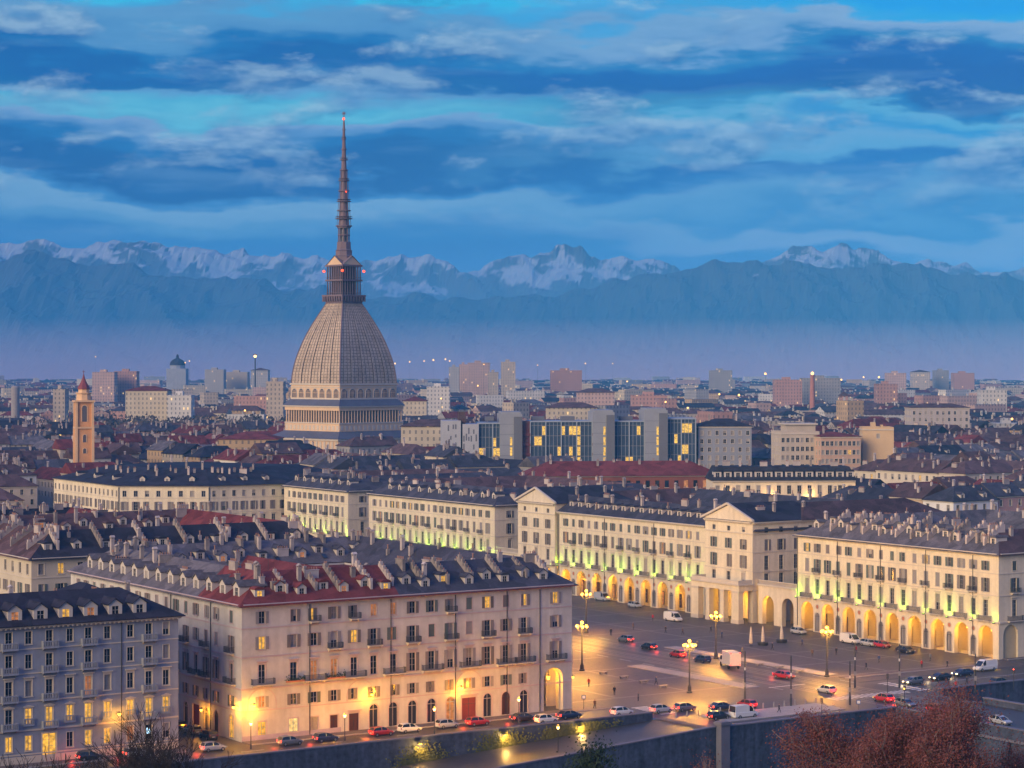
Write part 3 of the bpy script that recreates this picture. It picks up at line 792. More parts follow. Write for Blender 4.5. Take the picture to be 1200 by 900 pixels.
def mountains():
    A = [(-400, 300), (-100, 288), (0, 285), (40, 287), (80, 281), (110, 280), (140, 284), (170, 287), (200, 293), (235, 291), (260, 299), (290, 299), (310, 289), (330, 299), (350, 306), (380, 303), (420, 309), (460, 302), (500, 307), (540, 309), (580, 307), (610, 301), (640, 298), (662, 293), (690, 301), (720, 306), (760, 307), (790, 311), (830, 312), (900, 300), (930, 293), (960, 291), (985, 289), (1010, 294), (1040, 299), (1060, 304), (1090, 302), (1110, 309), (1150, 317), (1175, 314), (1200, 319), (1400, 310), (1700, 325)]
    B = [(-400, 310), (0, 300), (30, 294), (60, 301), (100, 310), (140, 312), (170, 311), (240, 322), (330, 330), (400, 341), (480, 346), (560, 350), (640, 347), (700, 335), (760, 322), (800, 314), (840, 306), (870, 308), (900, 306), (930, 302), (960, 300), (1000, 304), (1040, 309), (1080, 312), (1120, 319), (1160, 322), (1200, 327), (1700, 335)]
    def ip(T, x):
        if x <= T[0][0]: return T[0][1]
        for (a, p), (b, q) in zip(T, T[1:]):
            if x <= b: return p + (q - p) * (x - a) / (b - a)
        return T[-1][1]
    YB, YF = 7800.0, 7000.0
    nx, ny = 560, 90
    mb = MB(); idx = {}
    for j in range(ny + 1):
        y = 6250 + (8600 - 6250) * j / ny
        for i in range(nx + 1):
            x = -2800 + 5800 * i / nx
            wx = 60 * noise.noise(Vector((x * .002, y * .002, 3)))
            pb = 600 + F * (x + wx) / YB; pf = 600 + F * (x + wx) / YF
            hb = zat(ip(A, pb), YB); hf = zat(ip(B, pf), YF)
            n = noise.ridged_multi_fractal(Vector((x * .0042, y * .0032, 1.7)), .9, 2.1, 6, 1.0, 2.0)
            n2 = noise.fractal(Vector((x * .012, y * .012, 5)), 1.0, 2.0, 4)
            tb = max(0, 1 - abs(y - YB) / (900 if y < YB else 800)); tf = max(0, 1 - abs(y - YF) / (720 if y < YF else 700))
            zb = hb * (tb ** 1.05) * (1 + (n - 1.2) * .24 * (1 - tb * .6)) + n2 * 16 * tb
            zf = hf * (tf ** 1.0) * (1 + (n - 1.2) * .42 * (1 - tf * .8)) + n2 * 14 * tf
            z = max(zb, zf, 6)
            idx[i, j] = len(mb.v); mb.v.append((x, y, z))
    for i in range(nx):
        for j in range(ny): mb.f.append((idx[i, j], idx[i + 1, j], idx[i + 1, j + 1], idx[i, j + 1])); mb.m.append(0)
    m = bpy.data.materials.new("mountain_rock_and_snow"); m.use_nodes = True
    nt = m.node_tree; N, L = nt.nodes, nt.links; b = N["Principled BSDF"]; b.inputs['Roughness'].default_value = .9; b.inputs['Specular IOR Level'].default_value = .1
    tc = N.new('ShaderNodeTexCoord'); sp = N.new('ShaderNodeSeparateXYZ'); L.new(tc.outputs['Object'], sp.inputs[0])
    ns = N.new('ShaderNodeTexNoise'); ns.inputs['Scale'].default_value = .0075; ns.inputs['Detail'].default_value = 8; L.new(tc.outputs['Object'], ns.inputs['Vector'])
    gm = N.new('ShaderNodeNewGeometry'); sn = N.new('ShaderNodeSeparateXYZ'); L.new(gm.outputs['Normal'], sn.inputs[0])
    def mt(op, a, c=0.0):
        n = N.new('ShaderNodeMath'); n.operation = op
        for i, x in enumerate((a, c)):
            if isinstance(x, (int, float)): n.inputs[i].default_value = x
            else: L.new(x, n.inputs[i])
        return n.outputs[0]
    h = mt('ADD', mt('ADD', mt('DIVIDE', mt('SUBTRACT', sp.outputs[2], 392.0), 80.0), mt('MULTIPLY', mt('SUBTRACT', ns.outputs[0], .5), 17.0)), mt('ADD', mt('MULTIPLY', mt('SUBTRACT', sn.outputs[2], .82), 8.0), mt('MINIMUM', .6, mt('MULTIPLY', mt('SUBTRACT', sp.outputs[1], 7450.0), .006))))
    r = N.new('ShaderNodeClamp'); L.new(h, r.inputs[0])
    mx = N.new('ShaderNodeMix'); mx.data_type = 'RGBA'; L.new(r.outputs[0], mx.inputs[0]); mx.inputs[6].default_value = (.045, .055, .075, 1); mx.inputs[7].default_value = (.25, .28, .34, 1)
    L.new(mx.outputs[2], b.inputs['Base Color'])
    struct("mountains", mb, [m])
mountains()

def haze():
    mb = MB(); mb.box(-6700, -1300, -13, 5700, 10400, 545)
    m = bpy.data.materials.new("haze"); m.use_nodes = True
    nt = m.node_tree; N, L = nt.nodes, nt.links; N.clear()
    out = N.new('ShaderNodeOutputMaterial'); v = N.new('ShaderNodeVolumePrincipled')
    v.inputs['Color'].default_value = (.09, .48, 1.0, 1); v.inputs['Density'].default_value = 0.95e-4; v.inputs['Anisotropy'].default_value = -.35
    L.new(v.outputs[0], out.inputs['Volume'])
    tag(mb.build("haze", [m]), kind="stuff")
haze()

def mist_bank(name, label, y0, y1, h, col, dens):
    """mist lying between the last houses and the mountains, thinning upwards"""
    mb = MB()
    mb.v += [(-2500, y0, 14), (2700, y0, 14), (2700, y1, 14), (-2500, y1, 14), (-2500, y1 - 10, h), (2700, y1 - 10, h)]
    for f in ((0, 1, 2, 3)[::-1], (0, 1, 5, 4), (2, 3, 4, 5), (0, 4, 3), (1, 2, 5)): mb.f.append(f); mb.m.append(0)
    m = bpy.data.materials.new(name); m.use_nodes = True
    nt = m.node_tree; N, L = nt.nodes, nt.links; N.clear()
    out = N.new('ShaderNodeOutputMaterial'); v = N.new('ShaderNodeVolumePrincipled')
    v.inputs['Color'].default_value = (*col, 1); v.inputs['Density'].default_value = dens; v.inputs['Anisotropy'].default_value = -.35
    L.new(v.outputs[0], out.inputs['Volume'])
    tag(mb.build(name, [m]), label, "mist", kind="stuff")
mist_bank("slope_mist", "blue mist veiling the lower mountain slopes", 5950.0, 6235.0, 470.0, (.05, .50, .98), 1.5e-3)
mist_bank("valley_mist", "pale blue mist in the valley between the dark front range and the snowy range", 7230.0, 7480.0, 470.0, (.30, .58, 1.0), 2.2e-3)
mist_bank("ground_mist", "pale violet ground mist along the foot of the mountains", 5660.0, 5940.0, 190.0, (1.0, .76, .92), 2.4e-3)
def mat_of(o):
    m = Matrix.Translation(Vector(o.location)) @ Matrix.Rotation(o.rotation_euler[2], 4, 'Z')
    return m
def merge_rest(root, name, keep=98):
    ch = [c for c in root.children if c.name.split('.')[0] == name]
    if len(ch) <= keep: return
    rm = mat_of(root)
    ch.sort(key=lambda c: (rm @ Vector(c.location) - cam.location).length)
    rest = ch[keep:]
    mb = MB(); mats = []
    def add(o, m):
        me = o.data; idx = []
        for mt in me.materials:
            if mt not in mats: mats.append(mt)
            idx.append(mats.index(mt))
        for p in me.polygons: mb.face([m @ me.vertices[i].co for i in p.vertices], idx[p.material_index])
    for c in rest:
        m = mat_of(c); add(c, m)
        for g in list(c.children):
            add(g, m @ mat_of(g)); bpy.data.objects.remove(g)
        bpy.data.objects.remove(c)
    tag(mb.build(name, mats, root), kind="stuff")

def roof_things(roof, spots, kinds=(0, 1, 2, 4), ant=0.06):
    """chimneys at (x, y, z, angle) points of a roof"""
    for (x, y, z, a) in spots:
        put("chimney", chimney_mesh(rnd.choice(kinds)), roof, (x, y, z), a)
def wing_chimneys(roof, a, b, D, z, rise, n, kinds=(0, 1, 2, 4), sides="flrk", x0=0.0, y0=0.0, inner=True):
    h = D / 2; out = []
    per = {'f': a, 'k': a, 'l': b, 'r': b}; tot = sum(per[s] for s in sides)
    for s in sides:
        m = max(1, int(n * per[s] / tot + rnd.random()))
        for k in range(m):
            t = (k + .2 + .6 * rnd.random()) / m
            e = h + (rnd.choice((-1, 1)) if inner else -1) * rnd.uniform(.05, .75) * h
            L = per[s]; q = max(h * .8, min(L - h * .8, t * L)); zz = z + rise * (1 - abs(e - h) / h)
            if s == 'f': x, y, ang = q, e, 0
            elif s == 'k': x, y, ang = q, b - e, 0
            elif s == 'l': x, y, ang = e, q, pi / 2
            else: x, y, ang = a - e, q, pi / 2
            if rnd.random() < .35: ang += pi / 2
            out.append((x + x0, y + y0, zz, ang))
    roof_things(roof, out, kinds)

# ------------------------------------------------------------------ the palace on the near corner of the square
def corner_palace():
    u0, a, b, He, D, rise = -64.0, 64.0, 72.0, 22.0, 13.0, 4.4
    root = thing("corner_palace", "grey-pink five-storey corner palace, half slate and half red roof, beside the street of cars", "building", (*W(u0, 0), 0), TH)
    wall = MB()
    fr = Facade(root, wall, (0, 0), 0.0, a, 0, He)
    cols = [-60.4] + [-54.7 + 3.72 * k for k in range(13)] + [-3.5]
    cols = [c - u0 for c in cols]
    top = "d d l b d d2 r d d d d l d l l".split()
    gl4 = "l b d d l d dim d d b d d d d d".split()
    gl3 = "d d dim dim d d d d d lit lit d d d d".split()
    sh = [m_shut, m_shut, m_shutg, m_dusty]
    for i, c in enumerate(cols):
        g = {'l': 'lit', 'd2': 'dim', 'r': 'dim', 'b': 'blind'}.get(top[i], 'dark')
        fr.window(c, 18.75, 1.15, 2.0, g, 'thin', m_pinkstone, rnd.choice(sh) if i not in (5, 6) else None, closed=i in (10, 12))
        if i in (2, 4, 9): fr.balcony(c, 18.6, 1.9)
        g = {'l': 'lit', 'b': 'blind', 'dim': 'dim'}.get(gl4[i], 'dark')
        tall = i in (3, 5, 7, 9, 11, 13)
        fr.window(c, 14.0 if tall else 14.6, 1.2, 2.7 if tall else 2.1, g, 'thin', m_pinkstone, rnd.choice(sh), closed=i in (10, 8))
        if tall: fr.balcony(c, 13.95, 2.6)
        g = {'dim': 'dim', 'lit': 'litdot'}.get(gl3[i], 'dark')
        fr.window(c, 9.1, 1.25, 3.1, 'dim' if g == 'dim' else 'dark', 'hood', m_pinkstone, rnd.choice(sh) if i > 6 else None)
        if i in (0, 2, 4, 6, 8, 10, 12, 13, 14) or i == 1: fr.balcony(c, 9.0, 4.0 if i not in (1,) else 3.4) if i != 1 else None
        if i < 14:
            fr.window(c, 5.3, 1.15, 1.8, 'blind' if i in (8,) else ('dim' if i in (0, 10, 9) else 'dark'), 'thin', m_pinkstone, rnd.choice(sh))
    # ground floor
    gk = ['lit', 'lit', 'white', 'dark', 'door', 'shop', 'shop', 'shop', 'shop', 'dim', 'gate', 'shop', 'door', 'shop']
    for i, c in enumerate(cols[:14]):
        if gk[i] == 'gate': fr.window(c, .05, 2.9, 3.7, 'gate', 'hood', m_pinkstone)
        elif i == 4: fr.window(c, .05, 1.9, 2.9, 'door', 'hood', m_pinkstone)
        elif i < 4: fr.window(c, .9 if i == 1 else .1, 1.5 if i != 1 else 1.7, 2.2 if i == 1 else 2.9, {0: 'lit', 1: 'white', 2: 'blind', 3: 'door'}[i], 'plain', m_pinkstone)
        else: fr.window(c, .25, 1.7, 3.9, gk[i], 'arch', m_pinkstone)
    ax = cols[14]
    fr.hole(ax - .4, 0.0, 4.0, 7.6, True, 2.2)
    # bands
    for z, h, d in ((4.75, .22, .10), (8.25, .3, .16), (13.35, .22, .1), (18.0, .2, .09), (12.75, .001, .001)):
        if h > .01: fr.band(z, h, d, 1)
    fr.band(0, .9, .06, 2, 0, 42 * .0 + 18); 
    cornice(wall, fr, He - .25)
    fr.finish()
    # left side, along the side street
    lf = Facade(root, wall, (0, b), -pi / 2, b, 0, He)
    vs = [3.75, 9.4] + [13.2 + 3.95 * k for k in range(15)]
    for i, v in enumerate(vs):
        s = b - v
        lf.window(s, 18.75, 1.15, 2.0, 'dark', 'thin', m_pinkstone, rnd.choice(sh), closed=rnd.random() < .3)
        tall = i % 2 == 0
        lf.window(s, 14.0 if tall else 14.6, 1.15, 2.7 if tall else 2.1, 'dark', 'thin', m_pinkstone, rnd.choice(sh), closed=rnd.random() < .4)
        if tall: lf.balcony(s, 13.95, 2.4)
        lf.window(s, 9.1, 1.2, 3.1, 'dark', 'hood', m_pinkstone, rnd.choice(sh) if i % 3 else None, closed=False)
        if i % 3 != 1: lf.balcony(s, 9.0, 3.2)
        lf.window(s, 5.3, 1.15, 1.8, 'dim' if i in (1, 5) else 'dark', 'thin', m_pinkstone, rnd.choice(sh))
        if i in (3,): lf.window(s, .05, 2.8, 3.9, 'gate', 'plain', m_pinkstone)
        else: lf.window(s, .25, 1.7, 3.7, 'lit' if i == 0 else ('door' if i % 4 == 1 else 'shop'), 'arch', m_pinkstone)
    for z, h, d in ((4.75, .22, .10), (8.25, .3, .16), (13.35, .22, .1), (18.0, .2, .09)): lf.band(z, h, d, 1)
    cornice(wall, lf, He - .25)
    lf.finish()
    rt = Facade(root, wall, (a, 0), pi / 2, b, 0, He); rt.hole(2.9, 0, 4.2, 7.6, True, 2.2)
    for k in range(8): rt.hole(9.5 + 7 * k, 0, 4.2, 7.0, True, 1.0)
    rt.finish(); cornice(wall, rt, He - .25)
    bk = Facade(root, wall, (a, b), pi, a, 0, He); bk.finish()
    # courtyard walls and the passage ceiling under the corner
    for (p, ang, L) in (((D, D), pi / 2, b - 2 * D), ((D, b - D), 0, a - 2 * D), ((a - D, b - D), -pi / 2, b - 2 * D), ((a - D, D), pi, a - 2 * D)):
        f2 = Facade(root, wall, p, ang, L, 0, He)
        for k in range(int(L / 4)):
            for z in (18.4, 14.4):
                if ang in (0, pi / 2, -pi / 2) and z > 0: f2.window(2 + 4 * k, z, 1.1, 1.9, 'dark', 'thin', m_pinkstone)
        f2.finish()
    wall.box(a - 6.6, .3, 7.8, a - .3, b - 1, 8.1, 0)
    wall.box(a - 6.9, .3, 0, a - 6.6, b - 1, 8.0, 0)
    wall.build("wall", [m_greige, m_pinkstone, m_lilacbase], root)
    # relieving arches round the mezzanine windows over the gates
    for i in (0, 4, 10):
        mb = MB(); o, q = arc_pts(5.2, 3.5, 12), arc_pts(4.9, 3.35, 12)
        for k in range(len(o) - 1):
            mb.face([(q[k][0], -.07, q[k][1]), (q[k + 1][0], -.07, q[k + 1][1]), (o[k + 1][0], -.07, o[k + 1][1]), (o[k][0], -.07, o[k][1])])
            mb.face([(o[k][0], -.07, o[k][1]), (o[k + 1][0], -.07, o[k + 1][1]), (o[k + 1][0], 0, o[k + 1][1]), (o[k][0], 0, o[k][1])])
        fr.put("relieving_arch", mb.mesh("relieving_arch", [m_pinkstone]), cols[i] + 1.2 * (1 if i == 4 else 0), 4.98)
    for s in (12.2, 27.4, 40.0, 50.4, 57.2): drain(fr, s, .2, He - .6)
    for s in (b - 11.3, b - 27, b - 45): drain(lf, s, .2, He - .6)
    rm = ring_roof(a, b, D, He + .15, rise, .85, {'f': 0, 'r': 0, 'k': 0, 'l': 2, 'fi': 2, 'ri': 2, 'ki': 2, 'li': 2}, {'f': (.45, 0)})
    # front: left part red tile, right part slate
    rm2 = ring_roof(a, b, D, He + .15, rise, .85, {'f': 1, 'r': 0, 'k': 2, 'l': 2, 'fi': 2, 'ri': 0, 'ki': 2, 'li': 1}, {'f': (.45, 0), 'l': (.78, 1)})
    hip_roof(rm2, 26, D - 3, 37, b - D + 3, He - 1.5, 3.6, .3, 1, (True, True)); hip_roof(rm2, D - 2, 34, 27, 42, He - 2.0, 3.0, .3, 2, (True, True)); hip_roof(rm2, 36, 28, a - D + 2, 37, He - 2.0, 3.0, .3, 0, (True, True))
    roof = rm2.build("roof", [m_slate, m_redroof, m_greyroof], root)
    sl = rise / (D / 2)
    # dormers along the front slope
    gl = {0: 'lit', 4: 'dim', 6: 'lit', 9: 'lit'}
    for k in range(15):
        x = 3.6 + k * 3.95 + rnd.uniform(-.5, .5)
        put("dormer", dormer_mesh('gable' if k % 3 else 'round', gl.get(k, 'dark'), m_slate if x > 30 else m_redroof), roof, (x, 1.0 + (k % 2) * .8, He + .15 + sl * (1.0 + (k % 2) * .8) - .25), 0)
    for k in range(13):
        put("dormer", dormer_mesh('gable', 'blind' if k % 2 else 'dark', m_greyroof), roof, (1.0, 4 + 5.1 * k, He + .1 + sl * 1.0 - .2), -pi / 2).scale = (1.3, 1.3, 1.3)
    # stepped party-wall chimney stacks over the front slope
    for k in range(11):
        x = 8.5 + k * 5.2 + rnd.uniform(-.8, .8)
        put("chimney", chimney_mesh(3), roof, (x, 3.9, He + .15 + sl * 3.2 - .1), 0).scale = (rnd.uniform(.8, 1.2), rnd.uniform(.75, 1.0), rnd.uniform(.7, .95))
    wing_chimneys(roof, a, b, D, He + .15, rise, 80, sides="flrk")
    for k in range(12): put("dormer", dormer_mesh('gable' if k % 3 else 'round', 'dark' if k % 4 else 'dim', m_slate), roof, (9 + k * 4.2, b - D + 1.6 + (k % 2), He + sl * (1.8 + (k % 2)) - .3), 0)
    for k in range(14): put("skylight", skylight_mesh(), roof, (10 + k * 3.4, b - D + 3.6 - (k % 3), He + .15 + sl * (3.6 - (k % 3)) + .06), 0).rotation_euler = (math.atan(sl), 0, 0)
    for k in range(16): put("chimney", chimney_mesh((0, 2, 1, 0, 4)[k % 5]), roof, (6 + k * 3.6, b - D / 2 - rnd.uniform(-.5, 2.5), He + rise - .6), rnd.choice((0, pi / 2)))
    merge_rest(roof, "chimney")
    for k in range(4): put("antenna", antenna_mesh(), roof, (8 + 14 * k, D / 2, He + rise), .6)
    for (x, y) in ((26, 9.5), (24.5, 10), (46, 9), (8, 30), (10, 44)): put("satellite_dish", dish_mesh(), roof, (x, y, He + .15 + rise * (1 - abs(y - 6.5) / 6.5 if y < 13 else .6)), .6)
    merge_rest(root, "window")
    return root
pal = corner_palace()
def balcony_plants():
    m = M("balcony_plant_leaves", (.03, .05, .025), .9, .4, 3.0); r = random.Random(2)
    for s0 in (9.3, 16.7):
        b = MB(); b.box(s0 - 1.7, -.80, 9.05, s0 + 1.7, -.55, 9.3, 1)
        for k in range(260):
            x, y, z = s0 + r.uniform(-1.8, 1.8), -.68 + r.gauss(0, .13), 9.3 + abs(r.gauss(0, .38)); q = r.uniform(.05, .13); a = r.uniform(0, 6.3)
            b.face([(x + q * cos(a), y - q, z + q * sin(a)), (x - q * sin(a), y + q, z + q * cos(a)), (x - q * cos(a), y, z - q * sin(a))], 0)
        b.build("balcony_plants", [m, m_terra], pal)
balcony_plants()

# ------------------------------------------------------------------ blue-grey apartment house at the left edge
def blue_house():
    u1, He, b, D = -75.0, 20.9, 30.0, 13.0
    a = 62.0; u0 = u1 - a
    root = thing("blue_grey_house", "blue-grey apartment house with dark roof, round of gabled dormers and yellow lit lower windows", "building", (*W(u0, 0), 0), TH)
    wall = MB(); fr = Facade(root, wall, (0, 0), 0, a, 0, He)
    cols = [-77.1, -80, -83.1, -86.9, -90, -93, -96.3, -99.6, -102.7, -105.9, -109.1, -112.3, -115.4, -118.5, -121.7]
    rows = [(18.1, 1.95, 'thin'), (14.4, 2.15, 'thin'), (10.2, 2.4, 'hood'), (6.0, 2.4, 'ped'), (2.0, 2.3, 'thin')]
    for i, u in enumerate(cols):
        c = u - u0; balc = i in (1, 4, 6, 8, 10, 12)
        for r, (z, h, st) in enumerate(rows):
            g = 'dark'
            if r == 3: g = 'lit' if i != 8 else 'dark'
            if r == 4: g = {0: 'dark', 1: 'dark', 2: 'dim', 3: 'lit', 4: 'lit', 5: 'dark', 6: 'lit', 7: 'lit', 8: 'lit'}.get(i, 'lit')
            if r == 2 and i == 4: g = 'dim'
            if r == 4 and i == 6: fr.window(c, .5, 2.2, 3.9, 'lit', 'plain', m_stone); continue
            if balc and r < 4: fr.window(c, z - .55, 1.1, h + .55, g, st, m_stone)
            else: fr.window(c, z, 1.05, h, g, st, m_stone)
            if balc and r < 4: fr.balcony(c, z - .6, 2.5, 'blue')
            elif r == 3: fr.put("balcony", balcony_mesh(1.7, 'blue'), c, z - .1, .55)
    for z, h, d in ((1.4, .2, .08), (5.0, .25, .14), (9.4, .2, .1), (13.6, .18, .08), (17.3, .18, .08)): fr.band(z, h, d, 1)
    fr.band(0, 1.2, .08, 1)
    cornice(wall, fr, He - .2, .8, .5, 1)
    fr.finish()
    rt = Facade(root, wall, (a, 0), pi / 2, b, 0, He)
    for k in range(6):
        for z, h, st in rows[:4]: rt.window(3 + 4.6 * k, z, 1.05, h, 'dark', 'thin', m_stone)
    cornice(wall, rt, He - .2, .8, .5, 1); rt.finish()
    Facade(root, wall, (a, b), pi, a, 0, He).finish(); Facade(root, wall, (0, b), -pi / 2, b, 0, He).finish()
    wall.build("wall", [m_bluegrey, m_stone], root)
    drain(fr, a - 9.6, .2, He - .5)
    mb = MB(); hip_roof(mb, 0, 0, a, 14, He + .15, 4.2, .85); hip_roof(mb, a - 14, 13, a, b, He + .12, 3.8, .8)
    roof = mb.build("roof", [m_darkslate], root)
    lit = {2: 'dim', 3: 'lit', 5: 'dim', 6: 'lit'}
    for k in range(15):
        x = a - 6.3 - k * 4.05
        put("dormer", dormer_mesh('gable', lit.get(k, 'dark'), m_darkslate), roof, (x, .5, He + .35), 0).scale = (1.3, 1.2, 1.3)
    for k in range(10):
        put("chimney", chimney_mesh(rnd.choice((0, 1, 2))), roof, (a - 5 - k * 6 + rnd.uniform(-1, 1), rnd.uniform(7, 11), He + 2.5), rnd.choice((0, pi / 2)))
    merge_rest(root, "window")
    # the small lit sign over the shop door
    s = MB(); s.box(-.35, -.9, 0, .35, -.75, 1.0, 0); s.box(-.3, -.912, .05, .3, -.903, .95, 1); s.box(-.05, -.75, .45, .05, 0.0, .55, 0)
    o = fr.put("sign_board", s.mesh("sign_board", [m_iron, glow("sign_light", (.45, .75, 1.0), 2.2)]), a - 5.5, 3.0)
blue_house()

# ------------------------------------------------------------------ arcaded palaces along the far side of the square
def arcade(root, fa, start, pitch, n, lamps_off=(), hA=6.7, wA=4.2, labels=None, blind=True, lampcol=(1.0, .50, .08)):
    """arches, niches, roundels and the vaulted walk behind; returns arch centres"""
    cs = [start + pitch * k for k in range(n)]
    for c in cs: fa.hole(c, 0, wA, hA, True, 1.0)
    mb = MB(); x0, x1 = cs[0] - pitch / 2 + .3, cs[-1] + pitch / 2 - .3
    def q(pts, mi): mb.face([fa.T(*p) for p in pts], mi)
    q([(x0, 5.4, 0), (x1, 5.4, 0), (x1, 5.4, 7.3), (x0, 5.4, 7.3)], 0)
    q([(x0, 1.0, 7.3), (x1, 1.0, 7.3), (x1, 5.4, 7.3), (x0, 5.4, 7.3)], 0)
    q([(x0, 1.0, 0), (x0, 5.4, 0), (x0, 5.4, 7.3), (x0, 1.0, 7.3)], 0); q([(x1, 5.4, 0), (x1, 1.0, 0), (x1, 1.0, 7.3), (x1, 5.4, 7.3)], 0)
    q([(x0, 1.0, .02), (x1, 1.0, .02), (x1, 5.4, .02), (x0, 5.4, .02)], 1)
    for c in cs:   # transverse ribs of the vault and shop fronts behind
        for dx in (-wA / 2 - .5, wA / 2 + .5):
            P = [fa.T(c + dx - .3, 1.02, 0), fa.T(c + dx + .3, 1.02, 0), fa.T(c + dx + .3, 1.5, 0), fa.T(c + dx - .3, 1.5, 0)]
            mb.prism([(p[0], p[1]) for p in P], 0, 7.28, 0)
    mb.build("arcade_walk", [m_ochre, m_stone], root)
    for k, c in enumerate(cs):
        o = fa.put("shop_door", win_mesh(2.0, 3.4, rnd.choice(('shop', 'door', 'shop', 'dim')), 'plain', m_door), c - .3, .05, 5.14)
        if k < n - 1 and blind:
            m = c + pitch / 2
            fa.hole(m, .2, 1.55, 4.2, True)
            fa.put("blind_niche", win_mesh(1.55, 4.2, 'panel', 'arch', m_stone), m, .2)
            r = MB(); ring = [(.62, -.10), (.62, -.16), (.45, -.16), (.45, -.08)]
            nn = 16
            for i in range(nn):
                a, b = 2 * pi * i / nn, 2 * pi * (i + 1) / nn
                for (r0, y0), (r1, y1), mi in ((ring[0], ring[1], 0), (ring[1], ring[2], 0), (ring[2], ring[3], 0)):
                    r.face([(r0 * cos(a), y0 + .1, r0 * sin(a)), (r1 * cos(a), y1 + .1, r1 * sin(a)), (r1 * cos(b), y1 + .1, r1 * sin(b)), (r0 * cos(b), y0 + .1, r0 * sin(b))], mi)
                r.face([(0, -.0, 0), (.45 * cos(b), -.02, .45 * sin(b)), (.45 * cos(a), -.02, .45 * sin(a))], 1)
            fa.put("roundel", r.mesh("roundel", [m_stone, m_terra]), m, 5.75)
    return cs

LAMPS, GREENS = [], []
def upper_floors(fa, cs, xs, He, z0=0.0, balcony1=True, sh_bias=.25):
    sh = [m_shut, m_shutg, m_dusty]
    for i, c in enumerate(xs):
        over = any(abs(c - q) < .8 for q in cs)
        lit = rnd.random()
        fa.window(c, He - 3.55, 1.15, 1.95, 'lit' if lit < .05 else ('blind' if lit < .2 else 'dark'), 'thin', None, rnd.choice(sh), closed=rnd.random() < .2)
        fa.window(c, He - 8.0, 1.2, 2.9, 'dim' if lit > .96 else ('blind' if lit > .8 else 'dark'), 'thin', None, rnd.choice(sh), closed=rnd.random() < sh_bias)
        if i % 2 == 1: fa.balcony(c, He - 8.1, 2.3)
        fa.window(c, He - 13.0, 1.25, 3.4, 'blind' if lit < .3 else 'dark', 'hood', None, None)
    for z, h, d in ((He - 14.3, .35, .25), (He - 8.75, .22, .12), (He - 4.2, .18, .1)): fa.band(z, h, d, 1)
def near_arcade():
    a, b, He, D, rise = 60.0, 63.5, 21.6, 13.0, 4.2
    u0, v0 = 111.0, 7.0
    root = thing("arcaded_palace", "nearest cream arcaded palace, with grey stone roof full of chimneys, right of the square", "building", (*W(u0, v0), 0), TH, "arcaded palaces round the square")
    wall = MB(); fa = Facade(root, wall, (0, b), -pi / 2, b, 0, He)
    cs = arcade(root, fa, 3.6, 7.02, 9)
    xs = sorted(cs + [c + 3.51 for c in cs[:-1]])
    upper_floors(fa, cs, xs, He)
    for k, c in enumerate(cs): fa.balcony(c, 7.75, 3.6)
    cornice(wall, fa, He - .2, .8, .5, 1)
    fa.finish()
    LAMPS.append((root, fa, cs, "nearest arcaded palace"))
    GREENS.append((root, fa, [c + 3.51 for c in cs[:-1]] + [b - .7, .5], "nearest arcaded palace"))
    fr = Facade(root, wall, (0, 0), 0, a, 0, He)
    xs = [4.5 + 4.2 * k for k in range(13)]
    sh = [m_shut, m_shutg]
    for i, c in enumerate(xs):
        fr.window(c, He - 3.55, 1.15, 1.95, 'dark', 'thin', None, rnd.choice(sh), closed=i % 3 == 0)
        fr.window(c, He - 8.0, 1.2, 2.9, 'dark', 'thin', None, rnd.choice(sh))
        if i % 2 == 0: fr.balcony(c, He - 8.1, 2.4)
        fr.window(c, He - 13.0, 1.25, 3.4, 'dark', 'hood')
        if i % 2 == 0: fr.balcony(c, 7.75, 4.2)
        if i > 0: fr.window(c, .2, 1.8, 4.0, 'shop', 'arch')
    fr.hole(3.4, 0, 4.2, 7.0, True, 1.2)
    for z, h, d in ((He - 14.3, .35, .25), (He - 8.75, .22, .12), (He - 4.2, .18, .1)): fr.band(z, h, d, 1)
    cornice(wall, fr, He - .2, .8, .5, 1); fr.finish()
    Facade(root, wall, (a, 0), pi / 2, b, 0, He).finish()
    bk = Facade(root, wall, (a, b), pi, a, 0, He); bk.finish()
    for (p, ang, L) in (((D, D), pi / 2, b - 2 * D), ((D, b - D), 0, a - 2 * D), ((a - D, b - D), -pi / 2, b - 2 * D), ((a - D, D), pi, a - 2 * D)):
        Facade(root, wall, p, ang, L, 0, He).finish()
    wall.build("wall", [m_cream, m_stone], root)
    for s in (.3, 14, 28.1, 42.2, 56.2): drain(fa, s, 1, He - .6)
    mb = ring_roof(a, b, D, He + .15, rise, .8, {'f': 1, 'r': 0, 'k': 0, 'l': 0, 'fi': 0, 'ki': 0, 'ri': 0, 'li': 1})
    roof = mb.build("roof", [m_greyroof, m_brownroof], root)
    sl = rise / (D / 2)
    for k in range(16): put("dormer", dormer_mesh('gable' if k % 2 else 'round', 'dark', m_greyroof), roof, (2.4 + .8 * (k % 3), 4 + 3.7 * k, He + sl * (2.4 + .8 * (k % 3)) - .1), -pi / 2)
    for k in range(10): put("chimney", chimney_mesh(3), roof, (4.6, 6 + 5.4 * k + rnd.uniform(-1, 1), He + .1 + sl * 3.6), -pi / 2)
    wing_chimneys(roof, a, b, D, He + .15, rise, 66)
    merge_rest(root, "window")
near_arcade()

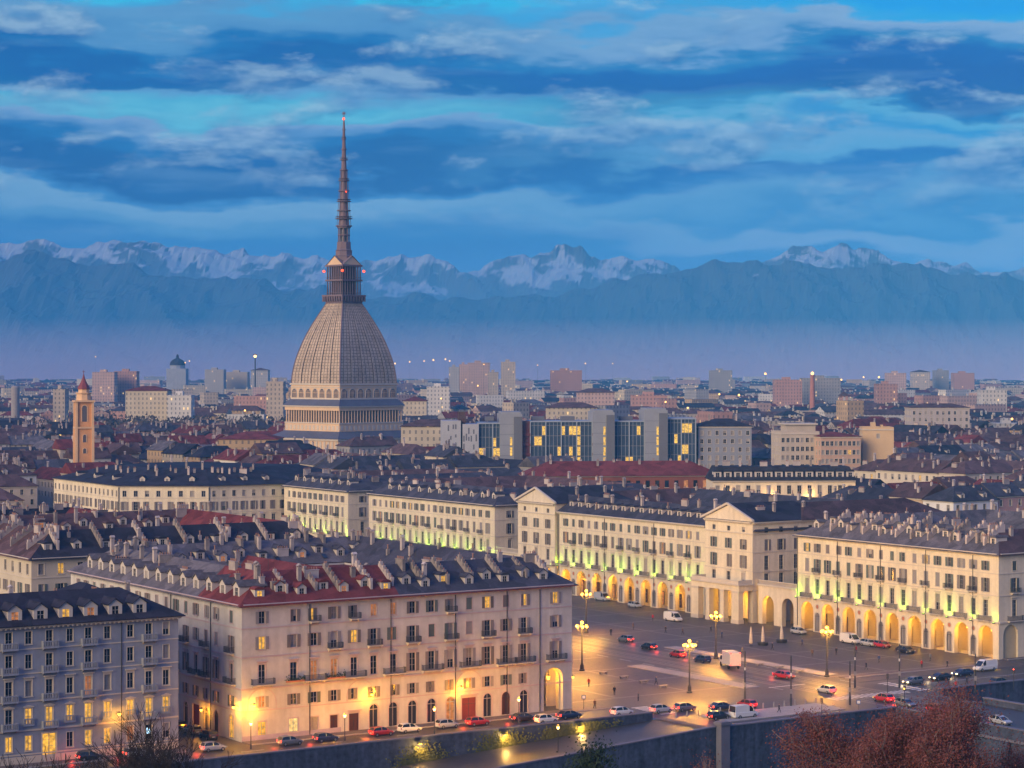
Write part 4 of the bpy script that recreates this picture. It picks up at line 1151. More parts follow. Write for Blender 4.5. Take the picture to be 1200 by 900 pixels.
def middle_arcade():
    a, He, D, rise = 60.0, 21.6, 13.0, 4.0
    u0, v0, v1 = 111.0, 85.5, 186.0
    b = v1 - v0
    root = thing("arcaded_palace", "long cream arcaded palace with a triangular pediment at each end and columned portico", "building", (*W(u0, v0), 0), TH, "arcaded palaces round the square")
    wall = MB(); PW = 18.0; HP = 23.6
    # middle part
    L = b - 2 * PW - .8
    fa = Facade(root, wall, (0, b - PW - .4), -pi / 2, L, 0, He)
    n = 9; pitch = L / n
    cs = arcade(root, fa, pitch / 2, pitch, n)
    xs = sorted(cs + [c + pitch / 2 for c in cs[:-1]])
    upper_floors(fa, cs, xs, He)
    for c in cs: fa.balcony(c, 7.75, 3.4)
    cornice(wall, fa, He - .2, .8, .5, 1); fa.finish()
    for s in (.4, L / 3, 2 * L / 3): drain(fa, s, 1, He - .6)
    LAMPS.append((root, fa, cs, "long arcaded palace"))
    GREENS.append((root, fa, [c + pitch / 2 for c in cs[:-1]] + [.5, L - .5], "long arcaded palace"))
    sh = [m_shut, m_shutg]
    def pavilion(y0, portico):
        x0 = -.8
        pf = Facade(root, wall, (x0, y0 + PW), -pi / 2, PW, 0, HP)
        for i in range(3):
            c = 3.4 + 5.6 * i
            pf.window(c, HP - 2.5, 1.2, 1.2, 'dark', 'bare')
            pf.window(c, HP - 6.6, 1.25, 2.4, 'dark', 'thin', None, rnd.choice(sh))
            pf.window(c, HP - 11.0, 1.3, 3.0, 'dark', 'thin', None, rnd.choice(sh))
            pf.window(c, HP - 15.2, 1.35, 3.1, 'dark', 'hood', None, None)
            if not portico: pf.hole(c, 0, 3.2, 6.7, True, 1.0)
        for z, h, d in ((HP - 2.95, .25, .2), (HP - 11.6, .2, .1), (HP - 7.2, .2, .1)): pf.band(z, h, d, 1)
        if portico:
            for i in range(3): pf.hole(3.4 + 5.6 * i, 0, 3.4, 7.4, False, 1.0)
        cornice(wall, pf, HP - .3, .7, .5, 1, True, .9)
        pf.finish()
        # return walls
        Facade(root, wall, (x0, y0), 0, .8 if y0 > 5 else 60.8, 0, HP)
        if y0 > 5: Facade(root, wall, (x0, y0), 0, 14, He - 1, HP).finish(); Facade(root, wall, (x0, y0), 0, .8, 0, He).finish()
        Facade(root, wall, (14, y0 + PW), pi, 14 - x0, 0 if y0 > 5 else 0, HP).finish()
        # pediment + its gable roof
        m = MB(); zz = HP + .1
        m.extr([(y0 - .5, zz), (y0 + PW + .5, zz), (y0 + PW / 2, zz + 3.5)], 0, x0 - .05, x0 + .35, 0)
        for s in (0, 1):
            A = (y0 - .7, zz); B = (y0 + PW / 2, zz + 3.65); C = (y0 + PW + .7, zz)
            p = [A, (A[0], A[1] + .5), (B[0], B[1] + .5), B] if s == 0 else [B, (B[0], B[1] + .5), (C[0], C[1] + .5), C]
            m.extr(p, 0, x0 - .65, x0 - .05, 1)
        m.build("pediment", [m_creampale, m_stone], root)
        pr = MB(); ln = 26
        pr.face([(x0 + .35, y0 - .6, zz + .05), (x0 + ln, y0 - .6, zz + .05), (x0 + ln - 6, y0 + PW / 2, zz + 3.9), (x0 + .35, y0 + PW / 2, zz + 3.9)], 0)
        pr.face([(x0 + ln, y0 + PW + .6, zz + .05), (x0 + .35, y0 + PW + .6, zz + .05), (x0 + .35, y0 + PW / 2, zz + 3.9), (x0 + ln - 6, y0 + PW / 2, zz + 3.9)], 0)
        pr.face([(x0 + ln, y0 - .6, zz + .05), (x0 + ln, y0 + PW + .6, zz + .05), (x0 + ln - 6, y0 + PW / 2, zz + 3.9)], 0)
        rf = pr.build("pavilion_roof", [m_darkslate], root)
        for (x, y) in ((9, 4), (14, 9.5), (19, 5)): put("chimney", chimney_mesh(2), rf, (x, y0 + y, zz + 1.4 + (2.1 if y > 8 else 0)), 0)
        if portico:
            p = MB(); d = 4.2
            for i in range(4):
                y = y0 + .8 + (PW - 1.6) * i / 3; w = 1.35 if i in (0, 3) else .7
                yy = min(max(y, y0 + w), y0 + PW - w)
                p.box(x0 - d, yy - w, 0, x0 - d + 1.4, yy + w, 7.6, 0); p.box(x0 - d - .12, yy - w - .12, 7.15, x0 - d + 1.52, yy + w + .12, 7.595, 1); p.box(x0 - d - .1, yy - w - .1, 0, x0 - d + 1.5, yy + w + .1, .9, 1)
            p.box(x0 - d, y0 - .2, 7.6, x0 - .02, y0 + PW + .2, 8.9, 0); p.box(x0 - d - .35, y0 - .5, 8.9, x0 - .02, y0 + PW + .5, 9.2, 1)
            p.box(x0 - d, y0 + .1, 9.2, x0 - d + .2, y0 + PW - .1, 10.1, 1)
            for y in (y0 + .1, y0 + PW - .3): p.box(x0 - d + .2, y, 9.2, x0 - .02, y + .2, 10.1, 1)
            p.box(x0 + 5.0, y0 + .5, 0, x0 + 5.2, y0 + PW - .5, 7.5, 0); p.box(x0 + 1.0, y0 + .5, 7.5, x0 + 5.2, y0 + PW - .5, 7.7, 0)
            p.build("portico", [m_cream, m_stone], root)
        else:
            p = MB(); p.box(x0 - 1.1, y0 - .1, 7.4, x0 - .02, y0 + PW + .1, 7.9, 1); p.box(x0 - 1.1, y0 - .1, 7.9, x0 - .95, y0 + PW + .1, 8.8, 1)
            p.box(x0 + 5.0, y0 + .5, 0, x0 + 5.2, y0 + PW - .5, 7.5, 0); p.box(x0 + 1.0, y0 + .5, 7.5, x0 + 5.2, y0 + PW - .5, 7.7, 0)
            p.build("terrace", [m_cream, m_stone], root)
        return pf
    p1 = pavilion(0.0, True); p2 = pavilion(b - PW, False)
    LAMPS.append((root, p1, [3.4, 9.0, 14.6], "columned portico")); LAMPS.append((root, p2, [3.4, 9.0, 14.6], "far pediment pavilion"))
    GREENS.append((root, p1, [0.6], "columned portico")); GREENS.append((root, p2, [PW - .6, .6], "far pediment pavilion"))
    # side that faces the river
    fs = Facade(root, wall, (-.8, 0), 0, a + .8, 0, HP)
    for i in range(12):
        c = 4.2 + 4.5 * i
        fs.window(c, HP - 2.6, 1.2, 1.3, 'dark', 'bare'); fs.window(c, HP - 6.8, 1.25, 2.6, 'dark', 'thin', None, rnd.choice(sh), closed=i % 3 == 2)
        fs.window(c, HP - 11.4, 1.3, 3.4, 'dark', 'thin'); fs.window(c, HP - 15.6, 1.3, 3.4, 'dark', 'hood')
    for z, h, d in ((HP - 2.95, .25, .2), (HP - 11.9, .2, .1), (HP - 7.3, .2, .1), (HP - 16.2, .2, .2)): fs.band(z, h, d, 1)
    cornice(wall, fs, HP - .3, .7, .5, 1); fs.finish()
    Facade(root, wall, (a, 0), pi / 2, b, 0, He).finish(); Facade(root, wall, (a, b), pi, a, 0, He).finish()
    for (p, ang, LL) in (((D, D), pi / 2, b - 2 * D), ((D, b - D), 0, a - 2 * D), ((a - D, b - D), -pi / 2, b - 2 * D), ((a - D, D), pi, a - 2 * D)):
        Facade(root, wall, p, ang, LL, 0, He).finish()
    wall.build("wall", [m_cream, m_stone], root)
    mb = ring_roof(a, b, D, He + .15, rise, .6, {'f': 0, 'r': 0, 'k': 1, 'l': 0})
    roof = mb.build("roof", [m_slate, m_brownroof, m_redroof], root)
    m2 = MB(); hip_roof(m2, 14, -.3, a + .3, 13.6, HP + .12, 3.6, .5); m2.build("river_side_roof", [m_brownroof], root)
    sl = rise / (D / 2)
    for k in range(16): put("dormer", dormer_mesh('round', 'dark', m_slate), roof, (2.2, PW + 2.5 + k * (L - 5) / 15, He + sl * 2.2 - .15), -pi / 2)
    wing_chimneys(roof, a, b, D, He + .15, rise, 64, sides="lkr")
    merge_rest(root, "window")
middle_arcade()

def terrace_link(v0, v1, label):
    """two arches carrying a terrace across the side street"""
    u0 = 111.3; L = v1 - v0
    root = thing("terrace_arch", label, "arcade", (*W(u0, v0), 0), TH, "terraces over the side streets")
    wall = MB(); fa = Facade(root, wall, (0, L), -pi / 2, L, 0, 9.3)
    n = 2; p = L / n
    for k in range(n): fa.hole(p * (k + .5), 0, 4.2, 6.7, True, 1.2)
    fa.band(8.9, .4, .35, 1); fa.finish()
    fb = Facade(root, wall, (6.2, 0), pi / 2, L, 0, 9.3)
    for k in range(n): fb.hole(p * (k + .5), 0, 4.2, 6.7, True, 1.2)
    fb.finish()
    wall.face([(0, 0, 9.3), (6.2, 0, 9.3), (6.2, L, 9.3), (0, L, 9.3)], 1); wall.face([(1.2, 0, 7.4), (5, 0, 7.4), (5, L, 7.4), (1.2, L, 7.4)], 0)
    for k in range(int(L / .35)): wall.box(.05, .1 + k * .35, 9.3, .2, .26 + k * .35, 10.1, 1)
    wall.box(0, 0, 10.1, .28, L, 10.25, 1)
    wall.build("wall", [m_creampale, m_stone], root)
    return root, fa, [p * (k + .5) for k in range(n)]
rt_, f_, c_ = terrace_link(70.6, 84.7, "pale two-arch terrace across the side street, between columned portico and nearest arcaded palace")
LAMPS.append((rt_, f_, c_[:1], "two-arch terrace"))
rt_, f_, c_ = terrace_link(186.1, 198.8, "distant two-arch terrace across the side street, left of the far pediment")

def far_arcade(v0, v1, label, He=21.6, colw=None):
    a, b, D, rise = 60.0, v1 - v0, 13.0, 4.2; u0 = 111.0
    root = thing("arcaded_palace", label, "building", (*W(u0, v0), 0), TH, "arcaded palaces round the square")
    wall = MB(); fa = Facade(root, wall, (0, b), -pi / 2, b, 0, He)
    n = max(2, round(b / 7.1)); p = b / n
    cs = arcade(root, fa, p / 2, p, n, blind=False)
    xs = sorted(cs + [c + p / 2 for c in cs[:-1]])
    upper_floors(fa, cs, xs, He)
    for c in cs: fa.balcony(c, 7.75, 3.4)
    cornice(wall, fa, He - .2, .8, .5, 1, False); fa.finish()
    GREENS.append((root, fa, [c + p / 2 for c in cs[:-1]] + [b - .6], label.split(",")[0]))
    fr = Facade(root, wall, (0, 0), 0, a, 0, He)
    for i in range(12):
        c = 5 + 4.4 * i
        for z, h, st in ((He - 3.55, 1.95, 'thin'), (He - 8, 2.9, 'thin'), (He - 13, 3.4, 'hood')): fr.window(c, z, 1.25, h, 'dark', st, None, m_shut if z > He - 10 else None)
    for z, h, d in ((He - 14.3, .35, .25), (He - 8.75, .22, .12), (He - 4.2, .18, .1)): fr.band(z, h, d, 1)
    cornice(wall, fr, He - .2, .8, .5, 1, False); fr.finish()
    Facade(root, wall, (a, 0), pi / 2, b, 0, He).finish(); Facade(root, wall, (a, b), pi, a, 0, He).finish()
    for (q, ang, LL) in (((D, D), pi / 2, b - 2 * D), ((D, b - D), 0, a - 2 * D), ((a - D, b - D), -pi / 2, b - 2 * D), ((a - D, D), pi, a - 2 * D)):
        Facade(root, wall, q, ang, LL, 0, He).finish()
    wall.build("wall", [m_cream, m_stone], root)
    mb = ring_roof(a, b, D, He + .15, rise, .8, {'f': 0, 'r': 1, 'k': 1, 'l': 0})
    roof = mb.build("roof", [m_slate, m_brownroof], root)
    for k in range(int(b / 6)): put("dormer", dormer_mesh('gable', 'dark', m_slate), roof, (2.2, 4 + 5.8 * k, He + rise / 6.5 * 2.2 - .1), -pi / 2)
    wing_chimneys(roof, a, b, D, He + .15, rise, 46)
    merge_rest(root, "window")
far_arcade(199, 270, "third arcaded palace, left of the far pediment, lower front hidden by near roofs")
far_arcade(283, 326, "farthest arcaded palace, right of the curved end of the square")
# ------------------------------------------------------------------ curved end of the square
def hemicycle():
    pts = [(-73, 729), (-97, 716), (-126, 716.5), (-157, 766)]
    He = 22.0
    root = thing("curved_palace", "cream palace bending round the far end of the square, dark hipped roof", "building", (pts[2][0], pts[2][1], 0))
    o = pts[2]; P = [(x - o[0], y - o[1]) for x, y in pts]
    back = [(-120 - o[0], 800 - o[1]), (-50 - o[0], 765 - o[1])]
    wall = MB()
    ring = P[::-1] + []   # far-left -> corner -> right
    for A, B in zip(ring, ring[1:]):
        L = math.hypot(B[0] - A[0], B[1] - A[1]); ang = math.atan2(B[1] - A[1], B[0] - A[0])
        f = Facade(root, wall, A, ang, L, 0, He)
        n = max(3, round(L / 3.6))
        for k in range(n):
            c = L * (k + .5) / n
            f.window(c, He - 3.6, 1.2, 1.9, 'dark', 'thin'); f.window(c, He - 8, 1.25, 2.8, 'blind' if rnd.random() < .4 else 'dark', 'thin', None, m_shut); f.window(c, He - 13, 1.3, 3.4, 'dark', 'hood')
        for z, h, d in ((He - 14.3, .35, .25), (He - 8.75, .22, .12), (He - 4.2, .18, .1)): f.band(z, h, d, 1)
        for c in (.1, L - .1): drain(f, c, 1, He - .6)
        cornice(wall, f, He - .2, .7, .5, 1, False); f.finish()
    wall.build("wall", [m_cream, m_stone], root)
    mb = MB(); r = 5.0
    full = ring + back[::-1]
    cx = sum(p[0] for p in full) / len(full); cy = sum(p[1] for p in full) / len(full)
    def ins(p, t): return (p[0] + (cx - p[0]) * t, p[1] + (cy - p[1]) * t)
    def out(p): d = math.hypot(p[0] - cx, p[1] - cy); return (cx + (p[0] - cx) * (1 + 1.1 / d), cy + (p[1] - cy) * (1 + 1.1 / d))
    for A, B in zip(full, full[1:] + full[:1]):
        a, b = out(A), out(B); c, d = ins(B, .42), ins(A, .42)
        mb.face([(*a, He + .1), (*b, He + .1), (*c, He + r), (*d, He + r)], 0); mb.face([(*a, He - .1), (*b, He - .1), (*b, He + .1), (*a, He + .1)], 0)
    mb.face([(*ins(p, .42), He + r) for p in full], 0)
    roof = mb.build("roof", [m_darkslate], root)
    for A, B in zip(ring, ring[1:]):
        for t in (.2, .5, .8):
            p = (A[0] + (B[0] - A[0]) * t, A[1] + (B[1] - A[1]) * t); q = ins(p, .16)
            put("dormer", dormer_mesh('gable', 'blind', m_darkslate), roof, (*ins(p, .08), He + .7), math.atan2(B[1] - A[1], B[0] - A[0]))
            put("chimney", chimney_mesh(0), roof, (*ins(p, .3), He + 3.2), 0)
        for t in (.1, .27, .38, .62, .72, .93):
            p = (A[0] + (B[0] - A[0]) * t, A[1] + (B[1] - A[1]) * t); e = rnd.uniform(.12, .42); put("chimney", chimney_mesh(rnd.choice((0, 1, 2, 4))), roof, (*ins(p, e), He + .1 + 4.9 * (e + .03) / .45), rnd.choice((0, pi / 2)))
hemicycle()

# ------------------------------------------------------------------ generic town houses
WCOL = {"cream": (.56, .49, .38), "ochre": (.52, .37, .22), "pale pink": (.50, .36, .33), "grey": (.37, .36, .37), "white": (.62, .60, .57), "beige": (.49, .42, .35), "rose": (.45, .27, .24)}
WM = {k: M(k.replace(' ', '_') + "_house_plaster", c, .9, .12, .2, objrand=.12) for k, c in WCOL.items()}
WP = {k: window_wall(k.replace(' ', '_') + "_house_wall", tuple(q * .78 for q in c), lit=.04) for k, c in WCOL.items()}
RM = {"dark slate": m_darkslate, "slate": m_slate, "red tile": m_redroof, "brown tile": m_brownroof, "grey stone": m_greyroof}
HOUSES = []
OCC = []      # occupied circles / rects in world XY: (x, y, r)
LAND = []     # landmarks: (px, py, phrase)
def clear(x, y, r):
    return all((x - a) ** 2 + (y - b) ** 2 > (r + c) ** 2 for a, b, c in OCC)
def house(x, y, ang, w, d, He, wc, rc, nch=3, gable=(False, False), wins=True, rise=None, ndorm=0, group="houses of the old town", name="town_house", label=None, cat="house", inset=None, kinds=(0, 1, 2, 4), rows=2, patt=False, lit=.12):
    """rectangular house; local x = long side w, y = depth d, camera side is -y when ang is about 0"""
    z = gz(y)
    root = put(name, None, None, (x, y, z), ang)
    rise = rise or min(w, d) * .32
    wm = (WP if patt else WM)[wc]
    m = MB(); cw = (wins and not patt)
    if cw:
        faces = [((-w / 2, -d / 2), 0, w), ((w / 2, -d / 2), pi / 2, d), ((w / 2, d / 2), pi, w), ((-w / 2, d / 2), -pi / 2, d)]
        for p, a, L in faces:
            f = Facade(root, m, p, a, L, -1.0, He)
            # does this side look at the camera?
            wa = ang + a; nrm = (sin(wa), -cos(wa)); c = f.T(L / 2, 0, 0)
            wx, wy = x + c[0] * cos(ang) - c[1] * sin(ang), y + c[0] * sin(ang) + c[1] * cos(ang)
            if (-wx * nrm[0] - wy * nrm[1]) / math.hypot(wx, wy) > .12:
                n = max(1, int(L / 3.3))
                for k in range(n):
                    for r in range(rows):
                        g = 'lit' if rnd.random() < lit else ('blind' if rnd.random() < .2 else 'dark')
                        f.window(L * (k + .5) / n, He - 2.9 - 3.5 * r, 1.15, 1.9, g, 'thin')
                f.band(He - .35, .35, .25, 1)
            f.finish()
        for q in ((-w / 2, -d / 2),): pass
    else:
        m.box(-w / 2, -d / 2, -1, w / 2, d / 2, He, 0, skip="tb")
    m.build("wall", [wm, m_stone], root)
    rb = MB(); hip_roof(rb, -w / 2, -d / 2, w / 2, d / 2, He + .18, rise, .5, 0, gable, inset)
    if gable[0] or gable[1]:
        X = w / 2 if w >= d else d / 2
        for s, g in ((-1, gable[0]), (1, gable[1])):
            if g and w >= d: rb.face([(s * w / 2, -d / 2 * s * -1 * -1, He), (s * w / 2, d / 2, He), (s * w / 2, 0, He + rise)] if False else [(s * w / 2, -d / 2, He), (s * w / 2, d / 2, He), (s * w / 2, 0, He + rise * .96)], 1)
            if g and w < d: rb.face([(-w / 2, s * d / 2, He), (w / 2, s * d / 2, He), (0, s * d / 2, He + rise * .96)], 1)
    roof = rb.build("roof", [RM[rc], wm], root)
    hd = min(w, d) / 2
    for k in range(nch):
        t = rnd.uniform(-.42, .42); e = rnd.uniform(-.7, .7)
        if w >= d: px, py = t * w, e * hd
        else: px, py = e * hd, t * d
        edge = (w / 2 - abs(px)) if w >= d else (d / 2 - abs(py))
        zz = He + .18 + rise * min(1 - abs(e), 1 if (gable[0] and gable[1]) else edge / hd)
        put("chimney", chimney_mesh(rnd.choice(kinds)), roof, (px, py, zz), rnd.choice((0, pi / 2)))
    for k in range(ndorm):
        px = -w / 2 + w * (k + .5) / ndorm
        if hd * .8 < px + w / 2 < w - hd * .8 or ndorm < 3:
            put("dormer", dormer_mesh('gable', 'blind' if rnd.random() < .3 else 'dark', RM[rc]), roof, (px, -d / 2 + .8, He + .2 + rise * .8 / hd - .2), 0)
    if label: tag(root, label, cat)
    else:
        HOUSES.append((root, x, y, z + He, wc, rc, nch, w * max(He, 8), group)); 
    return root
WC = [("cream", 5), ("ochre", 2), ("pale pink", 2), ("grey", 2), ("white", 2), ("beige", 4), ("rose", 1)]
RC = [("dark slate", 2.5), ("slate", 2), ("red tile", 2.4), ("brown tile", 4), ("grey stone", 1.5)]

def perimeter_block(cx, cy, ang, bw, bd, hlo, hhi, D=12.5, wins=True, skip=""):
    """a town block: houses side by side round a court"""
    ca, sa = cos(ang), sin(ang)
    def P(a, b): return (cx + a * ca - b * sa, cy + a * sa + b * ca)
    sides = [('f', bw, -bd / 2 + D / 2, 0), ('k', bw, bd / 2 - D / 2, 0), ('l', bd - 2 * D - .4, -bw / 2 + D / 2, 1), ('r', bd - 2 * D - .4, bw / 2 - D / 2, 1)]
    rcb = pick(RC)
    for sd, L, off, vert in sides:
        if sd in skip or L < 8: continue
        n = max(1, round(L / rnd.uniform(15, 25))); cuts = [0] + sorted((k + rnd.uniform(-.18, .18)) / n for k in range(1, n)) + [1]
        for k in range(n):
            a0, a1 = cuts[k] * L - L / 2, cuts[k + 1] * L - L / 2
            w = a1 - a0 - .06; mid = (a0 + a1) / 2
            x, y = P(mid, off) if not vert else P(off, mid)
            He = rnd.uniform(hlo, hhi) - 4.5 * sstep(820, 960, cy); d = D + rnd.uniform(-1, .6)
            gb = (k > 0 or vert, k < n - 1 or vert)
            px, py = PX(x, y, gz(y) + He)
            if px < -70 or px > 1270: continue
            rc = rcb if rnd.random() < .5 else pick(RC)
            facing = ang + (pi / 2 if vert else 0)
            house(x, y, facing, w, d, He, pick(WC), rc, nch=max(2, int(w * rnd.uniform(.22, .42))), gable=gb, wins=wins and y < 900, patt=y >= 900, ndorm=int(w / 7) if (rnd.random() < .5 and not vert and y < 950) else 0)

# ------------------------------------------------------------------ landmarks
m_moledome = M("dome_stone_slates", (.42, .335, .255), .7, .2, .12, fine=.34, fscale=.9)
m_molejoint = M("dome_joint", (.06, .05, .05), .8, 0)
m_mole = M("floodlit_granite", (.62, .44, .28), .85, .12, .2)  # warm floodlight is put into this granite's base colour
m_moledark = M("dome_lead_roof", (.09, .095, .13), .6, .2, .2)
m_molespire = M("spire_granite", (.165, .12, .135), .8, .15, .3)
m_shadowglass = M("dark_glass_and_shade", (.11, .10, .11), .3, 0)  # dark glass; also painted shade behind columns and in belfry openings
m_deep = M('dark_temple_core', (.035, .03, .045), .8, 0)  # dark colour stands for the shaded depth between the temple columns
red_light = glow("red_beacon", (1.0, .07, .02), 3.0)
def domed_tower():
    cx, cy = at(403, 1076); zb = 10.0
    root = thing("domed_tower", "huge square-domed granite monument with a needle spire, rising over the city", "monument", (cx, cy, 0), R(45) + math.atan2(-cx, cy) * 0.0)
    k = 1 / math.sqrt(2)
    def sq(h): return h * k          # half-side from half-diagonal
    # lower storeys ------------------------------------------------------
    m = MB(); s = sq(35.5); m.box(-s, -s, 5, s, s, 25.4, 0); m.box(-s - .6, -s - .6, 25.4, s + .6, s + .6, 26.3, 1)
    for i in range(18):
        t = -s + 1.2 + i * (2 * s - 2.4) / 17
        for a in (0, 1):
            for sgn in (-1, 1):
                if a == 0: m.box(t - .55, sgn * s - .25 if sgn < 0 else s, 18.5, t + .55, -s if sgn < 0 else s + .25, 25.0, 1)
                else: m.box(sgn * s - .25 if sgn < 0 else s, t - .55, 18.5, -s if sgn < 0 else s + .25, t + .55, 25.0, 1)
    m.build("lower_storey", [m_mole, m_stone], root)
    def frustum(mb, h0, z0, h1, z1, mi=0):
        a, b = sq(h0), sq(h1)
        A = [(-a, -a), (a, -a), (a, a), (-a, a)]; B = [(-b, -b), (b, -b), (b, b), (-b, b)]
        for i in range(4):
            j = (i + 1) % 4; mb.face([(*A[i], z0), (*A[j], z0), (*B[j], z1), (*B[i], z1)], mi)
    m = MB(); frustum(m, 36.8, 26.3, 28.6, 29.6); m.build("lower_roof", [m_moledark], root)
    # colonnade storey
    m = MB(); s = sq(28.2)
    m.box(-s, -s, 29.0, s, s, 33.2, 0); m.box(-s - .3, -s - .3, 33.2, s + .3, s + .3, 33.7, 1)
    m.box(-s + 1.3, -s + 1.3, 33.7, s - 1.3, s - 1.3, 39.6, 2); m.box(-s - .2, -s - .2, 39.4, s + .2, s + .2, 41.0, 0); m.box(-s - .8, -s - .8, 41.0, s + .8, s + .8, 41.6, 1)  # inner box coloured dark as the shade behind the columns
    for i in range(14):
        t = -s + 1.4 + i * (2 * s - 2.8) / 13
        for sgn in (-1, 1):
            for a in (0, 1):
                b = (t - .7, sgn * s - .12 if sgn < 0 else s, 30.2, t + .7, -s if sgn < 0 else s + .12, 32.3)
                m.box(*(b if a == 0 else (b[1], b[0], b[2], b[4], b[3], b[5])), 1)
    m.build("colonnade_storey", [m_mole, m_stone, m_shadowglass], root)
    n = 22
    cm = MB(); cm.lathe([(.42, 0), (.36, .25), (.33, 5.4), (.45, 5.7)], 8); cme = cm.mesh("column", [m_mole])
    for i in range(n):
        t = -s + .5 + i * (2 * s - 1.0) / (n - 1)
        for (x, y) in ((t, -s + .45), (t, s - .45), (-s + .45, t), (s - .45, t)):
            if abs(x) + abs(y) > 2 * s - 1.2 and x in (t,) and False: continue
            if (x < 0 and y < 0) or (x, y)[0] == -s + .45 or (x, y)[1] == -s + .45: put("column", cme, root, (x, y, 33.7))
    m = MB(); frustum(m, 29.6, 41.6, 25.8, 44.6); m.build("upper_roof", [m_moledark], root)
    # storey of lunette windows under the dome
    m = MB(); s = sq(25.4)
    m.box(-s, -s, 44.4, s, s, 51.4, 0); m.box(-s - .5, -s - .5, 51.4, s + .5, s + .5, 52.2, 1); m.box(-s - .25, -s - .25, 50.2, s + .25, s + .25, 50.7, 1); m.box(-s - .2, -s - .2, 44.6, s + .2, s + .2, 45.3, 1)
    m.build("drum_storey", [m_mole, m_stone], root)
    lw = MB(); pts = arc_pts(3.4, 4.2, 10); o = arc_pts(4.0, 4.6, 10)
    lw.face([(x, -.04, z) for x, z in reversed(pts)], 2)
    for i in range(len(o) - 1):
        lw.face([(pts[i][0], -.2, pts[i][1]), (pts[i + 1][0], -.2, pts[i + 1][1]), (o[i + 1][0], -.2, o[i + 1][1]), (o[i][0], -.2, o[i][1])], 0)
        lw.face([(o[i][0], -.2, o[i][1]), (o[i + 1][0], -.2, o[i + 1][1]), (o[i + 1][0], 0, o[i + 1][1]), (o[i][0], 0, o[i][1])], 0)
    for x in (-.85, 0, .85): lw.box(x - .09, -.16, 0, x + .09, -.05, 3.6, 1)
    lw.box(-1.7, -.16, 2.2, 1.7, -.05, 2.4, 1)
    lme = lw.mesh("lunette_window", [m_stone, m_mole, m_shadowglass])
    for i in range(7):
        t = -s + (i + .5) * 2 * s / 7
        put("lunette_window", lme, root, (t, -s, 45.4), 0); put("lunette_window", lme, root, (-s, t, 45.4), -pi / 2)
        put("lunette_window", lme, root, (s, t, 45.4), pi / 2)
    # four-sided dome ------------------------------------------------------
    prof = [(52.2, 25.2), (56, 24.9), (60, 24.1), (64, 23.0), (68, 21.5), (72, 19.8), (76, 17.8), (80, 15.5), (84, 12.9), (87, 10.9), (90.5, 8.5)]
    def hd(z):
        for (a, x), (b, y) in zip(prof, prof[1:]):
            if z <= b: t = (z - a) / (b - a); return x + (y - x) * t
        return prof[-1][1]
    NZ, NX = 27, 15
    zs = [52.2 + (90.5 - 52.2) * i / NZ for i in range(NZ + 1)]
    m = MB()
    for z0, z1 in zip(zs, zs[1:]): frustum(m, hd(z0) - .22, z0, hd(z1) - .22, z1, 1)
    for f in range(4):
        a = f * pi / 2; d = (cos(a), sin(a)); nn = (sin(a), -cos(a))
        def Pt(u, z, off=0.0):
            h = sq(hd(z)); return (d[0] * u * h + nn[0] * (h + off), d[1] * u * h + nn[1] * (h + off), z)
        for j in range(NZ):
            for i in range(NX):
                u0, u1 = -1 + 2 * i / NX, -1 + 2 * (i + 1) / NX; g = .10 * 2 / NX; gzz = .05 * (zs[j + 1] - zs[j])
                za, zb_ = zs[j] + gzz, zs[j + 1] - gzz
                m.face([Pt(u0 + g, za), Pt(u1 - g, za), Pt(u1 - g, zb_), Pt(u0 + g, zb_)], 0)
            # standing ribs every third panel
        for i in range(0, NX + 1, 1):
            u = -1 + 2 * i / NX
            for j in range(NZ):
                w = .024 if i % 3 == 0 else .008; o_ = .6 if i % 3 == 0 else .2
                if 0 < i < NX: m.face([Pt(u - w, zs[j], o_), Pt(u + w, zs[j], o_), Pt(u + w, zs[j + 1], o_), Pt(u - w, zs[j + 1], o_)], 0)
    dome = m.build("dome", [m_moledome, m_molejoint, m_molespire], root)
    hip = MB()
    for (sx, sy) in ((-1, -1), (1, -1), (1, 1), (-1, 1)):
        for z0, z1 in zip(zs, zs[1:]):
            p, q = sq(hd(z0)) , sq(hd(z1)); hip.tube((sx * p, sy * p, z0), (sx * q, sy * q, z1), .35, .35, 5, 0, False)
    hip.build("dome_ridge", [m_molespire], dome)
    # temple on top ---------------------------------------------------------
    m = MB(); frustum(m, 8.6, 90.3, 9.8, 93.8); s = sq(10.6); m.box(-s, -s, 93.8, s, s, 94.6, 0)
    for i in range(9):
        t = -s + .5 + i * (2 * s - 1) / 8
        for sg in (-1, 1):
            for a in (0, 1):
                b = (t - .25, min(sg * s, sg * s * .86), 91.4, t + .25, max(sg * s, sg * s * .86), 93.8)
                m.box(*(b if a == 0 else (b[1], b[0], b[2], b[4], b[3], b[5])), 0)
    m.build("temple_base", [m_molespire], root)
    m = MB(); s = sq(8.3); ci = s - 1.7
    for z0, z1 in ((94.6, 101.2), (102.0, 108.2)):
        m.box(-ci, -ci, z0, ci, ci, z1, 1)
        for i in range(8):
            t = -s + .35 + i * (2 * s - .7) / 7
            for (x, y) in ((t, -s + .35), (t, s - .35), (-s + .35, t), (s - .35, t)): m.tube((x, y, z0), (x, y, z1), .36, .30, 7, 0)
        m.box(-s - .5, -s - .5, z1, s + .5, s + .5, z1 + .8, 0)
        for sg in (-1, 1):   # railings
            m.box(-s - .45, sg * (s + .4) - .05, z0 + .9, s + .45, sg * (s + .4) + .05, z0 + 1.05, 0); m.box(sg * (s + .4) - .05, -s - .35, z0 + .9, sg * (s + .4) + .05, s + .35, z0 + 1.05, 0)
    m.build("temple", [m_molespire, m_deep], root)
    m = MB(); s = sq(8.2); z = 109.0
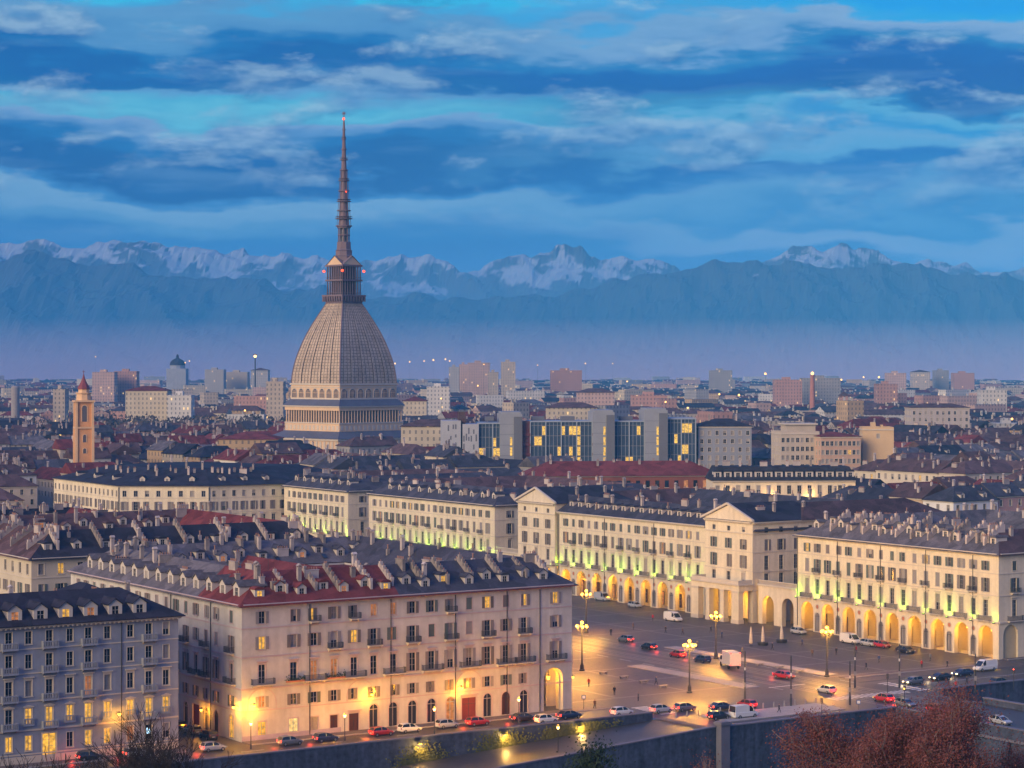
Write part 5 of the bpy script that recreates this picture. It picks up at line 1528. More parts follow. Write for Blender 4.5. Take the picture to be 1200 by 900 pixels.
    for a in range(4):
        an = a * pi / 2; d = (cos(an), sin(an)); nn = (sin(an), -cos(an))
        def q(u, w, zz): return (d[0] * u + nn[0] * w, d[1] * u + nn[1] * w, zz)
        m.face([q(-s, s, z), q(s, s, z), q(0, s, z + 4.2)], 0)
        m.face([q(-s - .2, s + .4, z - .1), q(0, s + .4, z + 4.4), q(0, 0, z + 4.4), q(-s - .2, 0, z - .1)], 1); m.face([q(0, s + .4, z + 4.4), q(s + .2, s + .4, z - .1), q(s + .2, 0, z - .1), q(0, 0, z + 4.4)], 1)
        m.face([q(-s - .4, s + .5, z - .2), q(s + .4, s + .5, z - .2), q(0, s + .5, z + 5.2)][0:3], 0) if False else None
        m.lathe([(.01, 0)], 3) if False else None
    m.build("temple_pediment", [m_mole, m_molespire], root)
    m = MB(); m.lathe([(5.4, 109.8), (5.6, 110.6), (4.9, 111.0), (4.8, 113.0), (5.0, 113.2), (4.2, 113.6), (4.1, 115.8), (4.4, 116.0), (3.6, 116.4), (3.4, 119.8)], 8, 0, (0, 0), pi / 8)
    m.build("spire_foot", [m_molespire], root)
    # needle
    m = MB()
    m.lathe([(1.7, 119.6), (1.7, 127.4)], 10, 1)
    for i in range(8):
        a = 2 * pi * i / 8; m.tube((2.6 * cos(a), 2.6 * sin(a), 119.8), (2.6 * cos(a), 2.6 * sin(a), 127.0), .28, .26, 6, 0)
    rad = lambda z: 3.0 + (0.45 - 3.0) * ((z - 127.4) / (179 - 127.4)) ** .85
    z = 127.4; prof = [(2.9, 119.6), (2.9, 120.0)]
    m.lathe([(3.3, 119.4), (3.3, 120.1)], 10, 0); m.lathe([(3.3, 126.8), (3.3, 127.6)], 10, 0); m.lathe([(3.0, 123.2), (3.0, 123.6)], 10, 0)
    pr = []
    levels = [127.6, 131.2, 135.0, 139.5, 144.5, 149.5, 154.5, 159.5, 164.5, 169.5, 174, 178.5]
    for z0, z1 in zip(levels, levels[1:]):
        r0, r1 = rad(z0), rad(z1)
        pr += [(r0 * 1.35, z0), (r0 * 1.35, z0 + .45), (r0 * .86, z0 + .46), (r1 * .86, z1 - .01)]
        if z0 < 150:
            for i in range(8):
                a = 2 * pi * i / 8; m.tube((r0 * 1.12 * cos(a), r0 * 1.12 * sin(a), z0 + .3), (r1 * 1.12 * cos(a), r1 * 1.12 * sin(a), z1), .13, .13, 5, 0)
    m.lathe(pr, 10, 0)
    for z in (131.2, 139.5, 149.5, 159.5, 169.5): m.lathe([(rad(z) * 1.55, z), (rad(z) * 1.55, z + .3)], 10, 0); m.lathe([(rad(z) * 1.55, z + 1.0), (rad(z) * 1.55, z + 1.12)], 10, 0)
    m.lathe([(.3, 178.5), (.22, 181)], 6, 0)
    m.build("needle", [m_molespire, m_shadowglass], root)
    st = MB()
    for i in range(6):
        a = pi * i / 6; st.tube((-1.0 * cos(a), 0, 182.0 - 1.0 * sin(a)), (1.0 * cos(a), 0, 182.0 + 1.0 * sin(a)), .12, .12, 4)
    st.ball((0, 0, 182), .4); st.build("finial_star", [m_molespire], root, rz=-R(45))
    s = sq(9.6)
    for p in ((-s, -s, 106), (s, -s, 106), (-s, s, 106), (0.0, -1.6, 144.5), (-1.2, -1.2, 179.2)):
        b = MB(); b.ball((0, 0, 0), .62, 0, 8, 6); b.build("beacon_light", [red_light], root, p)
domed_tower(); OCC.append((*at(403, 1066), 52)); OCC.append((*at(360, 1020), 22)); OCC.append((*at(440, 1020), 22)); LAND.append((403, 490, "the domed tower"))

def bell_tower():
    Y = 880; x, y = at(98, Y)
    m_or = M("orange_lit_brick_stucco", (.60, .30, .13), .9, .12, .4); m_orl = M("pale_orange_lit_trim", (.64, .42, .24), .85, .1, .4); m_cup = M("red_copper_cap", (.20, .045, .05), .6, .1)  # orange lighting from below is put into the wall and trim colours
    root = thing("bell_tower", "slender orange church bell tower with red pointed cap", "bell tower", (x, y, gz(Y)), R(18))
    z0 = gz(Y); s = 3.2
    def zz(py): return zat(py, Y) - z0
    m = MB(); m.box(-s, -s, 0, s, s, zz(500), 0); m.box(-s - .5, -s - .5, zz(502), s + .5, s + .5, zz(500), 1)
    m.box(-s + .3, -s + .3, zz(500), s - .3, s - .3, zz(470), 0)
    for a, b in ((-s, -s), (s, -s), (s, s), (-s, s)):
        m.box(a * .98 - .45, b * .98 - .45, zz(500), a * .98 + .45, b * .98 + .45, zz(470), 1); m.box(a - .5, b - .5, 0, a + .5, b + .5, zz(502), 1)
    m.box(-s - .8, -s - .8, zz(471), s + .8, s + .8, zz(469), 1)
    m.build("shaft", [m_or, m_orl], root)
    def op_mesh(w, h):
        q = MB(); p, o = arc_pts(w, h), arc_pts(w + .6, h + .3)
        q.face([(x, -.03, z) for x, z in reversed(p)], 1)  # flat dark face painted as the shade inside the opening
        for k in range(len(o) - 1):
            q.face([(p[k][0], -.16, p[k][1]), (p[k + 1][0], -.16, p[k + 1][1]), (o[k + 1][0], -.16, o[k + 1][1]), (o[k][0], -.16, o[k][1])], 0); q.face([(o[k][0], -.16, o[k][1]), (o[k + 1][0], -.16, o[k + 1][1]), (o[k + 1][0], 0, o[k + 1][1]), (o[k][0], 0, o[k][1])], 0)
            q.face([(p[k][0], -.16, p[k][1]), (p[k][0], -.03, p[k][1]), (p[k + 1][0], -.03, p[k + 1][1]), (p[k + 1][0], -.16, p[k + 1][1])], 0)
        return q.mesh("belfry_opening", [m_orl, m_shadowglass])
    for a, nn in ((0, (0, -1)), (-pi / 2, (-1, 0)), (pi / 2, (1, 0))):
        w = op_mesh(1.9, 6.4); put("belfry_opening", w, root, (nn[0] * (s - .3), nn[1] * (s - .3), zz(494)), a)
        w = op_mesh(1.3, 3.0); put("belfry_opening", w, root, (nn[0] * s, nn[1] * s, zz(518)), a); w2 = op_mesh(1.2, 2.0); put("belfry_opening", w2, root, (nn[0] * s, nn[1] * s, zz(531)), a)
    m = MB(); m.lathe([(3.0, zz(469)), (2.8, zz(462)), (3.3, zz(461)), (3.3, zz(460))], 8, 0, (0, 0), pi / 8)
    m.lathe([(2.2, zz(460)), (2.1, zz(456.5)), (2.5, zz(456))], 8, 0, (0, 0), pi / 8)
    m.build("lantern_stage", [m_orl], root)
    m = MB(); m.lathe([(2.5, zz(456)), (2.3, zz(453)), (1.4, zz(449)), (.9, zz(446)), (.45, zz(442)), (.1, zz(438))], 8, 0, (0, 0), pi / 8); m.tube((0, 0, zz(438.5)), (0, 0, zz(433)), .1, .06, 5); m.box(-.5, -.06, zz(436), .5, .06, zz(435.3))
    m.build("cap", [m_cup], root)
    OCC.append((x, y, 6)); LAND.append((98, 500, "the orange bell tower"))
bell_tower()

def glass_offices():
    """curtain-walled office range with concrete stair towers"""
    m_g = M("blue_curtain_glass", (.05, .075, .12), .12, .25, .25, spec=.7); m_gs = M("steel_mullion", (.28, .32, .38), .5, 0); m_con = M("office_concrete", (.25, .265, .30), .85, .1, .2); m_cdk = M("office_concrete_grey", (.13, .135, .16), .85, .1, .2); m_wht = M("white_cladding", (.36, .37, .40), .7, .08, .3)
    m_yel = lit_room("office_light", (1.0, .56, .08), 1.0); m_red = M("red_gallery", (.16, .045, .05), .7, .1)
    Y = 905; z0 = gz(Y)
    def zz(py, yy=Y): return zat(py, yy) - z0
    ox, oy = at(518, Y)
    root = thing("office_block", "long glass office range with grey stair towers and strips of yellow lit windows", "office building", (ox, oy, z0), R(4))
    sc_ = Y / F
    def X(px): return (px - 518) * sc_
    rows = 7
    def curtain(px0, px1, ytop, lits, dep=18.0, y0=1.0):
        lits = list(lits) + [(rnd.randint(0, 16), rnd.randint(0, 6), rnd.choice((1, 1, 2))) for _ in range(int((px1 - px0) / 4))]
        x0, x1 = X(px0), X(px1); h = zz(ytop)
        m = MB(); m.box(x0, y0, -1, x1, y0 + dep, h, 0, skip="b"); m.box(x0 - .2, y0 - .5, h, x1 + .2, y0 + dep, h + .5, 1)
        n = max(2, round((x1 - x0) / 1.55)); fh = h / (rows + .3)
        for k in range(n + 1):
            x = x0 + (x1 - x0) * k / n
            w = .22 if k % 4 == 0 else .07
            m.box(x - w, y0 - (.5 if k % 4 == 0 else .18), 0, x + w, y0 - .002, h - .003, 1)
        for r in range(rows + 1): m.box(x0, y0 - .12, fh * r - .25, x1, y0 - .003, fh * r + .1, 2)
        m.build("curtain_wall", [m_g, m_gs, m_cdk], root)
        done = set()
        for (k, r, c) in lits:
            if k + c > n or any((k + q, r) in done for q in range(c)): continue
            done |= {(k + q, r) for q in range(c)}
            p = MB(); a, b = x0 + (x1 - x0) * k / n + .1, x0 + (x1 - x0) * (k + c) / n - .1
            p.box(a, y0 - .06, fh * r + .25, b, y0 - .012, fh * (r + 1) - .4, 0); p.build("window", [m_yel], root)
    def towr(px0, px1, ytop, dep=20.0, y0=-1.0, strips=(), mat=None):
        x0, x1 = X(px0), X(px1); h = zz(ytop); m = MB()
        m.box(x0, y0, -1, x1, y0 + dep, h, 0, skip="b"); m.box(x0 + .6, y0 + .6, h, x1 - .6, y0 + dep - .6, h + .8, 0)
        for k in range(1, 8): m.box(x0 - .03, y0 - .04, h * k / 8, x1 + .03, y0 - .002, h * k / 8 + .12, 1)
        m.box(x0 + (x1 - x0) * .62, y0 - .6, 0, x1 - .003, y0 - .05, h - 1.2, 1)
        m.build("stair_tower", [mat or m_con, m_cdk], root)
        for s in strips:
            for r in range(7):
                if rnd.random() < .12: continue
                p = MB(); x = X(s); fh = zz(497) / 7.2; p.box(x - .42, y0 - .09, fh * r + .5, x + .42, y0 - .002, fh * (r + 1) - .35, 0)
                p.build("window", [m_yel], root)
    # white patterned wing at the left
    for a, b, top in ((518, 540, 493), (542, 561, 497)):
        x0, x1 = X(a), X(b); h = zz(top); m = MB(); m.box(x0, -.5, -1, x1, 16, h, 0, skip="b")
        for k in range(int((x1 - x0) / 1.0)):
            for r in range(9):
                if rnd.random() < .42:
                    zr = h * (r + rnd.random() * .3) / 9.3; m.box(x0 + .25 + k, -.53, zr, x0 + .85 + k, -.502, zr + rnd.uniform(1.2, 2.8), 1)
        m.build("clad_wing", [m_wht, m_cdk], root)
    m = MB(); m.box(X(538), 3, 0, X(546), 12, zz(483), 0); m.box(X(539), 4, zz(483), X(545), 11, zz(480.5), 1); m.build("plant_tower", [m_brownroof, m_moledark], root)
    curtain(561, 586, 497, [(0, 4, 2), (1, 4, 1), (4, 2, 1), (3, 1, 1)])
    towr(586, 612, 485, strips=(599, 610.5))
    m = MB(); m.box(X(612), 1.2, 0, X(622), 12, zz(494), 0)
    for r in range(7): m.box(X(612), .4, r * 4.0 + 1, X(622), 1.19, r * 4.0 + 2.0, 0)
    m.build("gallery", [m_red], root)
    curtain(622, 695, 495, [(11, 6, 1), (12, 6, 1), (10, 6, 1), (12, 5, 1), (12, 4, 1), (5, 3, 1), (12, 3, 1), (12, 1, 1), (14, 1, 1), (17, 1, 1)])
    m = MB(); m.box(X(695), 1.2, 0, X(707), 12, zz(496), 0)
    for r in range(7): m.box(X(695), .4, r * 4.0 + 1, X(707), 1.19, r * 4.0 + 2.0, 0)
    m.build("gallery", [m_red], root)
    towr(695.5, 721, 483, strips=(709, 719.5), y0=-1.2)
    curtain(721, 757, 495, [(6, 6, 1), (8, 3, 2), (4, 2, 1), (5, 2, 2), (7, 2, 1)])
    towr(757, 784, 481, strips=(772, 782.5))
    curtain(784, 818, 492, [(4, 6, 3), (7, 6, 2), (3, 3, 1), (6, 1, 1)])
    # roof plant
    m = MB()
    for (a, b) in ((625, 640), (660, 676), (730, 745), (570, 580)): m.box(X(a), 6, zz(495) + .5, X(b), 12, zz(495) + 2.2, 0)
    m.build("roof_plant", [m_cdk], root)
    OCC.extend([(ox + 10 + 17 * k, oy + 9, 15) for k in range(7)]); LAND.append((665, 515, "the glass offices"))
    merge_rest(root, "window")
glass_offices()

def brick_hall():
    """long hall under a red tile roof"""
    Y = 775; x0, _ = at(612, Y); x1, _ = at(842, Y); z = gz(Y)
    root = thing("brick_hall", "long low brick hall with broad red tile roof, in front of the glass offices", "hall", ((x0 + x1) / 2, Y + 8, z), R(7))
    w, d = x1 - x0, 18.0; He = zat(557, Y) - z; rise = zat(540, Y + 8) - zat(557, Y)
    m = MB(); m.box(-w / 2, -d / 2, -1, w / 2, d / 2, He, 0, skip="b"); m.box(-w / 2 - .2, -d / 2 - .2, He - .5, w / 2 + .2, d / 2 + .2, He - .05, 1)
    m.build("wall", [m_brick, m_stone], root)
    for k in range(20):
        put("window", win_mesh(1.4, 2.4, 'dim' if k in (15, 18) else 'dark', 'thin', m_brick), root, (-w / 2 + 2 + k * (w - 4) / 19, -d / 2 - .02, He - 4), 0) if False else None
        q = MB(); q.box(-.7, -.02, 0, .7, .1, 2.4, 0); q.box(-.85, -.06, -.15, .85, .08, 0, 1); q.build("window", [m_litdim if k in (16, 18) else m_glass, m_stone], root, (-w / 2 + 2 + k * (w - 4) / 19, -d / 2 - .03, He - 4.2))
    rb = MB(); hip_roof(rb, -w / 2, -d / 2, w / 2, d / 2, He, rise, .7)
    roof = rb.build("roof", [m_redroof], root)
    for t in (-.42, -.36, -.3, -.2, -.12, -.03, .1, .18, .27, .35, .41): put("chimney", chimney_mesh(0), roof, (t * w, rnd.uniform(-4, 2), He + rise * .75), 0)
    OCC.extend([((x0 + x1) / 2 + t * w, Y + 8, 12) for t in (-.42, -.22, 0, .22, .42)]); LAND.append((730, 560, "the long brick hall"))
brick_hall()

def blocky(name, label, cat, px0, px1, ytop, Y, dep, wc, ang=0.0, roof=None, land=None, rows=5, cols=None, lit=.03, parapet=.8, extra=None, rise=3.0, gl=('dark', 'blind'), style='thin'):
    """free-standing block with real windows on the sides one sees"""
    z = gz(Y); x0, _ = at(px0, Y); x1, _ = at(px1, Y); w = (x1 - x0) / cos(ang); He = zat(ytop, Y) - z
    root = thing(name, label, cat, (x0, Y, z), ang)
    mat = wc if not isinstance(wc, str) else WM[wc]
    m = MB()
    faces = [((0, 0), 0, w), ((w, 0), pi / 2, dep), ((w, dep), pi, w), ((0, dep), -pi / 2, dep)]
    n = cols or max(2, int(w / 3.2)); fh = 3.4
    for i, (p, a, L) in enumerate(faces):
        f = Facade(root, m, p, a, L, -1, He)
        if i in (0,) or (i == 3 and px0 > 600) or (i == 1 and px0 < 600):
            nn = n if i == 0 else max(1, int(L / 3.6))
            for k in range(nn):
                for r in range(rows):
                    zz = He - 1.0 - fh * (r + 1) + .9
                    if zz > .5: f.window(L * (k + .5) / nn, zz, 1.25, 1.8, 'lit' if rnd.random() < lit else rnd.choice(gl), style)
            f.band(He - .4, .4, .3, 1)
        f.finish()
    if roof is None:
        m.face([(0, 0, He - .3), (w, 0, He - .3), (w, dep, He - .3), (0, dep, He - .3)], 2)
        for b in ((0, 0, w, .3), (0, dep - .3, w, dep), (0, .3, .3, dep - .3), (w - .3, .3, w, dep - .3)): m.box(b[0], b[1], He + .003, b[2], b[3], He + parapet, 0)
        m.box(w * .3, dep * .3, He - .3, w * .45, dep * .6, He + 2.6, 0); m.box(w * .62, dep * .4, He - .3, w * .7, dep * .6, He + 1.6, 0)
    m.build("wall", [mat, m_stone, m_greyroof], root)
    if roof is not None:
        rb = MB(); hip_roof(rb, 0, 0, w, dep, He + .2, rise, .5); rf = rb.build("roof", [roof], root)
        for k in range(max(2, int(w / 9))): put("chimney", chimney_mesh(rnd.choice((0, 2, 4))), rf, (w * (k + .5) / max(2, int(w / 9)), dep / 2 + rnd.uniform(-2, 2), He + rise * .8), 0)
    if extra: extra(root, w, dep, He)
    merge_rest(root, "window")
    c, s = cos(ang), sin(ang); r = min(w, dep) / 2
    k = max(1, round(w / dep))
    for i in range(k):
        t = w * (i + .5) / k; OCC.append((x0 + t * c - dep / 2 * s, Y + t * s + dep / 2 * c, max(r, w / k / 2) + 1))
    if land: LAND.append(((px0 + px1) / 2, ytop + 15, land))
    return root
m_peach = M("peach_plaster", (.50, .33, .24), .9, .1, .2); m_greyapt = M("grey_apartment_plaster", (.24, .25, .29), .9, .12, .2); m_apt = M("pale_apartment_plaster", (.40, .355, .34), .9, .1, .2)
blocky("apartment_block", "grey apartment block with blank gable and balconies, right of the glass offices", "apartment block", 818, 881, 500, 915, 16, m_greyapt, R(2), m_darkslate, "the grey apartment block", 6, 7, .04)
blocky("palazzo", "grey-beige palazzo with set-back attic and roof plants, left of the peach palazzo", "building", 915, 961, 508, 868, 17, "beige", R(6), None, "the grey-beige palazzo", 5, 8, .0,
       extra=lambda r, w, d, h: (lambda m: (m.box(w * .2, d * .2, h - .2, w * .95, d * .8, h + 3.3, 0), m.box(w * .15, d * .15, h + 3.3, w, d * .85, h + 3.8, 1), m.build("attic", [WM["beige"], m_stone], r)))(MB()))
blocky("palazzo", "peach palazzo with blank ochre side wall and flat red roof", "building", 962, 1010, 512, 862, 22, m_peach, R(10), m_redroof, "the peach palazzo", 5, 9, .02, rise=1.6)
blocky("apartment_block", "tall blank-walled ochre block joined behind the peach palazzo", "apartment block", 1011, 1047, 503, 872, 15, "ochre", R(-4), None, None, 1, 1, 0)
blocky("apartment_block", "pale seven-storey apartment block with loggias at the far right", "apartment block", 1068, 1137, 478, 1150, 15, m_apt, R(3), m_brownroof, "the pale loggia apartments", 8, 10, .05, rise=2)

def ornate_palace():
    Y = 722; z = gz(Y); x0, _ = at(835, Y); x1, _ = at(1004, Y); w = x1 - x0; d = 15.0; He = zat(564, Y) - z; ang = R(3)
    root = thing("mansard_palace", "ornate palace with pale mansard dormers, warm lamps under its cornice, behind the arcaded rows", "palace", (x0, Y, z), ang)
    m = MB(); fr = Facade(root, m, (0, 0), 0, w, -1, He)
    n = 14
    for k in range(n):
        c = w * (k + .5) / n
        for r, (zz, h, st) in enumerate(((He - 4.2, 2.8, 'thin'), (He - 9, 3.2, 'hood'), (He - 14, 3, 'thin'))): fr.window(c, zz, 1.3, h, 'dark' if k % 5 else 'blind', st)
    cornice(m, fr, He - .2, .6, .5, 1, False); fr.band(He - 5.2, .3, .2, 1); fr.finish()
    for p, a, L in (((w, 0), pi / 2, d), ((w, d), pi, w), ((0, d), -pi / 2, d)): Facade(root, m, p, a, L, -1, He).finish()
    m.build("wall", [m_cream, m_stone], root)
    rb = MB(); a = [(-.4, -.4), (w + .4, -.4), (w + .4, d + .4), (-.4, d + .4)]; b = [(1.6, 1.6), (w - 1.6, 1.6), (w - 1.6, d - 1.6), (1.6, d - 1.6)]
    for i in range(4):
        j = (i + 1) % 4; rb.face([(*a[i], He + .3), (*a[j], He + .3), (*b[j], He + 4.6), (*b[i], He + 4.6)])
    rb.face([(*p, He + 4.6) for p in b]); roof = rb.build("mansard_roof", [m_darkslate], root)
    for k in range(n):
        put("dormer", dormer_mesh('round', 'dark', m_darkslate), roof, (w * (k + .5) / n, .1, He + .7), 0).scale = (1.45, 1.2, 1.5)
    for k in range(12): put("chimney", chimney_mesh((0, 1, 2)[k % 3]), roof, (2 + k * (w - 4) / 11, d * (.35 + .3 * (k % 2)), He + 4.6), 0)
    for k in range(7):
        c = w * (k + .5) / 7 + 1.8
        b = MB(); b.box(-.15, -.75, 0, .15, -.45, .3, 0); b.box(-.05, -.45, .1, .05, 0, .2, 1)
        o = fr.put("cornice_lamp", b.mesh("cornice_lamp", [glow("amber_lamp", (1, .62, .2), 6), m_iron]), c, He - 5.0 - (3.0 if k % 2 else 0))
        point_light("cornice_lamp_light", (c, -1.0, He - 4.6 - (3.0 if k % 2 else 0)), 600, (1, .55, .16), .2, root)
    OCC.extend([(x0 + w * t, Y + 7, 10) for t in (.12, .35, .6, .85)]); LAND.append((920, 570, "the mansard palace"))
ornate_palace()
# ------------------------------------------------------------------ blocks on the left of the square and infill
def court_block(u0, v0, a, b, He, wc, rcs, label, rise=4.2, D=13.0, nch=40, cat="building", dorm=True, name="court_block", land=''):
    root = thing(name, label, cat, (*W(u0, v0), 0), TH)
    wall = MB(); fr = Facade(root, wall, (0, 0), 0, a, 0, He); lf = Facade(root, wall, (0, b), -pi / 2, b, 0, He)
    for f, L in ((fr, a), (lf, b)):
        n = int(L / 3.8)
        for k in range(n):
            c = L * (k + .5) / n
            for r in range(3 if L == a else 2):
                z = He - 3.2 - 3.9 * r
                f.window(c, z, 1.2, 2.1, 'lit' if rnd.random() < .04 else ('blind' if rnd.random() < .25 else 'dark'), 'thin', None, rnd.choice((m_shut, m_shutg)) if r else None, closed=rnd.random() < .25)
        for z in (He - 3.9, He - 7.8): f.band(z, .2, .12, 1)
        cornice(wall, f, He - .2, .7, .45, 1, False); f.finish()
    Facade(root, wall, (a, 0), pi / 2, b, 0, He).finish(); Facade(root, wall, (a, b), pi, a, 0, He).finish()
    for (q, ang, LL) in (((D, D), pi / 2, b - 2 * D), ((D, b - D), 0, a - 2 * D), ((a - D, b - D), -pi / 2, b - 2 * D), ((a - D, D), pi, a - 2 * D)):
        Facade(root, wall, q, ang, LL, 0, He).finish()
    wall.build("wall", [WM[wc], m_stone], root)
    mats = [RM[r] for r in rcs]
    mb = ring_roof(a, b, D, He + .15, rise, .8, {'f': 0, 'r': 1 % len(mats), 'k': 2 % len(mats), 'l': 3 % len(mats)})
    roof = mb.build("roof", mats, root)
    sl = rise / (D / 2)
    if dorm:
        for k in range(int(a / 6)): put("dormer", dormer_mesh('gable' if k % 2 else 'round', 'blind' if k % 3 == 0 else 'dark', mats[0]), roof, (4 + 6 * k, 1.6, He + sl * 1.6 - .1), 0)
    for k in range(int(b / 9)): put("chimney", chimney_mesh(3), roof, (4.4, 6 + 9 * k, He + sl * 3.6 - .1), -pi / 2)
    for k in range(int(a / 9)): put("chimney", chimney_mesh(3), roof, (6 + 9 * k, 4.4, He + sl * 3.6 - .1), 0)
    for k in range(int(a / 5)): put("dormer", dormer_mesh('gable' if k % 3 else 'round', 'dim' if k % 7 == 3 else 'dark', mats[2 % len(mats)]), roof, (6 + 5 * k + rnd.uniform(-1, 1), b - D + 1.5 + (k % 2) * 1.2, He + sl * (1.7 + (k % 2) * 1.2) - .25), 0)
    for k in range(int(a / 5)): put("chimney", chimney_mesh((0, 2, 1, 4)[k % 4]), roof, (5 + 5 * k + rnd.uniform(-1, 1), b - D / 2 - rnd.uniform(-.4, 3), He + rise - .9), rnd.choice((0, pi / 2)))
    wb = MB(); hip_roof(wb, a * .42, D - 2, a * .58, b - D + 2, He - 2.2, 3.2, .3, 0, (True, True)); wb.build("court_wing_roof", [mats[1 % len(mats)]], root)
    wing_chimneys(roof, a, b, D, He + .15, rise, nch)
    merge_rest(root, "window")
    cx, cy = W(u0 + a / 2, v0 + b / 2); OCC.append((cx, cy, max(a, b) / 2 + 3))
    px, py = PX(cx, cy, He + 3); LAND.append((px, py, land))
court_block(-66, 87, 64, 60, 23.2, "cream", ["dark slate", "red tile", "brown tile", "brown tile"], "large cream court block, dark slate front roof, behind the corner palace", 4.6, land='the cream court block')
court_block(-66, 161, 64, 56, 20.5, "grey", ["brown tile", "red tile", "dark slate", "grey stone"], "brown-roofed court block, second back from the corner palace", 4.0, land='the brown court block')
court_block(-66, 231, 60, 58, 19.5, "beige", ["grey stone", "brown tile", "dark slate", "brown tile"], "grey-roofed court block, just before the curved end of the square", 4.0, land='the grey court block')
# piazza and built blocks take room
for v in range(0, 330, 20): OCC.append((*W(55, v), 62))
for v in range(-10, 330, 20): OCC.append((*W(140, v), 36))
for v in (0, 20, 40, 60): OCC.append((*W(-32, v), 40)); OCC.append((*W(-105, v * .5), 40))
OCC.append((-110, 745, 46))

def infill():
    # streets of the quarter, aligned with the square
    for i in range(-6, 14):
        for j in range(-1, 16):
            u, v = -66 + 32 + i * 78, 43 + j * 73
            x, y = W(u, v)
            if y < 380 or y > 1235: continue
            px, py = PX(x, y, gz(y) + 18)
            if px < -130 or px > 1330: continue
            far = sstep(500, 1000, y)
            ang = TH + (rnd.uniform(-.03, .03) if y < 700 else rnd.choice((-.12, 0, .1)))
            bw, bd = rnd.uniform(60, 66), rnd.uniform(54, 60)
            # whole block free?
            if clear(x, y, 34): perimeter_block(x, y, ang, bw, bd, 15.5, 20.5)
            else:
                # squeeze in single houses where there is room
                ca, sa = cos(ang), sin(ang)
                for (a, b, w, d) in ((-20, -21, 24, 12), (6, -21, 26, 12), (-26, 4, 12, 30), (26, 6, 12, 30), (0, 22, 36, 12), (0, 2, 16, 12)):
                    hx, hy = x + a * ca - b * sa, y + a * sa + b * ca
                    if not clear(hx, hy, 13): continue
                    q = PX(hx, hy, gz(hy) + 16)
                    if q[0] < -60 or q[0] > 1260 or hy < 400 or hy > 1240: continue
                    house(hx, hy, ang, w, d, rnd.uniform(11, 17), pick(WC), pick(RC), nch=rnd.randint(2, 5), gable=(rnd.random() < .4, rnd.random() < .4), wins=hy < 900, patt=hy >= 900)
infill()

# ------------------------------------------------------------------ recognisable buildings further off
def far_block(px0, px1, ytop, Y, dep, wc, rc=None, label="", cat="building", name="far_building", rise=3.0, lit=.04, ang=0.0, col=None, group=None, gable=(False, False)):
    z = gz(Y); x0, _ = at(px0, Y); x1, _ = at(px1, Y); w = x1 - x0; He = max(6, zat(ytop, Y) - z)
    root = tag(put(name, None, None, ((x0 + x1) / 2, Y + dep / 2, z), ang), label, cat, group)
    m = MB(); m.box(-w / 2, -dep / 2, -1, w / 2, dep / 2, He, 0, skip="b")
    if rc is None:
        m.box(-w * .2, -dep * .2, He, w * .1, dep * .2, He + 2.5, 0); m.box(-w / 2 - .2, -dep / 2 - .2, He - .5, w / 2 + .2, dep / 2 + .2, He - .1, 0)
    m.build("wall", [col or WP[wc]], root)
    if rc:
        rb = MB(); hip_roof(rb, -w / 2, -dep / 2, w / 2, dep / 2, He + .2, rise, .6, 0, gable); rb.build("roof", [RM[rc]], root)
    OCC.append(((x0 + x1) / 2, Y + dep / 2, max(w, dep) / 2))
    return root
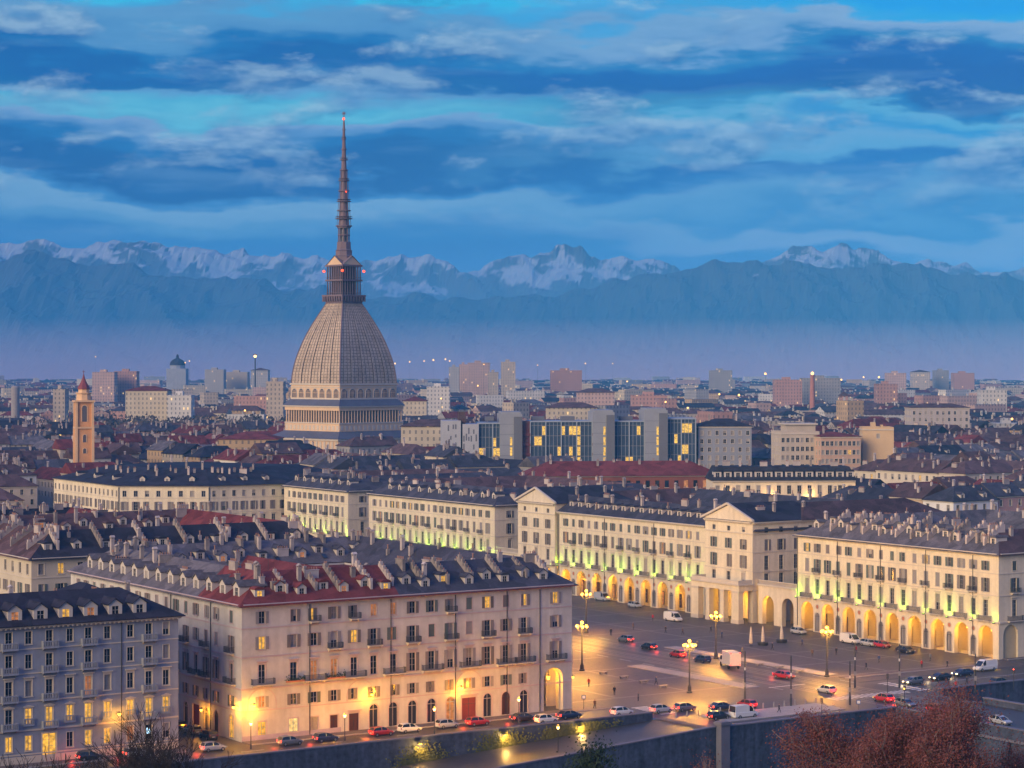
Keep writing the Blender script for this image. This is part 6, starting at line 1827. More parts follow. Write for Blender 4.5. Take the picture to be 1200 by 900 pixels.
FB = [
 (108, 134, 436, 2300, 18, "pale pink", None, "tall pinkish far apartment slab, left of two behind the bell tower"),
 (134, 160, 435, 2330, 18, "rose", None, "tall rosy far apartment slab, right of two behind the bell tower"),
 (147, 196, 458, 1500, 20, "cream", "red tile", "long cream building with red roof, right of the bell tower"),
 (196, 224, 463, 1480, 16, "white", None, "white modern block with lit terraces beside the long cream building"),
 (62, 76, 456, 1520, 14, "beige", None, "narrow tall beige block left of the bell tower"),
 (240, 262, 433, 2900, 26, "grey", None, "grey far slab on the skyline left of the light mast"),
 (264, 290, 436, 2950, 24, "beige", None, "lower beige far slab beside the grey slab, left of the light mast"),
 (294, 314, 434, 2850, 24, "grey", "brown tile", "far block with brown roof just right of the light mast"),
 (312, 332, 447, 1500, 16, "beige", None, "stepped beige tower house against the dome's left side"),
 (255, 326, 515, 985, 22, "ochre", "red tile", "low ochre building under a bright red roof, left of the domed tower"),
 (440, 452, 432, 2700, 16, "grey", None, "thin grey far tower right of the dome"),
 (526, 538, 430, 2600, 18, "grey", None, "narrow grey far tower, leftmost of the tower cluster"),
 (538, 548, 427, 2650, 18, "pale pink", None, "rosy far tower in the middle of the cluster"),
 (548, 574, 425, 2600, 22, "pale pink", None, "broad pink far tower block of the cluster"),
 (587, 604, 424, 2500, 18, "beige", None, "lone beige far tower standing right of the cluster"),
 (572, 584, 436, 2400, 18, "beige", None, "lower beige far tower between cluster and lone tower"),
 (645, 682, 434, 2700, 18, "rose", None, "rosy far slab with many windows on the skyline"),
 (676, 720, 460, 1750, 18, "pale pink", "brown tile", "long pink far building with brown hipped roof"),
 (740, 785, 463, 1700, 16, "rose", None, "wide red-pink far apartment row behind the offices"),
 (832, 858, 434, 3000, 18, "grey", None, "grey far block below the left yellow lamp"),
 (908, 940, 445, 2100, 18, "rose", None, "rosy apartment block left of the chimney stack"),
 (940, 985, 443, 2150, 20, "grey", None, "grey apartment block behind the chimney stack"),
 (985, 994, 464, 1600, 9, "rose", "brown tile", "narrow red tower house right of the chimney stack"),
 (1028, 1052, 450, 1900, 18, "rose", None, "coral apartment block with balconies on the right skyline"),
 (1150, 1180, 457, 1650, 16, "white", None, "white terraced block near the right edge"),
 (1167, 1200, 496, 1180, 14, "white", None, "white low block with roof terrace near the right edge"),
 (1040, 1062, 437, 2800, 22, "pale pink", None, "pink far slab right on the skyline"),
 (1070, 1090, 436, 3200, 24, "beige", "brown tile", "beige far block with brown roof on the right skyline"),
 (1096, 1112, 434, 3250, 22, "grey", None, "slim grey far tower on the right skyline"),
 (1118, 1142, 437, 3100, 22, "rose", None, "rosy far slab at the right end of the skyline"),
 (472, 500, 470, 1500, 16, "cream", "red tile", "cream gabled far house right of the dome"),
 (500, 527, 453, 1700, 16, "white", None, "white curved far building right of the dome"),
 (640, 700, 478, 1330, 16, "cream", "brown tile", "cream house row with brown roof above the glass offices"),
 (470, 545, 500, 1010, 16, "cream", "brown tile", "cream building with brown hipped roof right of the domed tower"),
]
for a in FB: far_block(a[0], a[1], a[2], a[3], a[4], a[5], a[6], a[7])
def small_land():
    Y = 3000; x, y = at(208, Y); z = gz(Y)
    root = thing("domed_church", "dark far church dome on the skyline, left of the domed tower", "church", (x, y, z))
    m = MB(); m.box(-13, -13, 0, 13, 13, zat(432, Y) - z, 0); m.lathe([(10, 0), (10, zat(428, Y) - z)], 12, 0); m.build("wall", [m_bluegrey], root)
    m = MB(); h = zat(428, Y) - z; t = zat(420, Y) - z
    m.lathe([(10.6, h), (10, h + (t - h) * .35), (7.5, h + (t - h) * .72), (3, t), (1.8, t + .5), (1.8, t + 3.5), (.2, t + 6)], 14, 0); m.build("dome", [m_darkslate], root)
    Y = 1800; x, y = at(952, Y); z = gz(Y)
    root = thing("chimney_stack", "tall brick factory chimney with a lamp at its top, on the right", "chimney", (x, y, z))
    m = MB(); m.lathe([(2.6, 0), (1.7, zat(441, Y) - z), (2.0, zat(441, Y) - z), (2.0, zat(439.5, Y) - z)], 12); m.build("shaft", [M("old_brick", (.36, .16, .13), .9)], root)
    m = MB(); m.ball((0, 0, zat(437.5, Y) - z), 1.2); m.build("lamp", [glow("far_amber_lamp", (1, .52, .12), 4)], root)
    Y = 1500; x, y = at(18, Y); z = gz(Y)
    root = thing("silo", "pale round silo tower at the left edge", "silo", (x, y, z))
    m = MB(); m.lathe([(2.9, 0), (2.9, zat(454, Y) - z), (2.2, zat(452.5, Y) - z), (.4, zat(452, Y) - z)], 14); m.build("shell", [m_dusty], root)
    Y = 2700; x, y = at(299, Y); z = gz(Y)
    root = thing("light_mast", "tall thin mast with a bright amber lamp, left of the spire", "mast", (x, y, z))
    m = MB(); m.tube((0, 0, 0), (0, 0, zat(415, Y) - z), 1.3, .7, 8); m.box(-2.5, -1, zat(416, Y) - z, 2.5, 1, zat(415, Y) - z); m.build("pole", [m_iron], root)
    m = MB(); m.ball((0, 0, zat(417.5, Y) - z), 1.7); m.build("lamp", [glow("mast_amber_lamp", (1, .56, .16), 4)], root)
    # church front in the middle distance, small chapel tower right
    Y = 800; x, y = at(1132, 640); 
    x, y = at(1012, 640)
small_land()
def far_lamps():
    g = glow("distant_street_lamp_glow", (1, .50, .12), 3.0)
    L = [(897, 438, 2600, 2.0), (463, 426, 3000, 1.5), (480, 424, 3600, 1.6), (497, 423, 3700, 1.6), (508, 422, 3700, 2.0), (522, 421, 3800, 1.8), (527, 423, 3500, 1.5), (567, 427, 2400, .9), (630, 428, 3000, 1.0), (686, 426, 3000, 1.2), (718, 426, 3600, 1.1), (843, 462, 1900, 1.2), (866, 463, 1800, 1.4), (986, 445, 1900, 1.1), (1030, 442, 2000, 1.3), (217, 425, 3000, 1.2), (222, 423, 3100, 1.2), (112, 418, 4000, 1.3), (517, 467, 1500, .8), (1012, 442, 2300, 1.2), (287, 481, 1250, .8), (780, 471, 1600, 1.0), (1186, 491, 1200, 1.0), (806, 478, 1500, .9), (560, 452, 2000, 1.0), (1005, 470, 1500, .9), (735, 447, 2500, 1.2)]
    where = ["below the left end of the right-hand skyline", "just right of the dome", "second in the row right of the dome", "third in the row right of the dome", "fourth in the row right of the dome", "fifth in the row right of the dome", "sixth in the row right of the dome", "on the far tower cluster", "right of the lone far tower", "above the glass offices", "on the hazy plain above the offices", "above the grey apartment block", "right above the grey apartment block", "right of the chimney stack", "on the right skyline", "left of the small dome's right side", "right beside the small dome", "high above the bell tower", "near the white curved building", "left of the right skyline slabs", "among bare trees left of the dome", "behind the offices' right end", "near the right edge rooftops", "over the offices' right tower", "below the tower cluster", "between chimney stack and loggia apartments", "in the middle of the plain"]
    for (px, py, Y, r), w in zip(L, where):
        x, y = at(px, Y); z = zat(py, Y); zg = gz(Y)
        root = thing("street_lamp", "distant amber street lamp, " + w, "street lamp", (x, y, zg), 0, "distant lamps on the plain")
        m = MB(); m.tube((0, 0, 0), (0, 0, z - zg), .16, .1, 6); m.build("pole", [m_iron], root)
        m = MB(); m.ball((0, 0, z - zg), r * .62); m.build("lamp", [g], root)
far_lamps()

# ------------------------------------------------------------------ distant city as one mass, and the bare wood
def distant_city():
    cols = ["cream", "ochre", "pale pink", "grey", "white", "beige", "rose"]; roofs = [m_darkslate, m_slate, m_redroof, m_brownroof, m_greyroof]
    mats = [WP[c] for c in cols] + roofs
    mb = MB(); r2 = random.Random(3)
    def hs(x, y, a, w, d, h, wc, rc, rise, flat):
        z = gz(y); ca, sa = cos(a), sin(a)
        def P(p, q, zz): return (x + p * ca - q * sa, y + p * sa + q * ca, z + zz)
        A = [(-w / 2, -d / 2), (w / 2, -d / 2), (w / 2, d / 2), (-w / 2, d / 2)]
        for i in range(4):
            j = (i + 1) % 4; mb.face([P(*A[i], -1), P(*A[j], -1), P(*A[j], h), P(*A[i], h)], wc)
        if flat: mb.face([P(*q, h) for q in A], 11); 
        else:
            o = .5; w2, d2 = w / 2 + o, d / 2 + o; rg = max(0, w2 - d2 * (0 if r2.random() < .5 else 1))
            r0, r1 = (-rg, 0), (rg, 0)
            mb.face([P(-w2, -d2, h), P(w2, -d2, h), P(*r1, h + rise), P(*r0, h + rise)], rc); mb.face([P(w2, d2, h), P(-w2, d2, h), P(*r0, h + rise), P(*r1, h + rise)], rc)
            mb.face([P(w2, -d2, h), P(w2, d2, h), P(*r1, h + rise)], rc if rg < w2 - 1 else wc); mb.face([P(-w2, d2, h), P(-w2, -d2, h), P(*r0, h + rise)], rc if rg < w2 - 1 else wc)
        # a couple of chimneys
        for k in range(r2.randint(0, 3)):
            p, q = r2.uniform(-.4, .4) * w, r2.uniform(-.25, .25) * d; hh = h + (rise + 1.2 if not flat else 2.0); s = .5 if y < 2000 else .8
            c = [(p - s, q - s), (p + s, q - s), (p + s, q + s), (p - s, q + s)]
            for i in range(4):
                j = (i + 1) % 4; mb.face([P(*c[i], h), P(*c[j], h), P(*c[j], hh), P(*c[i], hh)], 4 if r2.random() < .5 else 0)
            mb.face([P(*t, hh) for t in c], 4)
    y = 1228.0
    while y < 5650:
        step = 17 + (y - 1200) * .012
        half = y * .232 + 30; x = -half + r2.uniform(0, 10)
        a0 = .28 + .25 * noise.noise(Vector((0, y * .004, 0)))
        while x < half:
            w = r2.uniform(12, 30) * (1 + (y - 1200) / 4000); px = 600 + F * x / y
            wood = noise.noise(Vector((x * .004, y * .004, 8))) > .33
            tall = r2.random() < .045
            h = r2.uniform(7, 16) if not tall else r2.uniform(18, 27)
            yy = y + r2.uniform(-6, 6)
            if px < 345 and yy < 1620: wood = True; 
            if r2.random() < .84 and not wood and clear(x + w / 2, yy, 9):
                a = a0 + r2.choice((0, 0, pi / 2, .3, -.4)); d = r2.uniform(10, 14)
                hs(x + w / 2, yy, a, w, d, h, r2.choice((0, 0, 1, 2, 2, 3, 4, 5, 5, 6)), 7 + r2.choice((0, 0, 1, 2, 2, 3, 3, 3, 4)), r2.uniform(2.5, 4.2), tall or r2.random() < .18)
            x += w * r2.uniform(1.0, 1.5)
        y += step
    o = mb.build("distant_houses", mats); tag(o, "hazy mass of small distant houses and blocks stretching to the mountains", "distant city", kind="stuff")
    # bare winter trees
    m_wood = M("bare_winter_twigs", (.075, .065, .075), .95, .3, .05)
    t = MB()
    def clump(x, y, r, h, n):
        z = gz(y)
        for k in range(n):
            a = r2.uniform(0, 6.28); rr = r * math.sqrt(r2.random()); zz = z + h * (.25 + .75 * r2.random() ** .8) * (1 - .35 * (rr / r) ** 2)
            s = r2.uniform(.5, 1.5); px, py = x + rr * cos(a), y + rr * sin(a); b = r2.uniform(0, 3.14)
            t.face([(px - s * cos(b), py - s * sin(b), zz - s * .3), (px + s * cos(b), py + s * sin(b), zz), (px + .3 * s, py, zz + s * 1.2)])
    for k in range(420):
        px = r2.uniform(110, 345) if r2.random() < .8 else r2.uniform(0, 110); Y = r2.uniform(1140, 1500)
        if not clear(*at(px, Y), 4): continue
        clump(*at(px, Y), r2.uniform(4, 7), r2.uniform(12, 18), 70)
    for k in range(260):
        Y = r2.uniform(1500, 4500); x = r2.uniform(-.23, .23) * Y
        if noise.noise(Vector((x * .004, Y * .004, 8))) > .3: clump(x, Y, r2.uniform(6, 12), r2.uniform(11, 17), 40)
    tag(t.build("bare_wood", [m_wood]), "belt of bare bluish winter trees among the far houses", "wood", kind="stuff")
distant_city()

def label_houses():
    """each house named by its own colours and where it stands"""
    seen = {}; rows = []
    for h in HOUSES:
        root, x, y, ztop, wc, rc, nch, size, group = h
        px, py = PX(x, y, ztop)
        lx, ly, ph = min(LAND, key=lambda l: (l[0] - px) ** 2 + ((l[1] - py) * 1.8) ** 2)
        dx, dy = px - lx, py - ly
        if abs(dx) > abs(dy) * 1.2: rel = ("right of " if dx > 0 else "left of ")
        else: rel = "below " if dy > 0 else "above "
        rows.append((root, wc, rc, nch, rel + ph, px, group, abs(dx) + abs(dy)))
    rows.sort(key=lambda r: r[7])
    for root, wc, rc, nch, rel, px, group, d in rows:
        ch = {2: "two chimneys", 3: "three chimneys", 4: "four chimneys", 5: "five chimneys"}.get(nch, "many chimneys")
        key = f"{wc} house, {rc} roof, {ch}, {rel}"
        k = seen.get(key, 0); seen[key] = k + 1
        lab = key if k == 0 else f"{wc} house, {rc} roof, {ch}, {ORD[min(k, 19)]} {rel}"
        tag(root, lab, "house", group)
label_houses(); print('HOUSES', len(HOUSES))
# ------------------------------------------------------------------ lamps
g_globe = glow("lamp_globe", (1.0, .52, .07), 4.2)
g_lant = glow("arcade_lantern_glow", (1.0, .50, .06), 4.0)
g_green = glow("green_flood_lens", (.55, 1.0, .08), 2.0)
WARM = (1.0, .41, .02); GREEN = (.40, 1.0, .02)
P_ARC, P_GREEN, P_CAND = 680.0, 760.0, 14000.0
def loc_of(root, fa, a, y, z):
    p = fa.T(a, y, z); v = mat_of(root) @ Vector(p); return v
def lantern_mesh():
    def mk():
        m = MB(); m.tube((0, 0, 0.75), (0, 0, 2.0), .03, .03, 5, 1); m.lathe([(.08, .7), (.30, .62), (.34, .55)], 8, 1); m.lathe([(.30, .55), (.22, 0.02), (.1, -.03)], 8, 0); m.lathe([(.12, -.03), (.05, -.12)], 8, 1)
        return m
    return mk()
def lights():
    lm = None
    for root, fa, cs, nm in LAMPS:
        n = len(cs)
        for k, c in enumerate(reversed(cs)):
            v = loc_of(root, fa, c, 1.9, 5.35)
            lab = f"hanging lantern in the {ORD[k]} arch from the right of the {nm}" if n > 1 else f"hanging lantern in the lit arch of the {nm}"
            t = thing("hanging_lantern", lab, "lantern", tuple(v), TH, "lanterns in the arcades")
            m = MB(); m.tube((0, 0, .62), (0, 0, 2.05), .03, .03, 5); m.lathe([(.06, .72), (.33, .6), (.35, .55)], 8); m.lathe([(.1, -.05), (.04, -.16)], 8); t1 = m.build("bracket", [m_iron], t)
            m = MB(); m.lathe([(.31, .55), (.24, .0), (.1, -.05)], 8); m.build("lamp_shade", [g_lant], t)
            o = point_light("lantern_light", (0, 0, -.45), P_ARC * rnd.uniform(.5, 1.35), (1.0, .47, .03), .22, t)
    for root, fa, cs, nm in GREENS:
        for k, c in enumerate(sorted(cs, reverse=True)):
            v = loc_of(root, fa, c, -.80, 7.35)
            t = thing("floodlight", f"green floodlight, {ORD[k]} from the right on the {nm}", "floodlight", tuple(v), root.rotation_euler[2] + fa.ang, "green floodlights on the arcaded palaces")
            m = MB(); m.box(-.22, -.16, 0, .22, .16, .22, 0); m.box(-.05, .16, .05, .05, .74, .12, 0); m.build("housing", [m_iron], t)
            m = MB(); m.box(-.2, -.14, .222, .2, .14, .25, 0); m.build("lens", [g_green], t)
            l = bpy.data.lights.new("flood_light", 'SPOT'); l.energy = P_GREEN * rnd.uniform(.3, 1.35); l.color = GREEN; l.shadow_soft_size = .15; l.spot_size = R(125); l.spot_blend = .8
            lo = bpy.data.objects.new("flood_light", l); COL.objects.link(lo); lo.parent = t; lo.location = (0, -.25, .3); lo.rotation_euler = (R(180 - 28), 0, 0)
lights()
def candelabrum(px, py, label, H=9.2):
    x, y = G(px, py)
    t = thing("street_lamp", label, "street lamp", (x, y, 0), rnd.random(), "many-globed lamps of the square")
    m = MB(); m.lathe([(.55, 0), (.55, .25), (.38, .35), (.34, 1.1), (.24, 1.3), (.16, 1.6), (.13, 4.2), (.19, 4.3), (.12, 4.4), (.10, H - .8), (.17, H - .7), (.09, H)], 10); m.build("pole", [m_iron], t)
    for k in range(6):
        a = k * pi / 3; c, s = cos(a), sin(a)
        m = MB(); P = [(.08, H - 1.3), (.55, H - 1.45), (.9, H - 1.2), (1.05, H - .7)]
        for p, q in zip(P, P[1:]): m.tube((p[0] * c, p[0] * s, p[1]), (q[0] * c, q[0] * s, q[1]), .05, .045, 6)
        arm = m.build("arm", [m_iron], t)
        m = MB(); m.ball((1.05 * c, 1.05 * s, H - .42), .27, 0, 10, 8); m.build("globe", [g_globe], arm)
    m = MB(); m.ball((0, 0, H + .35), .30, 0, 10, 8); m.build("globe", [g_globe], t)
    for k in range(3):
        a = k * 2 * pi / 3 + .3; point_light("globe_light", (2.0 * cos(a), 2.0 * sin(a), H - .6), P_CAND / 3, (1.0, .43, .045), .4, t)
candelabrum(682, 786, "globed lamp standing just right of the corner palace's arch, nearest of the two there")
candelabrum(687, 742, "globed lamp seen above and behind the one by the corner palace")
candelabrum(808, 812, "globed lamp in mid square, nearest to the river road")
candelabrum(839, 772, "globed lamp standing before the columned portico")
candelabrum(969, 793, "globed lamp standing before the nearest arcaded palace")

def wall_lamp(px, py, Yf, label, power=900, arm=1.5, out=(-.0, -1.0)):
    """bracket lamp on a facade facing the street; Yf: v of the wall"""
    # point on the plane v = Yf (square axes) along the sight line
    dx, dz = (px - 600) / F, -(py - 430) / F
    s = ((Yf) + (-OX * -ST + 0) * 0) if False else None
    # solve (x,y)=t*(dx,1): v(x,y) = Yf - arm
    t = (Yf - arm + (-OX) * ST + OY * CT) / (-dx * ST + CT)
    x, y, z = t * dx, t, CAM_H + t * dz
    o = thing("wall_lamp", label, "wall lamp", (x, y, z), TH, "bracket lamps on the river fronts")
    m = MB(); m.tube((0, arm, -.1), (0, .5, .35), .035, .035, 5); m.tube((0, .5, .35), (0, 0, .42), .035, .03, 5); m.lathe([(.03, .42), (.26, .22), (.28, .16)], 8); m.build("bracket", [m_iron], o)
    m = MB(); m.ball((0, 0, .06), .24, 0, 8, 6); m.build("globe", [g_globe], o)
    point_light("wall_lamp_light", (0, -.1, -.35), power, WARM, .2, o)
    return o
wall_lamp(298, 827, 0, "bracket lamp at the left corner of the corner palace, by the relieving arch", 1000)
wall_lamp(436, 814, 0, "bracket lamp on the corner palace, between left corner and red gate", 900)
wall_lamp(541, 806, 0, "bracket lamp above the red gate of the corner palace", 1100)
wall_lamp(140, 837, 0, "bracket lamp on the blue-grey house among its lit windows", 700)
def corner_lamp(u, v, z, label, power=700):
    o = thing("wall_lamp", label, "wall lamp", (*W(u, v), z), TH + pi / 2 if u > -1 else TH - pi / 2, "bracket lamps on the river fronts")
    m = MB(); m.tube((0, 1.0, -.1), (0, .5, .3), .035, .035, 5); m.tube((0, .5, .3), (0, 0, .42), .035, .03, 5); m.lathe([(.03, .42), (.26, .22), (.28, .16)], 8); m.build("bracket", [m_iron], o)
    m = MB(); m.ball((0, 0, .06), .24, 0, 8, 6); m.build("globe", [g_globe], o)
    point_light("wall_lamp_light", (0, -.1, -.3), power, WARM, .2, o)
corner_lamp(1.0, 1.2, 5.4, "bracket lamp on the right edge of the corner palace, facing the square", 800)
corner_lamp(-65.0, .9, 5.6, "bracket lamp on the corner palace's left side by the corner", 900)
corner_lamp(-65.0, 13.0, 3.6, "bracket lamp over the gate in the side street", 600)
corner_lamp(-65.0, 40.0, 5.0, "bracket lamp deep in the side street", 1600)
def arch_lamp():
    o = thing("hanging_lantern", "lantern hanging in the corner palace's tall corner arch", "lantern", (*W(-3.9, 1.6), 5.4), TH, "lanterns in the arcades")
    m = MB(); m.tube((0, 0, .6), (0, 0, 2.3), .03, .03, 5); m.lathe([(.06, .72), (.33, .6), (.35, .55)], 8); m.build("bracket", [m_iron], o)
    m = MB(); m.lathe([(.31, .55), (.24, .0), (.1, -.05)], 8); m.build("lamp_shade", [g_lant], o); point_light("lantern_light", (0, 0, -.4), 900, WARM, .2, o)
arch_lamp()
def quay_lamp(u, z, label, power=700):
    o = thing("wall_lamp", label, "wall lamp", (*W(u, -17.0), z), TH, "lamps on the embankment wall")
    m = MB(); m.tube((0, .6, 0), (0, .1, .25), .04, .04, 5); m.box(-.3, -.25, .2, .3, .25, .3, 0); m.build("bracket", [m_iron], o)
    m = MB(); m.box(-.24, -.2, .1, .24, .2, .195, 0); m.build("lamp", [g_globe], o)
    point_light("wall_lamp_light", (0, -.35, -.25), power, (1.0, .55, .12), .2, o)
quay_lamp(-41, -.1, "lamp on the embankment wall, leftmost of three, over glowing ivy"); quay_lamp(-25, -.1, "lamp on the embankment wall, middle of three, over glowing ivy", 800)
quay_lamp(-10, -.1, "lamp on the embankment wall, rightmost of three, near the ramp", 800)
def post(px, py, H, label, lamp=True, power=2900, z=0.0, group="slim street lamps along the river"):
    x, y = G(px, py, z)
    o = thing("street_lamp", label, "street lamp", (x, y, z), 0, group)
    m = MB(); m.lathe([(.16, 0), (.14, .6), (.08, .8), (.055, H - .5), (.12, H - .45)], 8); m.build("pole", [m_iron], o)
    m = MB(); m.lathe([(.12, H - .45), (.24, H - .1), (.22, H - .05)], 6, 0); m.build("lamp_shade", [glow("small_lantern_glow", (1, .50, .16), 1.6 if not lamp else 8)], o)
    m = MB(); m.lathe([(.26, H - .05), (.1, H + .18), (.02, H + .3)], 6); m.build("cap", [m_iron], o)
    if lamp: point_light("street_lamp_light", (0, 0, H - .3 + .75), power, WARM, .2, o)
post(294, 878, 4.2, "slim lamp post on the riverside pavement, left end"); post(404, 868, 4.2, "slim lamp post on the riverside pavement, below the bracket lamp")
post(509, 860, 4.2, "slim lamp post on the riverside pavement, by the white cars"); post(608, 848, 4.2, "slim lamp post on the riverside pavement, by the braking dark car")
post(654, 889, 5.2, "lamp post on the quay ramp, below the corner palace's arch", True, 1500, -3.0)
post(37, 893, 4.4, "slim lamp post before the lit entrance of the blue-grey house")

# tram poles and signals
def tram_pole(px, py, H, label):
    x, y = G(px, py); o = thing("tram_pole", label, "pole", (x, y, 0), 0, "dark tram poles of the square")
    m = MB(); m.lathe([(.20, 0), (.20, 1.5), (.15, 1.6), (.12, H), (.03, H + .3)], 8); m.build("pole", [m_iron], o)
    m = MB(); m.box(-.22, -.3, 2.3, .22, -.14, 3.1, 0); m.build("control_box", [m_dusty], o)
    m = MB(); m.lathe([(.135, H * .62), (.135, H * .62 + .5)], 8); m.build("white_band", [m_white], o)
tram_pole(873, 820, 8.6, "dark tram pole in mid square, right of the box truck"); tram_pole(927, 828, 8.8, "dark tram pole by the red car")
tram_pole(1002, 806, 8.4, "dark tram pole right of the globed lamp, before the arcade"); tram_pole(1054, 806, 8.0, "dark tram pole nearest the row of waiting cars")
tram_pole(996, 826, 7.6, "dark tram pole just above the russet tree"); tram_pole(1143, 812, 7.0, "thin dark pole at the right by the embankment")
def signal(px, py, label, on="red", H=3.2):
    x, y = G(px, py); o = thing("traffic_light", label, "traffic light", (x, y, 0), -.5, "traffic lights at the bridge head")
    m = MB(); m.tube((0, 0, 0), (0, 0, H), .06, .06, 8); m.build("pole", [m_iron], o)
    m = MB(); m.box(-.17, -.14, H - .2, .17, .14, H + .8, 0); 
    for k in range(3): m.box(-.15, -.26, H + .1 + k * .3 - .02 + .06, .15, -.14, H + .13 + k * .3 + .06, 0)
    m.build("housing", [m_iron], o)
    for k, (nm, c) in enumerate((("green", (.1, 1, .3)), ("amber", (1, .5, .05)), ("red", (1, .06, .03)))):
        b = MB(); b.ball((0, -.14, H - .05 + .3 * k), .10, 0, 8, 6, 1.0); b.build("signal_lens", [glow(nm + "_signal", c, 10) if nm == on else m_shadowglass], o)
signal(1060, 830, "traffic light showing amber, just above the russet tree", "amber"); signal(1188, 808, "traffic light showing red at the right edge", "red"); signal(963, 845, "unlit dark traffic light left of the russet tree", "none"); signal(1040, 815, "traffic light between the waiting cars and the tree", "none")

# ------------------------------------------------------------------ vehicles
m_tyre = M("tyre_rubber", (.02, .02, .02), .8, 0); m_rim = M("wheel_rim", (.35, .35, .36), .35, 0, metal=.8)
m_carglass = M("car_glass", (.015, .018, .025), .08, 0, spec=.7)
g_tail = glow("tail_lamp", (1.0, .03, .015), 6.0); g_head = glow("head_lamp", (1.0, .72, .36), 6.0); m_tailoff = M("tail_lamp_off", (.25, .02, .02), .3, 0); m_headoff = M("head_lamp_off", (.5, .5, .52), .2, 0)
PAINT = {"white": (.62, .62, .62), "silver": (.36, .37, .39), "black": (.018, .018, .022), "dark blue": (.02, .03, .07), "red": (.36, .02, .02), "grey": (.13, .135, .15), "dark green": (.02, .04, .03)}
PM = {}
for k, c in PAINT.items():
    PM[k] = M("car_paint_" + k.replace(' ', '_'), c, .28, .04, 1.0, spec=.5); PM[k].node_tree.nodes["Principled BSDF"].inputs['Coat Weight'].default_value = .5
# station profiles along x (front is +x): x, half width, sill z, belt z ; cabin: x, roof z, half width
CARS = {
 'hatchback': dict(L=4.0, body=[(-2.0, .70, .45, .80), (-1.92, .82, .30, .98), (-1.3, .87, .22, 1.00), (0, .88, .22, .96), (.95, .87, .22, .92), (1.6, .82, .25, .80), (1.93, .72, .33, .66), (2.0, .60, .40, .58)],
   cab=[(-1.93, 1.0, .76), (-1.62, 1.40, .66), (-1.0, 1.48, .64), (.05, 1.46, .64), (.45, 1.32, .66), (1.12, .93, .78)], wb=1.25, r=.31, roofslice=(1, 4)),
 'sedan': dict(L=4.5, body=[(-2.25, .70, .45, .78), (-2.15, .82, .30, .96), (-1.5, .88, .22, 1.0), (0, .89, .22, .96), (1.0, .88, .22, .92), (1.8, .83, .25, .80), (2.17, .72, .33, .66), (2.25, .60, .40, .58)],
   cab=[(-1.75, .99, .76), (-1.15, 1.36, .66), (-.6, 1.44, .63), (.2, 1.42, .63), (.6, 1.28, .66), (1.3, .92, .78)], wb=1.35, r=.32, roofslice=(1, 4)),
 'van': dict(L=5.2, body=[(-2.6, .92, .40, 1.15), (-2.56, .96, .28, 1.2), (-1.0, .97, .24, 1.2), (.8, .97, .24, 1.15), (1.7, .95, .25, 1.05), (2.4, .86, .30, .85), (2.6, .7, .38, .70)],
   cab=[(-2.59, 1.16, .93), (-2.5, 2.15, .84), (-1.5, 2.22, .84), (.5, 2.2, .84), (1.0, 1.95, .82), (1.85, 1.05, .86)], wb=1.6, r=.34, roofslice=(1, 4)),
}
